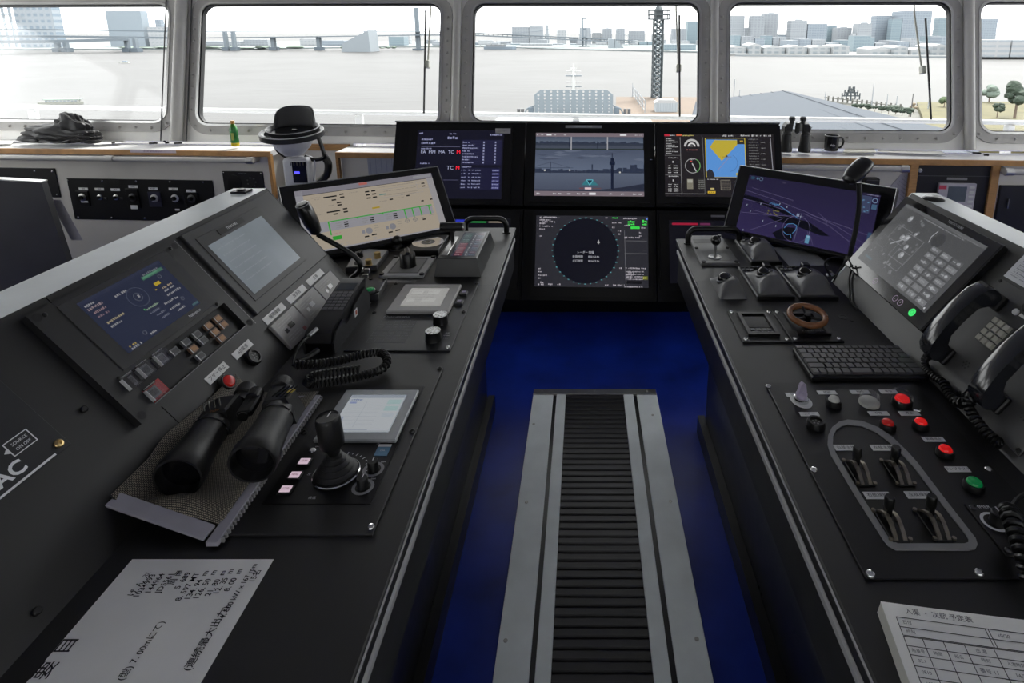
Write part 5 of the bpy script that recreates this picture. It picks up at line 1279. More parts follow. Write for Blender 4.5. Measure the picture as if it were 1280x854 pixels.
# ---- gooseneck microphone
def mic(label, pts, head, r_=.0085, hl=.075):
    o = pts[0]; r = thing('gooseneck_microphone', label, 'microphone', o)
    B().tube(smoothpath([p - o for p in pts], 8), r_, 12).o('stem', PLAS, r)
    a, c = head[0] - o, head[1] - o; d = (c - a); L = d.length
    m = d.to_track_quat('Z', 'Y').to_matrix().to_4x4(); m.translation = a
    B().lathe([(.012, -.004), (.024, .004), (.0335, L * .35), (.034, L * .75), (.030, L * .94), (.024, L), (0, L * 1.01)], 28, m=m, sy=.72).o('head', M('mic_black', (.006, .006, .0065), .3, var=.1), r)
    B().lathe([(.0305, L * .945), (.0305, L * .965), (.027, L * .965)], 28, m=m, cap=False, sy=.72).o('trim_ring', GREY, r)
    return r
Ym = 1.86
pts = [at(438, 348, Ym), at(449, 338, Ym), at(449, 327, Ym), at(437, 316, Ym), at(415, 303, Ym), at(397, 293, Ym)]
m_ = mic('black gooseneck microphone bending over the slope beside the beige-screen monitor', pts, (at(396, 291, Ym), at(377, 254, Ym - .02)))
o = pts[0]
B().box(0, 0, -.035, .05, .05, .035, bev=.004).o('base', PLAS, m_)
for i, (x, y) in enumerate(((447, 331), (451, 340), (459, 341), (457, 348))):
    k = B().box(0, 0, 0, .018, .008, .015, bev=.001).o('clip', STEEL, m_); k.location = at(x, y, Ym) - o
# ================================================================== RIGHT DESK
# ---- small joystick plate
r, q, c = panel_thing('joystick_plate', 'small framed plate with a ball-topped stick in front of the right grab handle', 'joystick', DESK, [(858.6, 297), (902.6, 297), (923, 331.5), (877, 332)])
x0 = (q[0][0] + q[3][0]) / 2; x1 = (q[1][0] + q[2][0]) / 2; y0, y1 = q[3][1], q[0][1]
plate(r, rectpts(x0, y0, x1, y1), .010, M('plate_grey', (.16, .16, .16), .4), bev=.002)
plate(r, rectpts(x0 + .022, y0 + .025, x1 - .022, y1 - .02), .0006, M('plate_grey2', (.13, .13, .13), .38), 'inner_face', 0, z=.010)
B().box(-.02, (y0 + y1) / 2 + (y1 - y0) * .26, .0106, (x1 - x0) * .52, .045, .0006).o('window', BLK2, r)
for x in (x0 + .010, x1 - .010):
    for y in (y0 + .010, 0, y1 - .010): B().cyl(x, y, .010, .0075 if y else .0065, .005, n=14, bev=.001).o('corner_screw', PLAS, r)
k = B().lathe([(.024, 0), (.024, .003), (.018, .004), (.017, .001), (0, .001)], 24).o('stick', STEEL, r); u, v = loc(DESK, c, 893.7, 321, .012); k.location = (u, v, .0106)
B().lathe([(.0055, 0), (.0045, .055)], 12).o('rod', STEEL, k); B().ball(0, 0, .066, .019).o('ball_grip', M('ball_black', (.012, .012, .012), .18), k)

# ---- trackballs
TBM = M('trackball_grey', (.12, .12, .122), .34, var=.08)
def trackball(label, pts, ball, base=True, keys=False):
    r, q, c = panel_thing('trackball', label, 'trackball', DESK, pts)
    x0 = (q[0][0] + q[3][0]) / 2; x1 = (q[1][0] + q[2][0]) / 2; y0, y1 = (q[3][1] + q[2][1]) / 2, (q[0][1] + q[1][1]) / 2; z = 0
    if base:
        plate(r, rectpts(x0, y0, x1, y1), .014, M('trackball_plate', (.04, .04, .041), .4), 'base_plate', .003); z = .014
        B().box(0, y0 + .004, .0, (x1 - x0) * .96, .010, .012).o('front_lip', PLAS, r)
    w, h = x1 - x0, y1 - y0
    hx0, hx1, hy0, hy1 = (x0 + w * .10, x1 - w * .06, y0 + h * .04, y1 - h * .22) if keys else (x0 + w * .08, x1 - w * .06, y0 + h * .05, y1 - h * .10)
    if not base: hx0, hx1, hy0, hy1 = x0, x1, y0, y1
    H = .048; W2, H2 = hx1 - hx0, hy1 - hy0
    bx_, by_ = hx0 + W2 * .36, hy0 + H2 * .50
    def fn(s, t):
        X = hx0 + W2 * s; Yv = hy0 + H2 * t
        f = (math.sin(PI / 2 * min(1, s / .56)) ** .75 if s < .56 else max(0, 1 - ((s - .56) / .44) ** 3.0) ** .7)
        g = min(1, t / .26) ** .5 * (1 if t < .40 else max(0, math.cos(PI / 2 * (t - .40) / .60)) ** .8)
        Z = H * f * g; dd = math.hypot(X - bx_, Yv - by_)
        if dd < .025: Z = min(Z, .024)
        return (X, Yv, z + Z)
    B().grid(fn, 32, 40).o('palm_rest', TBM, r, smooth=50)
    mt_ = Matrix.Translation((bx_, by_, z + .034)) @ Vector((-.35, .10, 1)).to_track_quat('Z', 'Y').to_matrix().to_4x4()
    B().lathe([(.0275, -.012), (.0280, -.002), (.0265, .003), (.0235, .004), (.0225, -.004)], 30, m=mt_).o('ball_ring', M('ring_grey', (.10, .10, .102), .3), r)
    B().ball(0, 0, .0, .0222, seg=24, m=mt_).o('ball', GLOSS, r)
    if keys:
        for k in range(5): B().box(x0 + w * (.10 + .12 * k), y1 - h * .08, z, w * .09, h * .05, .006, bev=.001).o('key', DGREY, r)
        for k in range(3): B().box(x0 + w * (.10 + .12 * k), y1 - h * .15, z, w * .09, h * .04, .005, bev=.001).o('key', GREY, r)
        B().box(x1 - w * .20, y1 - h * .09, z, w * .22, h * .12, .018, bev=.003).o('key_block', PLAS, r)
    else:
        if base: B().box(x0 + w * .22, y1 - h * .08, z, w * .2, h * .06, .003, bev=.001).o('name_tag', LABEL, r)
    return r
trackball('grey trackball on a plate beside the small joystick plate', [(919, 303), (953, 303), (978, 331), (938, 332)], (943, 311.5))
trackball('bare grey trackball without a base plate', [(888, 348), (915, 347), (937, 374), (899, 374.5)], (902.6, 353), base=False)
trackball('grey trackball with keys, between the bare trackball and the screen-side one', [(922.6, 338), (964, 336.5), (992, 375), (946, 375.5)], (950.7, 349), keys=True)
trackball('grey trackball with keys nearest the slope and the big tablet', [(969.5, 337), (1014, 336), (1045, 375), (999, 376)], (1003.4, 349), keys=True)
# ---- laminated card
r, q, c = panel_thing('laminated_card', 'glossy white laminated card lying before the blue chart monitor', 'card', DESK, [(966, 309.5), (1011.6, 309.5), (1036, 332), (986, 332)])
B().prism([q[3], q[2], q[1], q[0]], 0, .0012).o('sheet', M('laminate', (.40, .41, .41), .12, var=.03), r)
cv = Canvas(.13, .12)
for k in range(7): cv.words(.35, .12 + k * .12, .6, .05, (.30, .31, .31), 1)
cv.o(r, printmat('faint_print'), (.01, -.005, .0014), 'print')
# ---- two square framed inserts
def insert(label, pts):
    r, q, c = panel_thing('framed_insert', label, 'control panel', DESK, pts)
    x0 = (q[0][0] + q[3][0]) / 2; x1 = (q[1][0] + q[2][0]) / 2; y0, y1 = (q[3][1] + q[2][1]) / 2, (q[0][1] + q[1][1]) / 2
    plate(r, rectpts(x0, y0, x1, y1), .005, SLP, bev=.001)
    w, h = x1 - x0, y1 - y0; ins = [(x0 + w * .17, y0 + h * .16), (x1 - w * .17, y1 - h * .12)]
    B().prism(rectpts(*ins[0], *ins[1]), .005, .013, holes=[rectpts(ins[0][0] + .010, ins[0][1] + .012, ins[1][0] - .010, ins[1][1] - .010)]).o('frame', BLK2, r)
    B().prism(rectpts(ins[0][0] + .0102, ins[0][1] + .0122, ins[1][0] - .0102, ins[1][1] - .0102), .005, .007).o('face', BLK2, r)
    for x in (x0 + .010, x1 - .010):
        for y in (y0 + .012, y1 - .010): screw(r, x, y, .005, .0068, CHROME, .005)
    return r, w, h
r1, w, h = insert('framed square insert with a dark display and small keys, beside the brown ring wheel', [(909.5, 390.5), (965.5, 390.5), (987.5, 429), (928.5, 430)])
B().box(0, h * .10, .007, w * .5, h * .38, .001).o('display', GLOSS, r1)
for k in range(4): B().box(-w * .18 + k * w * .12, -h * .17, .007, w * .09, h * .05, .004, bev=.001).o('key', M('key_grey'), r1)
cv = Canvas(w * .5, h * .06); cv.words(.05, .2, .9, .6, (.35, .35, .35), 1); cv.o(r1, printmat(), (0, -h * .265, .0133), 'print')
r2, w, h = insert('framed square insert carrying the brown ring steering wheel', [(967, 390.5), (1026, 390.5), (1052, 428.5), (989.5, 429)])
tilt = Matrix.Translation((.0, -.0, .036)) @ Matrix.Rotation(math.radians(8), 4, 'X')
wl_ = B().tube([(.048 * math.cos(a * PI / 16), .048 * math.sin(a * PI / 16), 0) for a in range(32)], .0088, 14, closed=True).o('steering_ring', M('brown_wood', (.23, .095, .04), .25, var=.15, scale=30), r2); wl_.matrix_local = tilt
for k in range(3):
    a_ = k * 2 * PI / 3 + PI / 2; B().tube([(.0, .0, -.006), (.042 * math.cos(a_), .042 * math.sin(a_), 0)], .0042, 8).o('spoke', PLAS, wl_)
B().lathe([(.012, -.03), (.010, -.004), (.009, .004), (0, .005)], 18).o('hub', PLAS, wl_)
cv = Canvas(w * .5, h * .06); cv.words(.05, .2, .9, .6, (.35, .35, .35), 1); cv.o(r2, printmat(), (0, -h * .265, .0133), 'print')
u, v = DESK.px(1054, 396.5); r = thing('cable_hole', 'two dark cable holes in the desk beside the ring wheel', 'hole', DESK.mat(u, v))
B().lathe([(.014, 0), (.014, .0012), (.010, .0012), (.009, .0003), (0, .0003)], 20).o('grommet', DGREY, r); B().lathe([(.007, 0), (.007, .0012), (0, .0012)], 14, x=.018, y=-.02).o('plug', PLAS, r)

# ---- keyboard
a = DESK.px(990, 434, .016); d = DESK.px(1123, 433, .016); e_ = DESK.px(1163, 468, .02); g_ = DESK.px(1018, 470, .02)
x0, x1, y0, y1 = (a[0] + g_[0]) / 2, min(.832, (d[0] + e_[0]) / 2), (g_[1] + e_[1]) / 2, (a[1] + d[1]) / 2
r = thing('keyboard', 'compact black keyboard lying at the foot of the right slope', 'keyboard', DESK.mat((x0 + x1) / 2, (y0 + y1) / 2)); w, h = x1 - x0, y1 - y0
B().box(0, 0, .0, w, h, .014, bev=.003).o('case', PLAS, r)
B().box(0, 0, .014, w * .985, h * .97, .0012).o('key_bed', BLK2, r)
KC = M('keycap', (.06, .06, .062), .33, var=.1, spec=.9); base = {}
rows = [[1] * 15, [1.2] + [1] * 12 + [1.8], [1.6] + [1] * 12 + [1.4], [1.9] + [1] * 11 + [2.1], [2.3] + [1] * 11 + [1.7], [1, 1, 1, 1, 1.2, 3.0, 1.2, 1, 1, 1, 1, 1.6]]
yk = h * .44; rh = h * .93 / 5.65
for i, row in enumerate(rows):
    tot = sum(row); hh = rh * (.65 if i == 0 else 1); X = -w * .485; yk -= hh / 2 if i else 0
    for kw in row:
        ww = w * .97 * kw / tot; kk = (round(ww, 4), round(hh, 4))
        if kk not in base:
            b = B(); W2, H2 = (ww - .0026) / 2, (hh - .0026) / 2
            b.prism(rectpts(-W2, -H2, W2, H2), 0, .0055, top=rectpts(-W2 * .9, -H2 * .86, W2 * .9, H2 * .92)); base[kk] = b.o('keycap', KC, r); base[kk].location = (X + ww / 2, yk, .0152)
        else: share(base[kk], r, (X + ww / 2, yk, .0152))
        X += ww
    yk -= hh / 2 if i else hh / 2 + 0
    if i == 0: yk -= 0
B().box(-w * .3, h * .47, .0152, w * .22, h * .04, .002).o('wide_key_strip', DGREY, r)

# ---- switch panel with the ship outline
X0, X1, Y0, Y1 = .432, .788, .730, 1.246; cx, cy = (X0 + X1) / 2, (Y0 + Y1) / 2
r = thing('switchboard', 'black switch panel with ship-shaped grey outline, levers and coloured buttons', 'control panel', DESK.mat(cx, cy)); c = (cx, cy)
plate(r, rectpts(X0 - cx, Y0 - cy, X1 - cx, Y1 - cy), .004, M('panel_black', (.004, .004, .0045), .32, var=.2, scale=12, bump=.06, bscale=900)); z0 = .004
P = lambda x, y, h=z0: loc(DESK, c, x, y, h)
C5 = lambda x, y: (940 + x / 3.559, 460 + y / 3.559)
outer = [(425, 234), (388, 243), (356, 268), (338, 305), (336, 345), (350, 390), (470, 590), (585, 770), (605, 795), (640, 813), (960, 815), (992, 810), (1003, 790), (994, 762), (860, 590), (735, 425), (690, 375), (625, 312), (560, 268), (490, 240)]
inner = [(425, 254), (398, 261), (374, 280), (361, 308), (359, 343), (372, 382), (492, 582), (605, 756), (622, 775), (648, 786), (945, 786), (962, 780), (962, 765), (952, 748), (838, 600), (716, 440), (670, 390), (610, 332), (548, 286), (488, 262)]
B().prism([P(*C5(*p)) for p in outer][::-1], z0, z0 + .0025, holes=[[P(*C5(*p)) for p in inner][::-1]]).o('ship_outline', M('outline_grey', (.27, .27, .275), .5), r)
def pb(x, y, lens, s_, lx, ly, rr=.0125, **k):
    u, v = P(*C5(x, y), z0 + .014); b_ = button(r, u, v, z0, rr, lens, **k)
    if s_: u2, v2 = P(*C5(lx, ly)); plaque(r, u2, v2, z0, .044, .0145, s_, .0082)
    return b_
pb(365, 140, WLENS, '呼出', 333, 111, h=.013, dome=.008); pb(605, 240, REDL, '非常', 563, 204); pb(752, 236, REDLIT, '停止', 700, 204); pb(862, 358, REDLIT, '警報停止', 808, 320); pb(990, 505, GRNL, 'ランプテスト', 915, 453, .0135)
u, v = P(*C5(523, 142), z0 + .01); g_ = B().lathe([(.022, 0), (.022, .006), (.018, .010), (.012, .012), (0, .012)], 28).o('white_dome_button', M('dome_white', (.55, .55, .50), .3), r); g_.location = (u, v, z0); B().lathe([(.0215, .006), (.0215, .022), (.019, .025), (0, .026)], 28).o('clear_guard', CLEAR, g_)
u2, v2 = P(*C5(480, 109)); plaque(r, u2, v2, z0, .044, .0145, '照明', .0082)
u, v = P(*C5(668, 142), z0 + .012); g_ = button(r, u, v, z0, .016, REDLIT, h=.014, dome=.008)
m_ = Matrix.Translation((0, .016, .016)) @ Matrix.Rotation(math.radians(28), 4, 'X') @ Matrix.Translation((0, -.012, 0)); B().lathe([(.0235, 0), (.0235, .012), (.020, .016), (0, .017)], 28, m=m_, cap=False).o('flip_guard', CLEAR, g_); B().tube([(.012, -.026, .004), (.024, -.030, .004), (.028, -.026, .004)], .0022, 6).o('guard_chain', CHROME, g_)
u2, v2 = P(*C5(607, 107)); plaque(r, u2, v2, z0, .04, .0145, '発信', .0082)
u, v = P(*C5(285, 240), z0 + .01); k = B().lathe([(.019, 0), (.019, .008), (.017, .014), (.013, .014), (.0125, .010), (0, .010)], 26).o('buzzer', PLAS, r); k.location = (u, v, z0)
for j in range(5): B().lathe([(.0022, 0), (.0022, .0006), (0, .0006)], 8, x=.006 * math.cos(j * 1.256), y=.006 * math.sin(j * 1.256), z=.010).o('sound_hole', GREY, k)
u2, v2 = P(*C5(255, 207)); plaque(r, u2, v2, z0, .042, .0135, 'ブザー', .0085)
u, v = P(*C5(218, 148)); k = B().lathe([(.022, 0), (.022, .0015)], 28, sy=1.25).o('key_switch', LABEL, r); k.location = (u, v, z0); k.rotation_euler = (0, 0, .3)
B().lathe([(.0165, .0015), (.0165, .010), (.013, .012), (0, .012)], 26).o('chrome_collar', CHROME, k)
KL = M('lilac_plastic', (.50, .44, .58), .4); B().lathe([(.0125, .012), (.0125, .020), (.009, .024), (0, .024)], 22).o('knob', KL, k); B().prism([(-.0125, 0), (.0125, 0), (.006, .030), (.0, .034), (-.006, .030)], -.0045, .0045, m=Matrix.Translation((0, 0, .014)) @ Matrix.Rotation(PI / 2, 4, 'X')).o('wing', KL, k)
plaque(r, *P(*C5(180, 122)), z0, .03, .016, '切', .009)
BR_ = M('worn_nickel', (.30, .27, .22), .4, 1.0, var=.3, scale=60)
for (x, y, lx, ly, s_) in ((478, 445, 418, 357, '右舷主機'), (650, 445, 582, 357, '左舷主機'), (622, 678, 558, 569, '右舷操舵'), (812, 675, 742, 567, '左舷操舵')):
    u, v = P(*C5(x, y), z0 + .012); k = B().box(0, 0, 0, .030, .070, .003, bev=.0008).o('lever_switch', PLAS, r); k.location = (u, v, z0)
    for sx_ in (-.011, .004):
        arc = [(-.032 + .064 * t, .018 * math.sin(PI * t) + .003) for t in [i / 12 for i in range(13)]]
        pts_ = arc + [(a_, max(.0, z_ - .004)) for a_, z_ in reversed(arc)]
        B().prism(pts_, sx_, sx_ + .007, m=rotm).o('quadrant', BR_, k)
    B().prism([(-.0045, 0), (.0045, 0), (.0045, .012), (-.0045, .012)], .006, .026, m=Matrix.Translation((-.0005, .008, 0))).o('lever_arm', PLAS, k)
    B().lathe([(.007, 0), (.0085, .004), (.0085, .020), (.007, .023), (0, .023)], 16, x=0, y=.014, z=.024).o('lever_grip', PLAS, k)
    for dx, dy in ((-.016, .030), (-.016, -.030), (.016, -.030), (.014, .010)): B().lathe([(.0035, 0), (.0035, .004), (0, .0045)], 10, x=dx, y=dy, z=.002).o('screw', BR_, k)
    u2, v2 = P(*C5(lx, ly)); plaque(r, u2, v2, z0, .047, .017, s_, .0095)
for x, y in ((73, 84), (275, 455), (1052, 452)): u, v = P(*C5(x, y)); screw(r, u, v, z0, .0068, CHROME, .004)
for x, y in ((1088, 719), (1224, 717)): u, v = P(x, y); screw(r, u, v, z0, .0075, CHROME, .005)
# dimmer
u, v = DESK.px(1262, 660, .006); dx0, dy0 = P(1205, 631); dx1, dy1 = P(1257, 697)
dm = thing('dimmer_plate', 'small black dimmer plate with rotary knob and white lettering on the switch panel', 'dimmer', DESK.mat(cx + dx0 + .058, cy + (dy0 + dy1) / 2, z0)); hh = dy0 - dy1
B().box(0, 0, 0, .116, hh, .003, bev=.0008).o('plate', BLK2, dm)
kx, ky = loc(DESK, (cx + dx0 + .058, cy + (dy0 + dy1) / 2), 1243, 652, .008)
B().lathe([(.016, 0), (.021, 0)], 28, x=kx, y=ky, z=.0034, cap=False).o('dial_ring', WINK, dm); knob(dm, kx + .006, ky, .003, .013, .020); text('DIMMER', .010, dm, WINK, (kx - .004, ky + .032, .0034))
for sx_ in (-1, 1):
    for sy_ in (-1, 1): screw(dm, sx_ * .048, sy_ * (hh / 2 - .010), .003, .0058, DGREY, .004)
cp = [dpt(1262, 640, .05), dpt(1268, 655, .055), dpt(1276, 676, .05), dpt(1284, 700, .04), dpt(1292, 730, .02)]
ck = coil(cp, .013, .0048, .0125, 7, 10).o('coiled_cord', PLAS); setp(ck, 'thick black coiled cord hanging over the dimmer plate', 'cord')
B().tube(smoothpath([dpt(1262, 640, .05), dpt(1275, 622, .045), dpt(1300, 612, .05)], 6), .0045, 8).o('lead', PLAS, ck)

# ---- notebook
p0 = DESK.px(1098.5, 750.5, .022); p1 = DESK.px(1136, 854, .022); p2 = DESK.px(1280, 775, .022)
ang = math.atan2(p2[1] - p0[1], p2[0] - p0[0])
r = thing('log_pad', 'thick pad of handwritten log forms lying near the switch panel', 'note pad', DESK.mat(p0[0], p0[1], 0, ang)); w, h = .297, .21
B().prism([(0, -h), (w, -h), (w, 0), (0, 0)], 0, .0212, top=[(.002, -h), (w, -h), (w, -.002), (.002, -.002)]).o('pad_block', M('pad_edge', (.60, .60, .55), .8, var=.1, scale=300, stretch=(1, 1, 30)), r)
def curl(s, t): return (.002 + (w - .002) * s, -.001 - (h - .001) * t, .0214 + .006 * (s ** 3))
B().grid(curl, 12, 4).o('top_sheet', PAPER, r, solid=.0003)
b = B(); Z = .0218
def hl(xa, ya, xb, yb, t=.0005):
    n_ = 8
    for i in range(n_):
        sa, sb = i / n_, (i + 1) / n_; q = []
        for s_, o_ in ((sa, -1), (sb, -1), (sb, 1), (sa, 1)):
            X = xa + (xb - xa) * s_; Yv = ya + (yb - ya) * s_; L = math.hypot(xb - xa, yb - ya); X += -(yb - ya) / L * o_ * t; Yv += (xb - xa) / L * o_ * t
            q.append((X, Yv, Z + .006 * (max(0, X - .002) / (w - .002)) ** 3))
        b.face(q)
for y in (-.022, -.036, -.048, -.0495, -.062, -.074, -.088, -.102, -.116, -.130, -.144, -.158): hl(.016, y, .285, y)
for x in (.016, .040, .066, .092, .128, .165, .20, .24, .285): hl(x, -.0495, x, -.20)
for x in (.016, .130, .134, .215, .22): hl(x, -.022, x, -.048)
b.o('form_lines', INK, r, normals=False)
PEN = M('pencil', (.10, .10, .12), .7)
for (x, y, s_, sz) in ((.075, -.012, '入渠 ・ 次航 予定表', .010), (.20, -.012, '出港', .009), (.028, -.029, '日付', .006), (.028, -.042, '時刻', .006), (.150, -.030, '10/20', .007), (.19, -.036, '○ 3 ★', .008), (.028, -.068, '船番号', .0055), (.052, -.068, '時間', .0055), (.078, -.068, '船名', .0055), (.11, -.056, '出 港', .006), (.11, -.068, '時刻', .0055), (.146, -.068, '入港時刻', .0055), (.182, -.068, '場所', .0055), (.028, -.081, '02:1', .006), (.028, -.095, '0810', .006), (.028, -.109, '1020', .006), (.028, -.123, '1215', .006), (.108, -.082, '番号 11', .007), (.146, -.082, '14/20', .007), (.19, -.082, '14/24', .008), (.20, -.109, '5', .009), (.15, -.123, '14/20', .008)):
    t_ = text(s_, sz, r, PEN, (x, y, Z + .0004 + .006 * (x / w) ** 3), name='handwriting')
# ---- slope: tablet
r = thing('touch_tablet', 'big black-framed touch tablet with grey picture on the right slope', 'display panel', RSL.mat(-1.592, .221))
B().box(0, 0, 0, .448, .294, .022, bev=.003).o('housing', GLOSS, r)
B().box(0, 0, .022, .444, .29, .0012, bev=.0004).o('front_glass', GLOSS, r)
cv = Canvas(.384, .229); g = lambda v: (v, v * 1.03, v * 1.08)
cv.rect(0, 0, 1, 1, g(.055), 0); cv.rect(0, .0, 1, .045, g(.085), 1); cv.words(.3, .055, .5, .02, g(.18), 2); cv.words(.7, .03, .25, .02, g(.14), 2)
def bx(x, y, ww, hh, v=.17): cv.path([(x, y), (x + ww, y), (x + ww, y + hh), (x, y + hh), (x, y)], .006, g(v), 2)
bx(.12, .30, .20, .22); bx(.28, .33, .22, .38); bx(.33, .74 - .22 + .04, .16, .26); bx(.05, .52, .12, .16, .1)
random.seed(3)
for k in range(34): 
    x, y = random.uniform(.05, .5), random.uniform(.1, .9); cv.disc(x, y, random.uniform(.008, .03), g(random.uniform(.07, .16)), 1, 9)
for (x, y, s_) in ((.18, .16, .045), (.31, .40, .05), (.38, .50, .04), (.40, .62, .05), (.26, .42, .04), (.36, .30, .03)): cv.disc(x, y, s_, g(.2), 2, 10); cv.disc(x + .01, y - .01, s_ * .5, g(.34), 3, 8)
cv.line((.20, .58), (.34, .36), .02, g(.24), 2); cv.path([(.53, .12), (.515, .22), (.535, .30)], .012, g(.3), 2); cv.disc(.60, .22, .10, g(.035), 1, 20)
for i in range(7):
    for j in range(3):
        x, y = .60 + .125 * j, .30 + i * .098
        cv.rect(x, y, .105, .072, g(random.uniform(.075, .14)), 2); cv.words(x + .01, y + .02, .07, .03, g(random.uniform(.15, .3)), 3); cv.disc(x + random.uniform(.03, .08), y + .035, .022, g(random.uniform(.15, .3)), 3, 8)
cv.disc(.97, .96, .014, g(.4), 3, 10); cv.rect(.06, .88, .1, .03, (.06, .09, .11), 2)
cv.o(r, displaymat('display_pixels'), (-.0, .010, .0236), 'screen_image')
text('TOKYO KEIKI', .011, r, M('grey_print', (.42, .43, .45), .5), (.045, .1355, .0235))
for k, (x, s_) in enumerate(((-.045, '-'), (.072, '-'), (.098, '+'))):
    rg = B(); rg.lathe([(.0085, 0), (.0097, 0)], 24, cap=False); o_ = rg.o('touch_icon', M('violet_icon', (.2, .15, .22), .4, emit=(.6, .45, .65), es=.08), r); o_.location = (x, -.1245, .0236); text(s_, .012, o_, M('violet_icon'), (0, 0, .0001))
pw = B().lathe([(.0115, 0), (.0115, .0006), (0, .0006)], 26).o('power_icon', M('green_icon', (.02, .4, .1), .4, emit=(.02, .9, .15), es=.16), r); pw.location = (.158, -.124, .0234)
B().lathe([(.005, 0), (.006, 0)], 20, z=.0008, cap=False).o('power_mark', INK, pw)
# cap on the ledge
q = atz(1167, 249, 1.141); t_ = thing('lamp_base', 'round black stud on the grey ledge of the right console', 'stud', q); B().lathe([(.032, 0), (.032, .003), (.024, .008), (0, .009)], 26).o('cap', PLAS, t_)
# ---- telephones
HS = M('handset_gloss', (.012, .0135, .018), .16, var=.08, coat=.3)
def telephone(label, u, keys, extra):
    r = thing('telephone', label, 'telephone', RSL.mat(u, .16))
    B().box(0, -.002, 0, .158, .280, .003, bev=.001).o('mount_plate', M('phone_plate', (.06, .06, .06), .45, var=.08), r)
    # handset: side profile in (v, height), extruded across u
    top_ = [(-.118, .030), (-.117, .046), (-.105, .060), (-.085, .068), (-.04, .075), (.02, .076), (.07, .070), (.096, .060), (.104, .048), (.104, .030)]
    bot = [(.098, .016), (.072, .016), (.062, .030), (.045, .044), (.0, .048), (-.045, .046), (-.066, .034), (-.074, .018), (-.108, .014)]
    b = B(); n = len(top_ + bot); prof_ = top_ + bot; wv = [.020, .0255, .0255, .020]; zs = [0, .006, .039, .045]
    rings = []
    for zz, sc_ in zip((-.0225, -.017, .017, .0225), (.93, 1, 1, .93)):
        cx_, cz_ = -.006, .044; rings.append([b.bm.verts.new((zz - .034, cx_ + (p[0] - cx_) * (1 - (1 - sc_) * .3), cz_ + (p[1] - cz_) * sc_)) for p in prof_])
    for a_, c_ in zip(rings, rings[1:]):
        for i in range(n): j = (i + 1) % n; b.bm.faces.new((a_[i], a_[j], c_[j], c_[i]))
    b.bm.faces.new(rings[0][::-1]); b.bm.faces.new(rings[-1])
    b.o('handset', HS, r, smooth=40)
    B().box(-.034, .083, .003, .052, .040, .014, bev=.003).o('ear_rest', PLAS, r); B().box(-.034, -.090, .003, .052, .044, .012, bev=.003).o('mouth_rest', PLAS, r)
    B().box(-.034, .098, .0595, .028, .008, .0015, rz=0).o('ear_slot', PLAS, r)
    kb = B().box(0, 0, 0, .056, .072, .004, bev=.001).o('keypad', M('keypad_bed', (.12, .12, .115), .5), r); kb.location = (.030, .020, .003)
    KB = M('ivory_key', (.50, .49, .42), .45); n_ = 0
    for j in range(4):
        for i in range(3):
            n_ += 1; k = B().prism(rectpts(-.0078, -.0075, .0078, .0075), 0, .0075, top=rectpts(-.0066, -.0062, .0066, .0064)).o('key', KB, kb); k.location = ((i - 1) * .0182, (1.5 - j) * .0176, .004); 
    for a_ in range(7):
        x, y = (0, 0) if a_ == 0 else (.0085 * math.cos(a_ * PI / 3), .0085 * math.sin(a_ * PI / 3)); B().lathe([(.002, 0), (.002, .0003), (0, .0003)], 8, x=.030 + x, y=-.075 + y, z=.003).o('speaker_hole', INK, r)
    B().lathe([(.008, 0), (.008, .003), (.006, .005), (0, .005)], 18, x=.026, y=.088, z=.003).o('white_button', LABEL, r); B().lathe([(.013, 0), (.013, .010), (.010, .014), (0, .0145)], 22, x=.048, y=.110, z=.003).o('hook_knob', PLAS, r)
    B().box(.048, .088, .003, .020, .007, .001).o('label_strip', LABEL, r); text('TONE', .007, r, INK, (.03, .131, .0033))
    for x in (-.071, .071):
        for y in (-.134, .130): screw(r, x, y, .003, .0055, PLAS)
    return r
telephone('black telephone handset with ivory keypad beside the touch tablet', -1.247, True, None)
t2 = telephone('second black telephone, on the slope behind the dimmer cord', -1.060, True, None)
def spt(u, v, h): return RSL.P(u, v, h)
cp = [spt(-1.282, .045, .030), spt(-1.295, .030, .020), spt(-1.285, .018, .014), spt(-1.255, .014, .016), spt(-1.215, .020, .014)]
ck = coil(cp, .0075, .0028, .0082, 6, 9).o('coiled_cord', PLAS); setp(ck, 'short black coiled cord under the first telephone handset', 'cord')
cp = [spt(-1.21, .02, .014), spt(-1.17, .010, .016), spt(-1.135, .016, .020), spt(-1.115, .05, .022), spt(-1.10, .06, .03), spt(-1.105, .035, .045), spt(-1.085, .020, .040), spt(-1.045, .010, .024), spt(-1.01, .012, .016)]
ck = coil(cp, .009, .0034, .0095, 6, 9).o('coiled_cord', PLAS); setp(ck, 'bunched black coiled cord under the second telephone handset', 'cord')
# paper list on the slope
r = thing('contact_list', 'white printed list taped to the slope above the telephone', 'paper', RSL.mat(-1.245, .352)); 
B().box(.01, .0, .0036, .170, .095, .0008).o('sheet', M('white_sheet', (.62, .63, .66), .6), r); cv = Canvas(.16, .088)
for k in range(8): cv.words(.05, .08 + k * .115, .85, .05, (.25, .26, .30), 2); cv.line((.02, .05 + k * .115), (.98, .05 + k * .115), .008, (.35, .36, .4), 1)
cv.o(r, printmat(), (.01, 0, .0046), 'print')
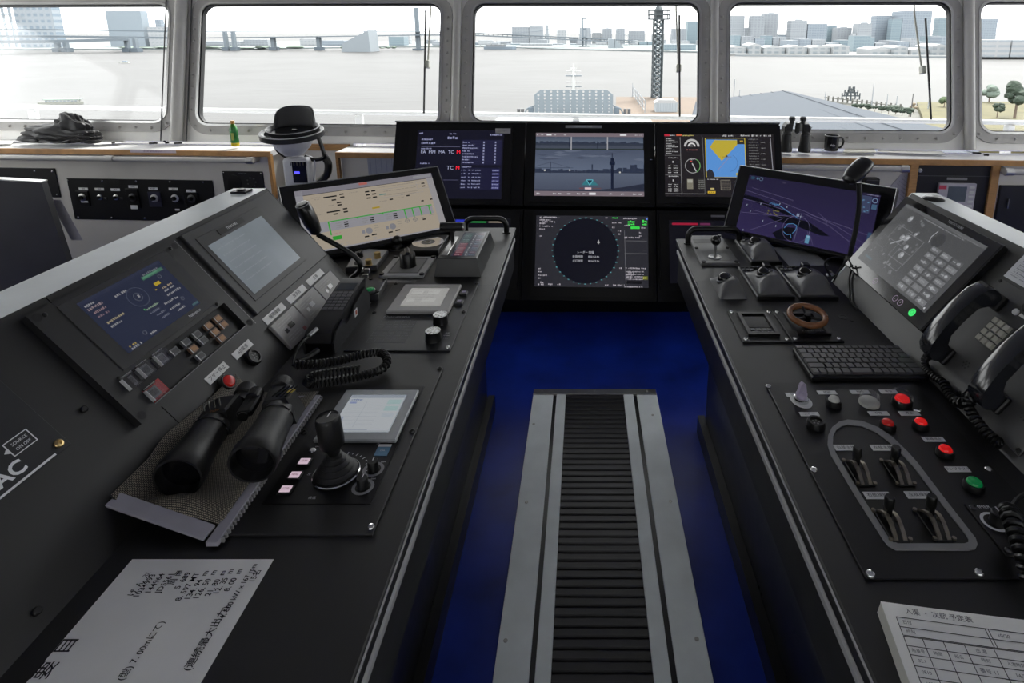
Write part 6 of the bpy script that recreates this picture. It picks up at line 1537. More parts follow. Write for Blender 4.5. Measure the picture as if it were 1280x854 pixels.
# ---- right gooseneck microphone and its cables
Ym = 1.90
pts = [at(1060, 330, Ym), at(1064, 312, Ym), at(1070, 285, Ym), at(1074, 255, Ym), at(1073.5, 228, Ym)]
m_ = mic('black gooseneck microphone standing before the blue chart monitor', pts, (at(1060, 226, Ym - .03), at(1083, 202, Ym + .02)))
B().lathe([(.016, -.03), (.016, .012), (.010, .03)], 16).o('clamp', PLAS, m_); B().box(-.02, 0, -.12, .07, .05, .09, bev=.004).o('base', PLAS, m_); B().box(-.05, -.01, -.045, .05, .02, .012, bev=.002).o('bracket', STEEL, m_)
o = pts[0]
for i, pp in enumerate(([(1060, 322), (1066, 335), (1076, 355), (1077, 375), (1070, 388)], [(1056, 322), (1040, 322), (1031, 330), (1038, 345)], [(1058, 325), (1048, 340), (1042, 352)])):
    B().tube(smoothpath([at(x, y, Ym - .10 + (.0 if i else -.02 - .06 * k * .25)) - o for k, (x, y) in enumerate(pp)], 6), .003, 7).o('cable', PLAS, m_)
u_ = [spt(-1.80, .09, .006), spt(-1.77, .05, .006), spt(-1.72, .02, .006), spt(-1.68, .0, .010), spt(-1.62, -.002, .012)]
ck = B().tube(smoothpath(u_, 6), .003, 7).o('loose_cable', PLAS); setp(ck, 'thin black cable hanging below the touch tablet', 'cable')
# ================================================================== MONITORS
ty = math.radians(24); BU = Vector((math.cos(.03), -math.sin(.03), 0))
def tiltframe(o, u, t):
    u = Vector(u).normalized(); nh = Vector((u.y, -u.x, 0)); nh = nh if nh.y < 0 else -nh
    return Frame(o, u, Vector((0, 0, math.cos(t))) - nh * math.sin(t))
BANK = tiltframe((0, 3.2, .80), BU, ty); LOW = tiltframe((0, 3.12, .62), BU, ty)
BB = M('bank_black', (.002, .002, .0024), .38, var=.15, scale=12, spec=.25)
vtop = BANK.px(731, 153.5)[1]; vmid = BANK.px(731, 258)[1]; lt = LOW.px(731, 262)[1]; lb_ = LOW.px(731, 376)[1]
xs = [BANK.px(491, 190)[0], BANK.px(656, 190)[0], BANK.px(819, 190)[0], BANK.px(977, 190)[0]]
bank = thing('monitor_bank', 'wide black monitor bank of six bays under the middle window', 'monitor bank', (0, 3.2, 0)); o = Vector(bank.location)
mi = bank.matrix_world.inverted()
for i in range(3):
    B().prism(rectpts(xs[i] + .003, vmid + .003, xs[i + 1] - .003, vtop), -.07, -.012, m=Matrix.Translation(-o) @ BANK.mat()).o('upper_bay', BB, bank)
    B().prism(rectpts(xs[i] + .003, lb_, xs[i + 1] - .003, lt), -.07, -.012, m=Matrix.Translation(-o) @ LOW.mat()).o('lower_bay', BB, bank)
B().prism(rectpts(xs[0], vtop + .0005, xs[3], vtop + .007), -.08, .002, m=Matrix.Translation(-o) @ BANK.mat()).o('top_trim', STEEL, bank)
zb = LOW.P(0, lb_).z
B().box((xs[0] + xs[3]) / 2, .105, 0, xs[3] - xs[0] - .02, .10, zb + .05).o('plinth', BB, bank)
B().prism([(.09, zb), (.10, zb), (.14, .93), (.12, .93)], xs[0] + .01, xs[3] - .01, m=rotm).o('back_panel', BB, bank)

def monitor(name, label, F, x0, y0, x1, y1, sx0, sy0, sx1, sy1, z=-.0115):
    r = thing(name, label, 'monitor', F.mat((x0 + x1) / 2, (y0 + y1) / 2, z)); ox, oy = (x0 + x1) / 2, (y0 + y1) / 2
    sc = rectpts(sx0 - ox, sy0 - oy, sx1 - ox, sy1 - oy)
    B().prism(rectpts(x0 - ox, y0 - oy, x1 - ox, y1 - oy), 0, .011, holes=[sc]).o('bezel', M('bezel_black', (.003, .003, .0034), .34, var=.1, spec=.3), r)
    B().prism(sc, 0, .0075).o('screen', M('screen_glass', (.003, .003, .004), .16, var=.05, spec=.25), r)
    cv = Canvas(sx1 - sx0, sy1 - sy0)
    return r, cv, ((sx0 + sx1) / 2 - ox, (sy0 + sy1) / 2 - oy, .0078), (x1 - x0, y1 - y0)
def bpx(F, x0, y0, x1, y1): a = F.px(x0, y1); c = F.px(x1, y0); return a[0], a[1], c[0], c[1]
EW = lambda nm, c, s_: M(nm, c, .5, emit=c, es=s_)
def ctext(cvroot, cv, loc_, s_, x, y, size, mat, ax='LEFT'):
    return text(s_, size, cvroot, mat, (loc_[0] + (x - .5) * cv.w, loc_[1] + (.5 - y) * cv.h, loc_[2] + .0016), ax=ax, name='screen_text')
LIL = EW('lilac_glow', (.30, .32, .44), .22); REDG = EW('red_glow', (.9, .012, .03), .25); WHT = EW('white_glow', (.5, .5, .52), .16)
# --- upper left: autopilot status page
r, cv, l_, wh = monitor('status_monitor', 'dark status monitor with white letters and two red marks, behind the beige-screen monitor', BANK, *bpx(BANK, 505, 157, 641, 255), *bpx(BANK, 516.5, 163, 630, 248))
cv.rect(0, 0, 1, 1, (.006, .006, .014), 0); V = (.22, .23, .36)
for (x, y, ww, hh) in ((.02, .03, .04, .03), (.37, .035, .08, .03), (.35, .09, .12, .045), (.05, .12, .13, .03), (.05, .17, .16, .04), (.05, .26, .12, .025), (.05, .48, .11, .025), (.84, .05, .14, .03)): cv.words(x, y, ww, hh, V, 2)
cv.line((.05, .245), (.50, .245), .006, (.10, .10, .16)); cv.line((.05, .73), (.50, .73), .006, (.08, .08, .14))
cv.rect(.52, .14, .46, .37, (.012, .012, .035), 1); cv.rect(.52, .55, .46, .32, (.010, .010, .03), 1)
for k in range(8): cv.words(.53, .165 + k * .0425, .08 + .05 * (k % 3), .025, V, 2); cv.rect(.765, .165 + k * .0425, .018, .025, V, 2); cv.rect(.90, .165 + k * .0425, .016, .025, V, 2); cv.line((.52, .157 + k * .0425), (.98, .157 + k * .0425), .003, (.03, .03, .07), 2)
cv.words(.53, .525, .11, .025, V, 2)
for k in range(6): cv.words(.53, .575 + k * .05, .05, .022, V, 2); cv.words(.61, .575 + k * .05, .02, .022, V, 2); cv.words(.65, .575 + k * .05, .1, .022, V, 2); cv.rect(.88, .57 + k * .05, .085, .036, (.05, .05, .16), 1); cv.words(.885, .578 + k * .05, .07, .02, V, 2)
cv.o(r, None, l_)
for x, s_ in ((.05, 'FA'), (.14, 'MM'), (.255, 'MA'), (.365, 'TC')): ctext(r, cv, l_, s_, x, .325, .026, LIL)
ctext(r, cv, l_, 'M', .462, .325, .030, REDG); ctext(r, cv, l_, 'TC', .36, .555, .030, LIL); ctext(r, cv, l_, 'M', .462, .555, .030, REDG)
p_ = BANK.px(628, 163.5); t_ = B().box(0, 0, 0, .088, .030, .001).o('tape_label', M('grey_tape', (.34, .33, .34), .5), r); t_.location = (p_[0] - BANK.px(573, 206)[0] + .0, p_[1] - (BANK.px(573, 157)[1] + BANK.px(573, 255)[1]) / 2, .011); text('CONF-1', .016, t_, M('printed_grey'), (0, 0, .0012))
# --- upper middle: camera view
r, cv, l_, wh = monitor('camera_monitor', 'monitor showing a dim camera view of harbour and tower below the middle window', BANK, *bpx(BANK, 662, 157, 812, 252), *bpx(BANK, 667.7, 166.5, 804.7, 244.5))
def g3(a, b_, t): return tuple(x + (y - x) * t for x, y in zip(a, b_))
for k in range(20): t = k / 19; cv.rect(0, .27 + .37 * k / 20, 1, .37 / 20, g3((.060, .075, .115), (.10, .125, .18), t), 0)
for k in range(14): t = k / 13; cv.rect(0, .64 + .28 * k / 14, 1, .28 / 14, g3((.080, .098, .14), (.055, .066, .10), t), 0)
random.seed(11)
for k in range(16): x, y = random.random() * .9, random.uniform(.28, .42); cv.poly([(x, y), (x + .05, y - .02), (x + random.uniform(.1, .2), y), (x + .06, y + .02)], (.055, .068, .105) if k % 2 else (.10, .12, .17), 1)
x = .0
while x < 1:
    ww = random.uniform(.015, .05); hh = random.uniform(.03, .07) if x < .75 else random.uniform(.06, .14); cv.rect(x, .635 - hh, min(ww, 1 - x), hh, (.022, .030, .055), 2); x += ww * random.uniform(.8, 1.2)
cv.rect(0, .555, .35, .006, (.02, .03, .055), 2); cv.rect(.14, .46, .006, .19, (.02, .028, .05), 2); cv.rect(.52, .50, .012, .12, (.022, .03, .055), 2); cv.rect(0, .61, 1, .03, (.028, .036, .06), 2)
for a_, b_ in (((0, .54), (.143, .47)), ((.143, .47), (.33, .56))): cv.line(a_, b_, .006, (.04, .05, .08), 2)
TK = (.008, .012, .028); cv.rect(.698, .47, .024, .42, TK, 3); cv.rect(.685, .45, .05, .06, TK, 3); cv.rect(.695, .40, .03, .06, TK, 3); cv.rect(.706, .32, .006, .1, TK, 3)
cv.poly([(.4, .92), (.6, .90), (.8, .86), (1, .80), (1, .93), (.4, .93)], (.018, .022, .04), 2); cv.rect(0, .90, 1, .03, (.03, .034, .055), 2)
for x, y in ((.09, .60), (.32, .595), (.78, .625)): cv.disc(x, y, .014, (.45, .45, .42), 4, 10)
BAR = (.16, .13, .15); cv.rect(0, 0, 1, .062, BAR, 3); cv.rect(0, .925, 1, .075, BAR, 3)
for k in range(3):
    X = .0 + k * .335
    for j in range(6): cv.rect(X, .062 + j * .018, .325, .018, g3((.055, .07, .105), (.10, .125, .17), j / 5), 2)
    cv.rect(X, .17, .325, .03, (.028, .036, .055), 3); cv.rect(X, .20, .325, .06, (.05, .06, .085), 2); cv.rect(X, .25, .325, .018, (.02, .03, .03), 3)
    x = X
    while x < X + .30: ww = random.uniform(.01, .03); hh = random.uniform(.01, .04); cv.rect(x, .172 - hh, ww, hh, (.025, .033, .055), 3); x += ww
cv.rect(.325, .062, .010, .21, (.30, .30, .32), 4); cv.rect(.66, .062, .010, .21, (.30, .30, .32), 4); cv.rect(.57, .13, .006, .12, TK, 4); cv.rect(.31, .08, .004, .16, TK, 4)
cv.poly([(.43, .83), (.46, .76), (.50, .735), (.54, .76), (.585, .83)], (.03, .15, .18), 4); cv.poly([(.475, .745), (.535, .745), (.505, .83)], (.01, .03, .05), 5); cv.path([(.475, .745), (.535, .745), (.505, .83), (.475, .745)], .012, (.10, .35, .42), 6)
cv.rect(.46, .865, .06, .03, (.6, .45, .48), 5); cv.rect(.41, .87, .04, .02, (.12, .05, .06), 5); cv.rect(.53, .87, .08, .02, (.1, .06, .07), 5)
for x, ww in ((.10, .045), (.78, .06)): cv.rect(x, .018, ww, .025, (.62, .62, .64), 5)
for x in (.01, .05, .17, .26, .92, .96): cv.words(x, .02, .02, .022, (.5, .5, .52), 5)
for x in (.02, .17, .22, .30, .39, .44, .68, .79, .90, .95): cv.words(x, .952, .03, .025, (.5, .5, .52), 5)
cv.rect(.50, .945, .06, .035, (.62, .6, .62), 5)
cv.o(r, None, l_)
p_ = BANK.px(728.5, 158.2); t_ = B().box(0, 0, 0, .21, .016, .001).o('tape_label', M('grey_tape2', (.22, .22, .24), .5), r); t_.location = (p_[0] - (BANK.px(662, 200)[0] + BANK.px(812, 200)[0]) / 2, p_[1] - (BANK.px(731, 157)[1] + BANK.px(731, 252)[1]) / 2, .011); text('PANORAMIC VIEW', .012, t_, M('white_glow2', (.5, .5, .52), .5), (0, 0, .0012))
# --- upper right: conning page with chart
r, cv, l_, wh = monitor('conning_monitor', 'monitor with round gauges and a yellow and blue chart, behind the blue chart monitor', BANK, *bpx(BANK, 822, 157, 975, 254), *bpx(BANK, 831.5, 168, 967, 245.5))
cv.rect(0, 0, 1, 1, (.014, .012, .014), 0); W_ = (.38, .38, .38)
cv.rect(.0, .0, .05, .035, (.4, .02, .04), 2); cv.words(.05, .01, .05, .025, W_, 2); cv.rect(.11, .0, .05, .03, (.5, .1, .05), 2); cv.words(.17, .01, .1, .025, (.4, .35, .12), 2); cv.words(.53, .005, .1, .035, W_, 2); cv.words(.70, .005, .08, .03, W_, 2); cv.words(.80, .005, .09, .03, W_, 2); cv.words(.91, .005, .07, .03, W_, 2)
for k in range(10): cv.words(.015, .07 + k * .026, .05 + .06 * ((k * 7) % 3) / 2, .016, W_, 2)
for y in (.345, .66): cv.line((0, y), (.145, y), .005, (.16, .16, .16))
for y0_ in (.375, .67):
    cv.words(.035, y0_, .09, .02, W_, 2); cv.rect(.07, y0_ + .06, .012, .03, W_, 2)
    for k in range(4): cv.words(.03, y0_ + .13 + k * .035, .03, .018, W_, 2); cv.words(.08, y0_ + .13 + k * .035, .04, .018, W_, 2)
cv.line((.145, .05), (.152, .95), .008, (.18, .18, .18)); cv.line((.35, .05), (.36, .95), .006, (.14, .14, .14)); cv.line((0, .955), (.36, .955), .008, (.2, .2, .2))
cv.ring(.25, .20, .105, .035, (.42, .41, .41), a0=0, a1=180); cv.ring(.25, .20, .05, .025, (.55, .54, .54), a0=0, a1=180); cv.words(.24, .18, .02, .025, W_, 3); cv.words(.20, .245, .1, .02, (.4, .15, .15), 3)
cv.ring(.255, .51, .115, .010, (.30, .30, .30)); cv.ring(.255, .51, .115, .012, (.12, .30, .10), 3, 20, -60, 60); cv.line((.25, .47), (.285, .60), .016, W_, 4); cv.words(.235, .40, .04, .02, W_, 3); cv.rect(.23, .43, .02, .02, (.4, .05, .05), 3)
cv.rect(.20, .72, .055, .16, (.16, .15, .12), 2); cv.rect(.205, .73, .045, .05, (.30, .30, .26), 3); cv.rect(.30, .72, .07, .16, (.035, .035, .03), 2)
for k in range(5): cv.words(.305, .74 + k * .03, .05, .014, (.2, .2, .2), 3)
CB = (.085, .24, .55); CY = (.42, .33, .035); cv.rect(.372, .06, .368, .63, CY, 1); cv.rect(.380, .085, .352, .60, CB, 2); cv.rect(.380, .065, .352, .022, (.03, .03, .03), 3)
cv.poly([(.415, .21), (.46, .095), (.665, .095), (.665, .17), (.52, .43)], CY, 3); cv.ring(.58, .46, .14, .005, (.05, .11, .25), 4, 24, -80, 60); cv.line((.48, .58), (.60, .35), .005, (.35, .2, .2), 4); cv.disc(.565, .355, .018, (.08, .06, .04), 5, 8); cv.words(.53, .36, .08, .012, (.1, .08, .06), 5)
for x in (.40, .72): cv.poly([(x - .02, .69), (x - .02, .60), (x + .005, .56), (x + .03, .58), (x + .05, .64), (x + .05, .69)] if x < .5 else [(x - .045, .69), (x - .045, .62), (x - .02, .57), (x + .01, .55), (x + .01, .69)], (.02, .022, .03), 4)
cv.rect(.665, .085, .067, .075, (.025, .025, .02), 4); cv.rect(.69, .10, .03, .025, (.35, .22, .03), 5); cv.rect(.645, .62, .03, .04, CY, 4)
for k in range(13): cv.words(.77, .07 + k * .045, .09, .02, (.12, .12, .12), 2); cv.words(.88, .075 + k * .045, .04, .018, (.16, .16, .16), 2) if k % 2 else None
cv.line((.97, .06), (.985, .9), .012, (.22, .22, .24)); cv.words(.385, .715, .1, .018, W_, 2)
cv.path([(.505, .735), (.59, .735), (.59, .89), (.505, .89), (.505, .735)], .006, (.26, .24, .2)); [cv.line((.505 + .0142 * k, .735), (.505 + .0142 * k, .89), .003, (.2, .18, .15)) for k in range(7)]; [cv.line((.505, .735 + .03 * k), (.59, .735 + .03 * k), .003, (.2, .18, .15)) for k in range(6)]
cv.rect(.41, .86, .035, .025, (.4, .33, .14), 3); cv.rect(.385, .91, .07, .035, (.5, .33, .03), 3); cv.words(.395, .92, .05, .018, (.1, .07, .02), 4); cv.words(.64, .74, .06, .03, (.5, .55, .6), 3)
cv.o(r, None, l_)
# --- lower middle: radar
r, cv, l_, wh = monitor('radar_monitor', 'radar monitor with large dark round sweep and green readouts, lower bay', LOW, *bpx(LOW, 663, 265, 815, 370), *bpx(LOW, 668, 270.5, 810, 358))
cv.rect(0, 0, 1, 1, (.020, .020, .026), 0); R_ = (.32, .30, .33); Tl = (.10, .32, .34)
cx_, cy_, rr = .445, .495, .465
cv.disc(cx_, cy_, rr * .985, (.0035, .0035, .008), 1, 64)
for k in range(36): a_ = k * 10; cv.words(cx_ + rr * 1.0 * cv.h / cv.w * math.cos(math.radians(a_)) - .008, cy_ - rr * math.sin(math.radians(a_)) - .008, .016, .016, Tl, 3)
for (x, y, ww) in ((.03, .01, .12), (.15, .01, .05), (.03, .05, .1), (.05, .075, .12), (.03, .1, .05), (.03, .14, .12), (.03, .18, .05), (.035, .28, .02), (.03, .74, .02), (.03, .78, .03), (.03, .83, .09), (.03, .87, .02), (.05, .93, .03), (.12, .955, .04), (.20, .955, .04), (.03, .96, .05), (.62, .955, .03), (.69, .955, .1), (.68, .15, .03), (.73, .20, .03), (.735, .24, .02), (.745, .72, .02), (.80, .72, .18), (.82, .78, .05), (.8, .81, .07), (.8, .85, .05), (.79, .975, .16), (.62, .01, .02), (.68, .08, .08), (.78, .02, .12), (.79, .12, .05), (.79, .29, .14), (.94, .15, .04), (.92, .22, .02), (.92, .265, .02)): cv.words(x, y, ww, .026, R_, 3)
GR = (.05, .62, .08)
for (x, y, ww, hh) in ((.68, .015, .05, .02), (.82, .06, .06, .035), (.82, .10, .06, .03), (.845, .135, .08, .05), (.95, .05, .04, .045), (.95, .1, .04, .03)): cv.words(x, y, ww, hh, GR, 4, .15)
cv.rect(.845, .142, .075, .038, (.03, .50, .05), 4); cv.line((.79, .2), (.805, .99), .005, (.16, .16, .17)); cv.line((.80, .35), (.99, .35), .005, (.14, .14, .15)); cv.line((.80, .53), (.99, .53), .005, (.2, .2, .21)); cv.rect(.80, .91, .14, .04, (.004, .004, .006), 2)
for k in range(4): cv.words(.80, .77 + k * .035, .16, .02, R_, 3)
cv.rect(.95, .84, .045, .05, (.10, .11, .02), 3); cv.words(.955, .855, .03, .022, (.45, .45, .1), 4); cv.words(.56 - .01, .36, .02, .03, (.6, .6, .6), 4); cv.line((.56, .34), (.56, .40), .006, (.6, .6, .6), 4); cv.rect(.985, .02, .012, .03, (.1, .2, .6), 4)
cv.o(r, None, l_)
for y, s_ in ((.52, 'レーダー 情報'),): ctext(r, cv, l_, s_, cx_, y, .015, WHT, 'CENTER')
for y, a_, b_ in ((.58, '針路時間', '002163.4h'), (.64, '点灯時間', '001673.2h')): ctext(r, cv, l_, a_, .33, y, .0145, WHT, 'LEFT'); ctext(r, cv, l_, b_, .47, y, .0145, WHT, 'LEFT')
# --- lower left and right bays, mostly dark
r, cv, l_, wh = monitor('bay_monitor', 'dark monitor in the lower bay behind the left grab handle', LOW, xs[0] + .03, lb_ + .06, xs[1] - .02, lt - .02, xs[0] + .07, lb_ + .10, xs[1] - .07, lt - .055)
cv.rect(0, 0, 1, 1, (.004, .004, .007), 0); cv.rect(.50, .02, .10, .05, (.02, .03, .35), 1); cv.rect(.64, .02, .14, .05, (.02, .25, .05), 1); cv.rect(.3, .02, .15, .05, (.25, .2, .16), 1); cv.rect(.8, .02, .16, .05, (.2, .17, .13), 1); cv.o(r, None, l_)
r, cv, l_, wh = monitor('bay_monitor', 'dark monitor with a red line in the lower bay behind the right grab handle', LOW, xs[2] + .02, lb_ + .06, xs[3] - .03, lt - .02, xs[2] + .07, lb_ + .10, xs[3] - .07, lt - .055)
cv.rect(0, 0, 1, 1, (.004, .004, .007), 0); cv.rect(.03, .04, .25, .035, (.25, .01, .03), 1); cv.rect(.30, .04, .1, .035, (.10, .02, .06), 1); cv.o(r, None, l_)
p_ = LOW.px(897, 264.5); t_ = B().box(0, 0, 0, .075, .012, .001).o('tape_label', M('grey_tape2'), r); t_.location = (p_[0] - (xs[2] + xs[3] - .01) / 2, (lt - .02) - (lb_ + lt + .04) / 2 - .010, .011)

# --- corner monitors on the desks
def corner(name, label, outer, inner, yaw, tilt, w, h, left):
    u = Vector(inner) - Vector(outer) if left else Vector(outer) - Vector(inner); o_ = outer if left else inner
    F = tiltframe(o_, u, math.radians(tilt)); r = thing(name, label, 'monitor', F.mat(w / 2, 0, 0))
    return F, r
def cbuild(F, r, w, h, sc, sides):
    sc = [(sc[0] - w / 2, sc[1]), (sc[2] - w / 2, sc[3])]
    B().prism(rectpts(-w / 2, 0, w / 2, h), -.045, -.001, bev=.004).o('housing', PLAS, r)
    B().prism(rectpts(-w / 2 + .006, .006, w / 2 - .006, h - .006), -.001, .003, holes=[rectpts(*sc[0], *sc[1])]).o('front_bezel', GLOSS, r)
    B().prism(rectpts(*sc[0], *sc[1]), -.0012, .001).o('screen', M('screen_glass'), r)
    b = B(); b.tube([(-w / 2 + .002, .01, .0), (-w / 2 + .002, h - .002, .0), (w / 2 - .002, h - .002, .0), (w / 2 - .002, .01, .0)], .0022, 6); b.o('edge_trim', STEEL, r)
    B().box(0, .04, -.12, .16, .05, .075, bev=.004).o('stand', PLAS, r)
    return Canvas(sc[1][0] - sc[0][0], sc[1][1] - sc[0][1]), ((sc[0][0] + sc[1][0]) / 2, (sc[0][1] + sc[1][1]) / 2, .0013)
F, r = corner('mimic_monitor', 'wide monitor with beige machinery diagram and green lines at the left desk corner', (-1.034, 1.945, .85), (-.523, 2.296, .85), 34.5, 39, .62, .31, True)
a = F.px(367, 239); c = F.px(538.6, 217); d_ = F.px(555.6, 287)
cv, l_ = cbuild(F, r, .62, .31, ((a[0]), (d_[1] + .005), c[0], (a[1] + c[1]) / 2), 0)
BG = (.36, .31, .245); cv.rect(0, 0, 1, 1, BG, 0); LV = (.27, .265, .29); cv.rect(0, 0, 1, .085, (.20, .19, .22), 1); cv.rect(0, 0, .05, 1, LV, 1); cv.rect(.95, .09, .05, .91, (.30, .29, .30), 1); cv.rect(.44, .005, .06, .04, (.38, .12, .10), 2); cv.rect(.85, .02, .14, .045, (.26, .26, .28), 2)
cv.rect(.05, .085, .90, .008, (.03, .03, .03), 2); cv.rect(.05, .975, .95, .025, LV, 1); K = (.012, .012, .012)
cv.rect(.05, .55, .88, .16, LV, 1)
def dash(x, y, w_=.035, h_=.022, col=K): cv.rect(x, y, w_, h_, col, 3)
for (x, y, w_) in ((.18, .155, .09), (.29, .14, .03), (.29, .19, .03), (.23, .215, .03), (.26, .27, .03), (.26, .31, .03), (.18, .40, .09), (.29, .385, .03), (.29, .435, .03), (.22, .445, .03), (.47, .16, .03), (.515, .16, .03), (.47, .215, .03), (.515, .215, .03), (.47, .27, .03), (.515, .27, .03), (.63, .35, .025), (.76, .33, .025), (.90, .155, .025), (.90, .205, .025), (.86, .46, .02), (.93, .455, .02)): dash(x, y, w_)
for (x, y, w_) in ((.1, .14, .06), (.12, .17, .03), (.36, .14, .06), (.2, .30, .04), (.55, .36, .06), (.69, .345, .05), (.1, .42, .05), (.57, .12, .28), (.6, .2, .25), (.6, .27, .26), (.72, .3, .12)): cv.words(x, y, w_, .016, (.24, .21, .18), 2)
cv.rect(.565, .245, .05, .02, (.12, .22, .20), 3); cv.rect(.49, .445, .055, .028, (.36, .25, .03), 3); cv.path([(.86, .11), (.97, .11), (.97, .25), (.86, .25), (.86, .11)], .004, LV)
cv.rect(.57, .17, .33, .004, LV, 2); cv.rect(.57, .31, .33, .004, LV, 2)
GRN = (.05, .33, .045); cv.rect(.17, .555, .76, .016, GRN, 4); cv.rect(.17, .555, .010, .22, GRN, 4); [cv.rect(x, .555, .009, .035, GRN, 4) for x in (.37, .55)]; [cv.rect(x, .555, .009, .16, GRN, 4) for x in (.71, .77, .83, .90)]
cv.rect(.18, .80, .06, .06, (.03, .30, .03), 3); cv.words(.2, .75, .04, .018, (.4, .2, .2), 3)
for X in (.22, .40, .57):
    for k in range(3): dash(X + .055, .60 + k * .034, .028, .02); cv.words(X, .60 + k * .034, .04, .014, (.22, .21, .2), 2)
    if X > .3: cv.disc(X + .03, .81, .05, (.20, .20, .22), 3, 12); cv.rect(X - .02, .79, .02, .05, (.2, .2, .22), 3); dash(X - .01, .885, .03); dash(X + .04, .875, .035); [cv.words(X + .07, .74 + k * .04, .03, .012, (.2, .2, .18), 2) for k in range(3)]
    for k in range(2): cv.words(X - .01, .93 + k * .03, .03, .012, LV, 2); cv.words(X + .04, .925 + k * .03, .03, .012, LV, 2)
for X in (.715, .775): cv.ring(X, .76, .03, .008, (.18, .18, .18), 3, 12); cv.line((X, .71), (X, .80), .005, (.18, .18, .18)); cv.line((X - .02, .76), (X + .02, .76), .006, (.18, .18, .18))
dash(.83, .775, .025); cv.words(.82, .745, .03, .012, (.2, .2, .2), 2); cv.words(.89, .73, .03, .012, (.2, .2, .2), 2)
cv.o(r, displaymat('display_mimic', .8), l_)
F, r = corner('chart_monitor', 'wide monitor with deep blue perspective chart at the right desk corner', (1.036, 1.919, .85), (.570, 2.296, .85), 39, 27, .60, .29, False)
a = F.px(937, 219.5); c = F.px(1101.6, 243); d_ = F.px(921.6, 289)
cv, l_ = cbuild(F, r, .60, .29, (min(a[0], d_[0]), max(.018, d_[1]), c[0], min(.275, (a[1] + c[1]) / 2)), 0)
for k in range(10): cv.rect(0, k / 10, 1, .1, g3((.022, .018, .055), (.035, .026, .092), k / 9), 0)
DK = (.004, .004, .010); LB = (.09, .24, .46); LW = (.14, .12, .24)
cv.poly([(0, .36), (.12, .38), (.25, .46), (.4, .54), (.42, .60), (.25, .52), (.0, .42)], DK, 1); cv.poly([(.23, .66), (.35, .60), (.55, .62), (.72, .78), (.66, .80), (.45, .72), (.3, .72)], DK, 1); cv.poly([(.30, .92), (.38, .78), (.46, .76), (.46, .98), (.34, 1.0)], DK, 1)
for pts_ in ([(0, .28), (.25, .36), (.5, .46), (.75, .60), (1, .82)], [(0, .44), (.2, .46), (.4, .52)], [(.1, .60), (.35, .64)], [(.0, .68), (.3, .62), (.5, .55)], [(.12, .95), (.35, .66)], [(.5, .5), (.7, .62), (.95, .9)], [(.55, .5), (.8, .58), (1, .66)], [(.58, .95), (.56, .78)], [(.62, .98), (.57, .78)], [(.05, .22), (.4, .32)], [(.6, .44), (.68, .55), (.68, .62)]): cv.path(pts_, .006, LW)
cv.ring(.47, .78, .22, .006, (.15, .13, .26)); cv.path([(.24, .44), (.28, .43), (.33, .47), (.38, .52), (.45, .58), (.47, .60)], .012, LB); cv.path([(.38, .80), (.40, .72), (.44, .70), (.47, .72), (.47, .80), (.45, .86)], .012, LB); cv.path([(.38, .86), (.41, .90), (.44, .88), (.45, .94)], .010, LB); cv.path([(.22, .45), (.25, .40), (.27, .46), (.30, .42)], .009, LB)
random.seed(5)
for k in range(14): cv.rect(random.uniform(.22, .31), random.uniform(.53, .61), .012, .012, (.22, .20, .04), 3)
for (x, y) in ((.04, .52), (.15, .46), (.30, .40), (.36, .43), (.48, .55), (.08, .62), (.2, .74), (.31, .78), (.06, .96)): cv.rect(x, y, .006, .03, (.35, .4, .5), 4)
cv.path([(.485, .5), (.475, .98)], .005, (.18, .2, .3)); cv.rect(.555, .84, .03, .13, (.14, .34, .50), 3); cv.disc(.572, .86, .02, (.3, .5, .7), 4, 10); cv.rect(.45, .52, .02, .05, (.3, .35, .5), 3)
cv.rect(.86, .05, .085, .26, (.055, .07, .14), 2); cv.path([(.86, .05), (.945, .05), (.945, .31), (.86, .31), (.86, .05)], .006, (.1, .13, .25)); [cv.rect(random.uniform(.865, .93), random.uniform(.07, .29), .012, .02, (.12, .25, .4), 3) for _ in range(8)]; cv.ring(.97, .10, .035, .012, (.2, .3, .45)); cv.rect(.955, .16, .035, .08, (.07, .14, .24), 2); cv.rect(.97, .60, .025, .14, (.04, .08, .16), 2); cv.words(.9, .01, .09, .02, (.25, .25, .35), 3)
cv.rect(.02, .02, .03, .05, (.03, .08, .14), 2); cv.disc(.075, .045, .022, (.1, .2, .3), 2, 12); cv.ring(.105, .045, .03, .008, (.15, .25, .35)); cv.rect(.28, .03, .03, .03, (.06, .05, .1), 2)
cv.o(r, displaymat('display_low', .62), l_)
# ================================================================== SHELF, BULKHEAD AND THE REST
SF = Frame(WBASE + Vector((0, 0, .95)), WU, -WI)               # shelf top: x along, y outboard
BF = Frame(WALL.P(0, 0, BI), WU, (0, 0, 1))                     # bulkhead face
def shelf_at(x, y, rot=0): u, v = SF.px(x, y); return SF.mat(u, v, 0, rot), u, v
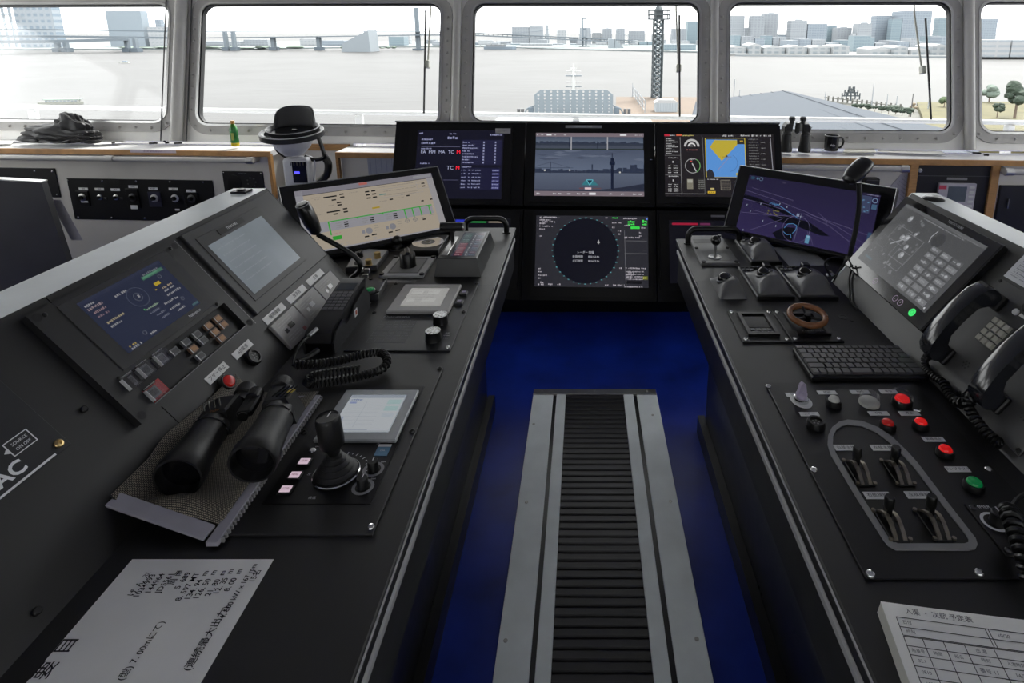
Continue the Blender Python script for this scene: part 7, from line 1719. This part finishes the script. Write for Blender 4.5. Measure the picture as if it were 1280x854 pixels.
# ---- black bag
m, u, v = shelf_at(72, 181); CL = M('black_nylon', (.011, .011, .013), .5, var=.2, scale=30, bump=.3, bscale=60)
r = thing('black_bag', 'black crumpled bag lying on the window shelf', 'bag', SF.mat(u, v + .075, .0))
def lump(name, cx, cy, sx_, sy_, sz_, seed, fold=.18, rz=0, zoff=0):
    rnd = random.Random(seed); b = B(); ic = bmesh.ops.create_icosphere(b.bm, subdivisions=4, radius=1)['verts']; ph = [rnd.uniform(0, 6.28) for _ in range(8)]
    for w_ in ic:
        c_ = w_.co; k = 1 + fold * (.5 * math.sin(4 * c_.x + ph[0] + 3 * c_.z) + .4 * math.sin(7 * c_.x - 5 * c_.y + ph[1]) + .3 * math.sin(11 * c_.z + 6 * c_.x + ph[2]) + .35 * abs(math.sin(5 * c_.x + 8 * c_.y + ph[3])))
        x, y, z = c_.x * k * sx_, c_.y * k * sy_, (c_.z * k * .5 + .5) * sz_
        w_.co = Vector((x, y, max(.001, z)))
    o_ = b.o(name, CL, r, smooth=25); o_.location = (cx, cy, zoff); o_.rotation_euler = (0, 0, rz); return o_
lump('bag_body', -.04, -.01, .25, .065, .115, 1, .22); lump('bag_top', .055, .0, .11, .05, .185, 2, .25, .2); lump('bag_side', .15, .0, .075, .055, .085, 3, .25); lump('bag_flap', -.20, -.015, .12, .05, .045, 4, .2)
B().tube(smoothpath([(-.2, -.045, .012), (-.1, -.062, .02), (.0, -.068, .012), (.08, -.065, .03)], 6), .006, 8).o('strap', CL, r)
# papers on the shelf
def shelf_paper(label, pts, mat=PAPER, name='paper_sheet', z=.0, th=.0012):
    q = [SF.px(*p) for p in pts]; cx = sum(a[0] for a in q) / 4; cy = sum(a[1] for a in q) / 4
    r = thing(name, label, 'paper', SF.mat(cx, cy, z)); B().prism([(a[0] - cx, a[1] - cy) for a in q], 0, th).o('sheet', mat, r); return r
shelf_paper('white paper sheet lying left of the black bag', [(-30, 181), (14, 180), (22, 172), (-20, 172)])
shelf_paper('white paper sheet lying right of the black bag', [(118, 181), (150, 179), (160, 175), (112, 176)])
shelf_paper('pale folded chart lying beside the mug', [(1054, 191), (1095, 191), (1092, 186.5), (1056, 187)], M('cream_sheet', (.62, .61, .54), .6), 'folded_chart', th=.006)
shelf_paper('pale rounded sheet with small print behind the folded chart', [(1096, 190), (1180, 193), (1178, 189), (1098, 187)], M('cream_sheet2', (.66, .66, .63), .6), th=.001)
# small dark pens and clips
for i, (x, y, w_, a_, lab) in enumerate(((192, 180, .05, .15, 'short black pen beside the round pillar, near the shelf edge'), (206, 178, .02, -.6, 'tiny black clip at the foot of the conduit'), (209, 179.5, .022, .9, 'second tiny black clip at the foot of the conduit'), (223, 180, .045, .2, 'short black marker at the foot of the thick pillar'), (142, 179.5, .018, 1.2, 'small dark pin upright on the shelf beside the paper'), (1221, 192.5, .045, -.5, 'short black pen under the last conduit'), (1233, 195, .025, -.1, 'tiny dark clip near the shelf edge under the last window'))):
    m, u, v = shelf_at(x, y, a_); r = thing('pen' if w_ > .03 else 'clip', lab, 'pen' if w_ > .03 else 'clip', m); B().tube([(-w_ / 2, 0, .006), (w_ * .4, 0, .006), (w_ * .5, 0, .006)], .006, 8, rr=[.006, .006, .003]).o('body', PLAS, r); B().box(w_ * .2, 0, .0115, w_ * .3, .003, .002).o('clip_tongue', PLAS, r)
# ---- green tea bottle
m, u, v = shelf_at(294.5, 182.5); r = thing('tea_bottle', 'small green labelled tea bottle with orange cap on the shelf', 'bottle', m @ Matrix.Scale(.82, 4))
B().lathe([(.026, 0), (.031, .006), (.031, .018), (.029, .03), (.0, .03)], 22, sy=.85).o('bottle_base', M('tea_yellow', (.55, .42, .03), .15), r)
B().lathe([(.0302, .028), (.031, .04), (.0285, .07), (.031, .10), (.030, .135), (.024, .15), (.0, .15)], 22, sy=.85).o('label_sleeve', M('leaf_green', (.03, .20, .045), .3, var=.6, scale=45, stretch=(1, 1, .4)), r)
B().lathe([(.024, .149), (.016, .168), (.0125, .176), (0, .176)], 20).o('shoulder', M('tea_green', (.06, .22, .03), .2), r); B().lathe([(.0145, .174), (.0145, .196), (.0135, .199), (0, .199)], 20).o('cap', M('orange_cap', (.48, .24, .04), .4), r)
B().box(.004, -.0262, .05, .020, .002, .055, rz=.05).o('label_panel', M('pale_label', (.42, .46, .12), .4), r)
# ---- standing binoculars
m, u, v = shelf_at(996.5, 192); b2 = binoculars('black binoculars standing upright on the right shelf')
b2.matrix_world = SF.mat(u, v + .05, .128 * .95) @ Matrix.Rotation(PI / 2, 4, 'X') @ Matrix.Scale(.95, 4)
# ---- mug
m, u, v = shelf_at(1038.5, 188); r = thing('mug', 'black mug with handle standing beside the binoculars', 'mug', m)
B().lathe([(.036, 0), (.040, .004), (.042, .09), (.042, .094), (.038, .094), (.037, .01), (0, .008)], 28).o('cup', M('mug_black', (.012, .012, .013), .15), r)
B().tube(smoothpath([(.038, 0, .078), (.062, 0, .076), (.070, 0, .05), (.058, 0, .022), (.038, 0, .018)], 6), .0058, 10).o('handle', M('mug_black'), r); text('ship', .02, r, WINK, (-.008, -.0425, .04), rot=(PI / 2, 0, 0))
B().lathe([(.0421, .0905), (.0428, .094), (.0400, .0955), (.0378, .094)], 28, cap=False).o('rim', GREY, r)
# ---- tape label on the oak edge
f2 = Frame(WALL.P(0, 0, SH), WU, (0, 0, 1)); a = f2.px(163, 188.5); c = f2.px(220, 189.5)
r = thing('edge_label', 'lilac print strip stuck on the oak shelf edge', 'label', f2.mat((a[0] + c[0]) / 2, (a[1] + c[1]) / 2 - .002)); B().box(0, 0, 0, c[0] - a[0], .017, .001).o('strip', M('lilac_label', (.50, .44, .52), .5), r); text('非常用 操作盤 取扱注意', .012, r, M('violet_ink', (.16, .08, .2), .6), (0, 0, .0012))
# ---- device in the niche: round head, ring tray and cap
Yr = 3.36
r = thing('service_robot', 'small white robot with black cap, ring tray and blue display in the niche', 'robot', (at(372, 200, Yr).x, Yr, 0)); ro = Vector(r.location)
def R3(x, y, Y=Yr): return at(x, y, Y) - ro
RW = M('robot_white', (.55, .55, .58), .35)
c_ = R3(377, 208); zt = R3(377, 196).z; zb2 = .0
bw = .115; B().box(c_.x - .015, 0, zt - .22, bw * 1.3, .10, .22, bev=.02, seg=3).o('body', RW, r); B().lathe([(.16, 0), (.16, .03), (.05, .06), (.04, .3), (.04, zt - .2)], 24, x=c_.x - .015).o('pedestal', RW, r)
B().box(c_.x + .01, -.0505, zt - .145, bw * .72, .004, .125, bev=.0015).o('display', GLOSS, r)
B().box(c_.x - .005, -.0535, zt - .09, .03, .002, .014).o('blue_digits', EW('blue_led', (.06, .05, 1.0), .5), r)
for k in range(6): B().box(c_.x - .035 + k * .018, -.054, zt - .040, .004, .003, .018).o('vent_slit', DGREY, r)
B().box(c_.x + .012, -.052, zt - .20, bw * .6, .004, .03).o('nameplate', DGREY, r)
hc = R3(366, 182); B().lathe([(.0, -.06), (.05, -.055), (.095, -.01), (.115, .035), (.112, .06), (0, .065)], 30, x=hc.x, y=0, z=hc.z).o('head', RW, r)
B().box(hc.x - .02, -.092, hc.z + .005, .045, .006, .018, bev=.002).o('visor', M('blue_visor', (.03, .03, .16), .2), r)
tc = R3(365, 167); 
B().lathe([(.155, -.02), (.178, -.015), (.178, .012), (.168, .018), (.150, .012), (.148, -.012)], 44, m=Matrix.Translation((tc.x, 0, tc.z)) @ Matrix.Rotation(math.radians(9), 4, 'X'), sy=.85).o('outer_ring', M('ring_black', (.025, .025, .027), .3), r)
B().lathe([(.0, .0), (.13, .0), (.145, .012), (.150, .030), (.140, .034), (.132, .026), (.12, .012), (0, .010)], 44, m=Matrix.Translation((tc.x + .01, 0, tc.z + .004)) @ Matrix.Rotation(math.radians(9), 4, 'X'), sy=.85).o('inner_tray', M('ring_black'), r)
B().lathe([(.1415, .0335), (.146, .0355), (.1505, .0335)], 44, m=Matrix.Translation((tc.x + .01, 0, tc.z + .004)) @ Matrix.Rotation(math.radians(9), 4, 'X'), cap=False, sy=.85).o('tray_rim', LGREY, r); B().lathe([(.170, .0165), (.174, .0185), (.178, .0150)], 44, m=Matrix.Translation((tc.x, 0, tc.z)) @ Matrix.Rotation(math.radians(9), 4, 'X'), cap=False, sy=.85).o('ring_rim', LGREY, r)
b = B()                                            # upright cap, open to the front
def capfn(s, t):
    a_ = math.radians(-10 + 200 * s); R_ = .115 * (1 - .06 * t ** 2); return (tc.x + .012 + R_ * math.cos(a_), .02 + R_ * .62 * math.sin(a_), tc.z + .030 + .125 * t * (1 - .62 * abs(2 * s - 1) ** 3))
b.grid(capfn, 24, 8); b.o('cap_back', M('cap_charcoal', (.04, .04, .042), .5), r, solid=.010)
B().box(tc.x + .02, .0, tc.z + .016, .03, .03, .014, bev=.004).o('tray_stud', CHROME, r)
for s_, pp in ((-1, [(341, 176), (346, 188), (356, 196), (364, 198)]), (1, [(397, 172), (402, 186), (404, 197), (392, 200), (380, 196)])):
    B().tube(smoothpath([R3(x, y) + Vector((0, .01, 0)) for x, y in pp], 6), .012, 10).o('arm', PLAS, r)
B().tube(smoothpath([R3(x, y) + Vector((0, .07, 0)) for x, y in ((398, 198), (404, 208), (402, 222), (392, 232))], 6), .022, 10).o('hose', PLAS, r); B().tube(smoothpath([R3(x, y) + Vector((0, .0, 0)) for x, y in ((393, 200), (394, 212), (392, 226))], 6), .004, 8).o('white_cable', RW, r)
# faint notice papers on the bulkhead behind the monitors
q = BF.px(478, 200); r = thing('notice_sheet', 'pale blue columns of a notice sheet on the bulkhead right of the niche', 'paper', BF.mat(q[0], q[1] - .06)); B().box(0, 0, 0, .19, .20, .001).o('sheet', M('pale_blue_sheet', (.36, .38, .46), .7), r); cv = Canvas(.18, .19)
for k in range(5): cv.rect(.06 + k * .19, .05, .02, .9, (.25, .27, .36), 1)
cv.o(r, printmat(), (0, 0, .0013), 'print')

# ---- long switch panel on the left bulkhead
def bp(x, y): return BF.px(x, y)
a = bp(84, 222.5); c = bp(259, 225); d = bp(96, 273.5)
PB = (a[0] + c[0]) / 2, (a[1] + d[1]) / 2; w_, h_ = c[0] - a[0] + .035, (a[1] - d[1])
r = thing('wall_switchboard', 'long black wall panel of rotary switches under the handrail', 'control panel', BF.mat(PB[0] + .0175, PB[1])); PB = (PB[0] + .0175, PB[1])
B().box(0, 0, 0, w_, h_, .006, bev=.0015).o('plate', M('wallpanel_black', (.005, .005, .006), .4), r)
C3 = lambda x, y: (80 + x / 5.12, 210 + y / 5.12)
def wp(x, y): p = bp(*C3(x, y)); return p[0] - PB[0], p[1] - PB[1]
for i, (x, y, lx, ly, kind) in enumerate(((128, 185, 130, 132, 0), (235, 185, 232, 134, 1), (338, 185, 334, 137, 1), (447, 185, 447, 118, 2), (588, 190, 575, 131, 3), (715, 192, 705, 133, 4), (825, 193, 817, 145, 2))):
    u, v = wp(x, y); lu, lv = wp(lx, ly)
    plaque(r, lu, lv, .006, .062, .017, ('警報', '照明', '電源', '非常灯', '航海灯', '信号', '予備')[i], .011)
    if kind in (0, 2, 3): B().box(u, v - .008, .006, .085, .10 + (.03 if kind == 2 and i == 3 else 0), .006, bev=.002).o('switch_base', PLAS if kind != 3 else M('navy_base', (.03, .03, .06), .4), r)
    mt = {0: STEEL, 1: STEEL, 2: DGREY, 3: LGREY, 4: LGREY}[kind]
    k = B().lathe([(.026, 0), (.026, .003), (.020, .006), (0, .006)], 24).o('rotary_switch', mt, r); k.location = (u, v, .012 if kind in (0, 2, 3) else .006); k.scale = (.7, .7, 1) if kind == 1 else (1, 1, 1)
    B().lathe([(.014, .006), (.012, .020), (0, .021)], 16).o('switch_knob', PLAS, k); B().box(.004, .004, .018, .010, .022, .006, rz=.6, bev=.001).o('pointer', PLAS, k)
    if kind == 1: B().box(u + .036, v - .006, .006, .022, .014, .004).o('toggle_block', DGREY, r)
    if i in (0, 3, 5): p2 = wp((143, 0, 0, 460, 0, 735)[i], (212, 0, 0, 247, 0, 263)[i]); plaque(r, p2[0], p2[1], .0125, .048 if i != 5 else .03, .012 if i != 3 else .026, '', None)
for x in (30, 250, 466, 682, 895): u, v = wp(x, 78 + x * .013); screw(r, u, v, .006, .006, CHROME)
for x in (97, 310, 521, 730): u, v = wp(x, 312 + x * .015); screw(r, u, v, .006, .006, CHROME)
# ---- loudspeaker panel
a = bp(276, 213.5); c = bp(327, 216); d = bp(281, 240); cx, cy = (a[0] + c[0]) / 2 + .01, (a[1] + d[1]) / 2
r = thing('intercom_panel', 'small black intercom panel with round speaker beside the oak post', 'intercom', BF.mat(cx, cy)); w_, h_ = c[0] - a[0], a[1] - d[1]
B().box(0, 0, 0, w_, h_, .006, bev=.0015).o('plate', M('wallpanel_black'), r); B().lathe([(.045, 0), (.045, .003), (.038, .004), (0, .002)], 28, x=-w_ * .22, y=0, z=.006).o('speaker', PLAS, r)
for k in range(7): B().lathe([(.005, 0), (.004, .005), (0, .005)], 10, x=w_ * .2 + .028 * math.cos(k * .9), y=.028 * math.sin(k * .9), z=.006).o('button', DGREY, r)
text('INTERCOM', .011, r, M('printed_grey'), (0, h_ * .40, .0065))
for sx_ in (-1, 1):
    for sy_ in (-1, 1): screw(r, sx_ * w_ * .46, sy_ * h_ * .43, .006, .004, CHROME)
# ---- black panel at the far left and the dark console before it
a = bp(-60, 208); c = bp(64, 210.5); d = bp(77, 247)
r = thing('wall_switchboard', 'black wall panel mostly hidden behind the dark side console', 'control panel', BF.mat((a[0] + d[0]) / 2, (a[1] + d[1]) / 2)); w_ = d[0] - a[0]; h_ = c[1] - d[1]
B().box(0, 0, 0, w_, h_, .006, bev=.0015).o('plate', M('wallpanel_black'), r); screw(r, w_ / 2 - .02, h_ / 2 - .02, .006, .006, CHROME); screw(r, w_ / 2 - .14, h_ / 2 - .02, .006, .006, CHROME); screw(r, w_ / 2 - .02, -h_ / 2 + .02, .006, .006, CHROME)
Yd = 2.62
tr_ = at(66, 224.5, Yd + .06); br_ = at(97, 335, Yd - .02); tl = at(-160, 190, Yd)
r = thing('side_console', 'dark grey upright back of a side console beyond the left slope', 'console', (br_.x, Yd, 0)); oo = Vector(r.location)
p = [(-1.6, 0), (0, 0), (tr_.x - br_.x, tr_.z), (tr_.x - br_.x - 1.6, tr_.z + .10)]
B().prism(p, -.03, .0, m=Matrix.Rotation(PI / 2, 4, 'X')).o('back_panel', M('side_charcoal', (.024, .024, .028), .5, var=.25, scale=5), r)
B().prism([(tr_.x - br_.x - 1.6, tr_.z + .1005), (tr_.x - br_.x, tr_.z + .0005), (tr_.x - br_.x, tr_.z + .006), (tr_.x - br_.x - 1.6, tr_.z + .106)], -.034, .004, m=Matrix.Rotation(PI / 2, 4, 'X')).o('top_trim', STEEL, r)
B().box(tr_.x - br_.x - 1.4, .20, 0, 1.5, .30, tr_.z - .16).o('cabinet', BLK, r)
q0 = at(73, 248, Yd + .10); q1 = at(90, 303, Yd + .05)
t_ = thing('paper_strip', 'narrow white paper strip hanging at the side console edge', 'paper', (q1.x, Yd + .08, q1.z)); hh = q0.z - q1.z
B().prism([(-.028, 0), (.028, .0), (.028 + q0.x - q1.x, hh), (-.028 + q0.x - q1.x, hh)], -.0008, 0, m=Matrix.Rotation(PI / 2, 4, 'X')).o('strip', M('grey_strip', (.42, .41, .44), .7), t_)
# ---- right bulkhead: black unit bay with a white device, papers, dark locker
def rbox(name, label, cat, x0, y0, x1, y1, mat, th=.012, h0=0):
    a = bp(x0, y0); c = bp(x1, y1); r = thing(name, label, cat, BF.mat((a[0] + c[0]) / 2, (a[1] + c[1]) / 2, h0)); w_, h_ = abs(c[0] - a[0]), abs(a[1] - c[1]); B().box(0, 0, 0, w_, h_, th, bev=.002).o('face', mat, r); return r, w_, h_
r, w_, h_ = rbox('unit_bay', 'black unit bay between two oak posts under the right shelf', 'cabinet', 1144, 206, 1234, 285, M('wallpanel_black'))
for sx_ in (-1, 1): B().lathe([(.012, 0), (.012, .006), (.008, .009), (0, .009)], 14, x=sx_ * (w_ / 2 - .025), y=h_ / 2 - .03, z=.012).o('corner_bolt', STEEL, r)
B().box(0, h_ / 2 - .062, .012, w_ * .94, .004, .002).o('seam_line', DGREY, r); p_ = bp(1195, 223.5); B().box(.01, h_ / 2 - .078, .012, .115, .014, .001).o('label_strip', GREY, r)
dv, w2, h2 = rbox('wall_device', 'lilac-white control device with grey screen and red mark in the unit bay', 'device', 1171, 227.5, 1212, 262, M('device_lilac', (.42, .40, .45), .45), .02, .0125)
B().box(.0, h2 * .12, .02, w2 * .5, h2 * .55, .001).o('screen', M('device_screen', (.10, .12, .14), .25), dv); B().box(-w2 * .40, h2 * .36, .02, w2 * .2, h2 * .14, .001).o('red_mark', M('red_mark', (.5, .04, .08), .5), dv)
for k in range(5): B().box(w2 * .38, h2 * (.36 - .17 * k), .02, w2 * .14, h2 * .08, .003, bev=.001).o('key', LGREY, dv)
r, w_, h_ = rbox('hanging_papers', 'tilted sheaf of grey printed papers hanging by the oak post', 'paper', 1112, 222, 1152, 262, M('grey_sheet', (.36, .35, .39), .7), .002, .001); r.matrix_world = r.matrix_world @ Matrix.Rotation(math.radians(-36), 4, 'Z'); cv = Canvas(w_, h_)
for k in range(8): cv.words(.1, .1 + k * .1, .8, .035, (.22, .21, .24), 1)
cv.o(r, printmat(), (0, 0, .0024), 'print')
r, w_, h_ = rbox('black_box', 'small black box on the bulkhead behind the microphone head', 'box', 1078, 221, 1093, 245, PLAS, .05); B().box(0, h_ / 2 - .008, .05, w_ * .8, .006, .001).o('lid_seam', DGREY, r)
r, w_, h_ = rbox('wall_locker', 'black locker door with small handle right of the oak post', 'locker', 1249, 231, 1400, 320, M('wallpanel_black'), .02); B().box(-w_ / 2 + .05, h_ * .25, .02, .006, .06, .012, bev=.002).o('handle', STEEL, r)
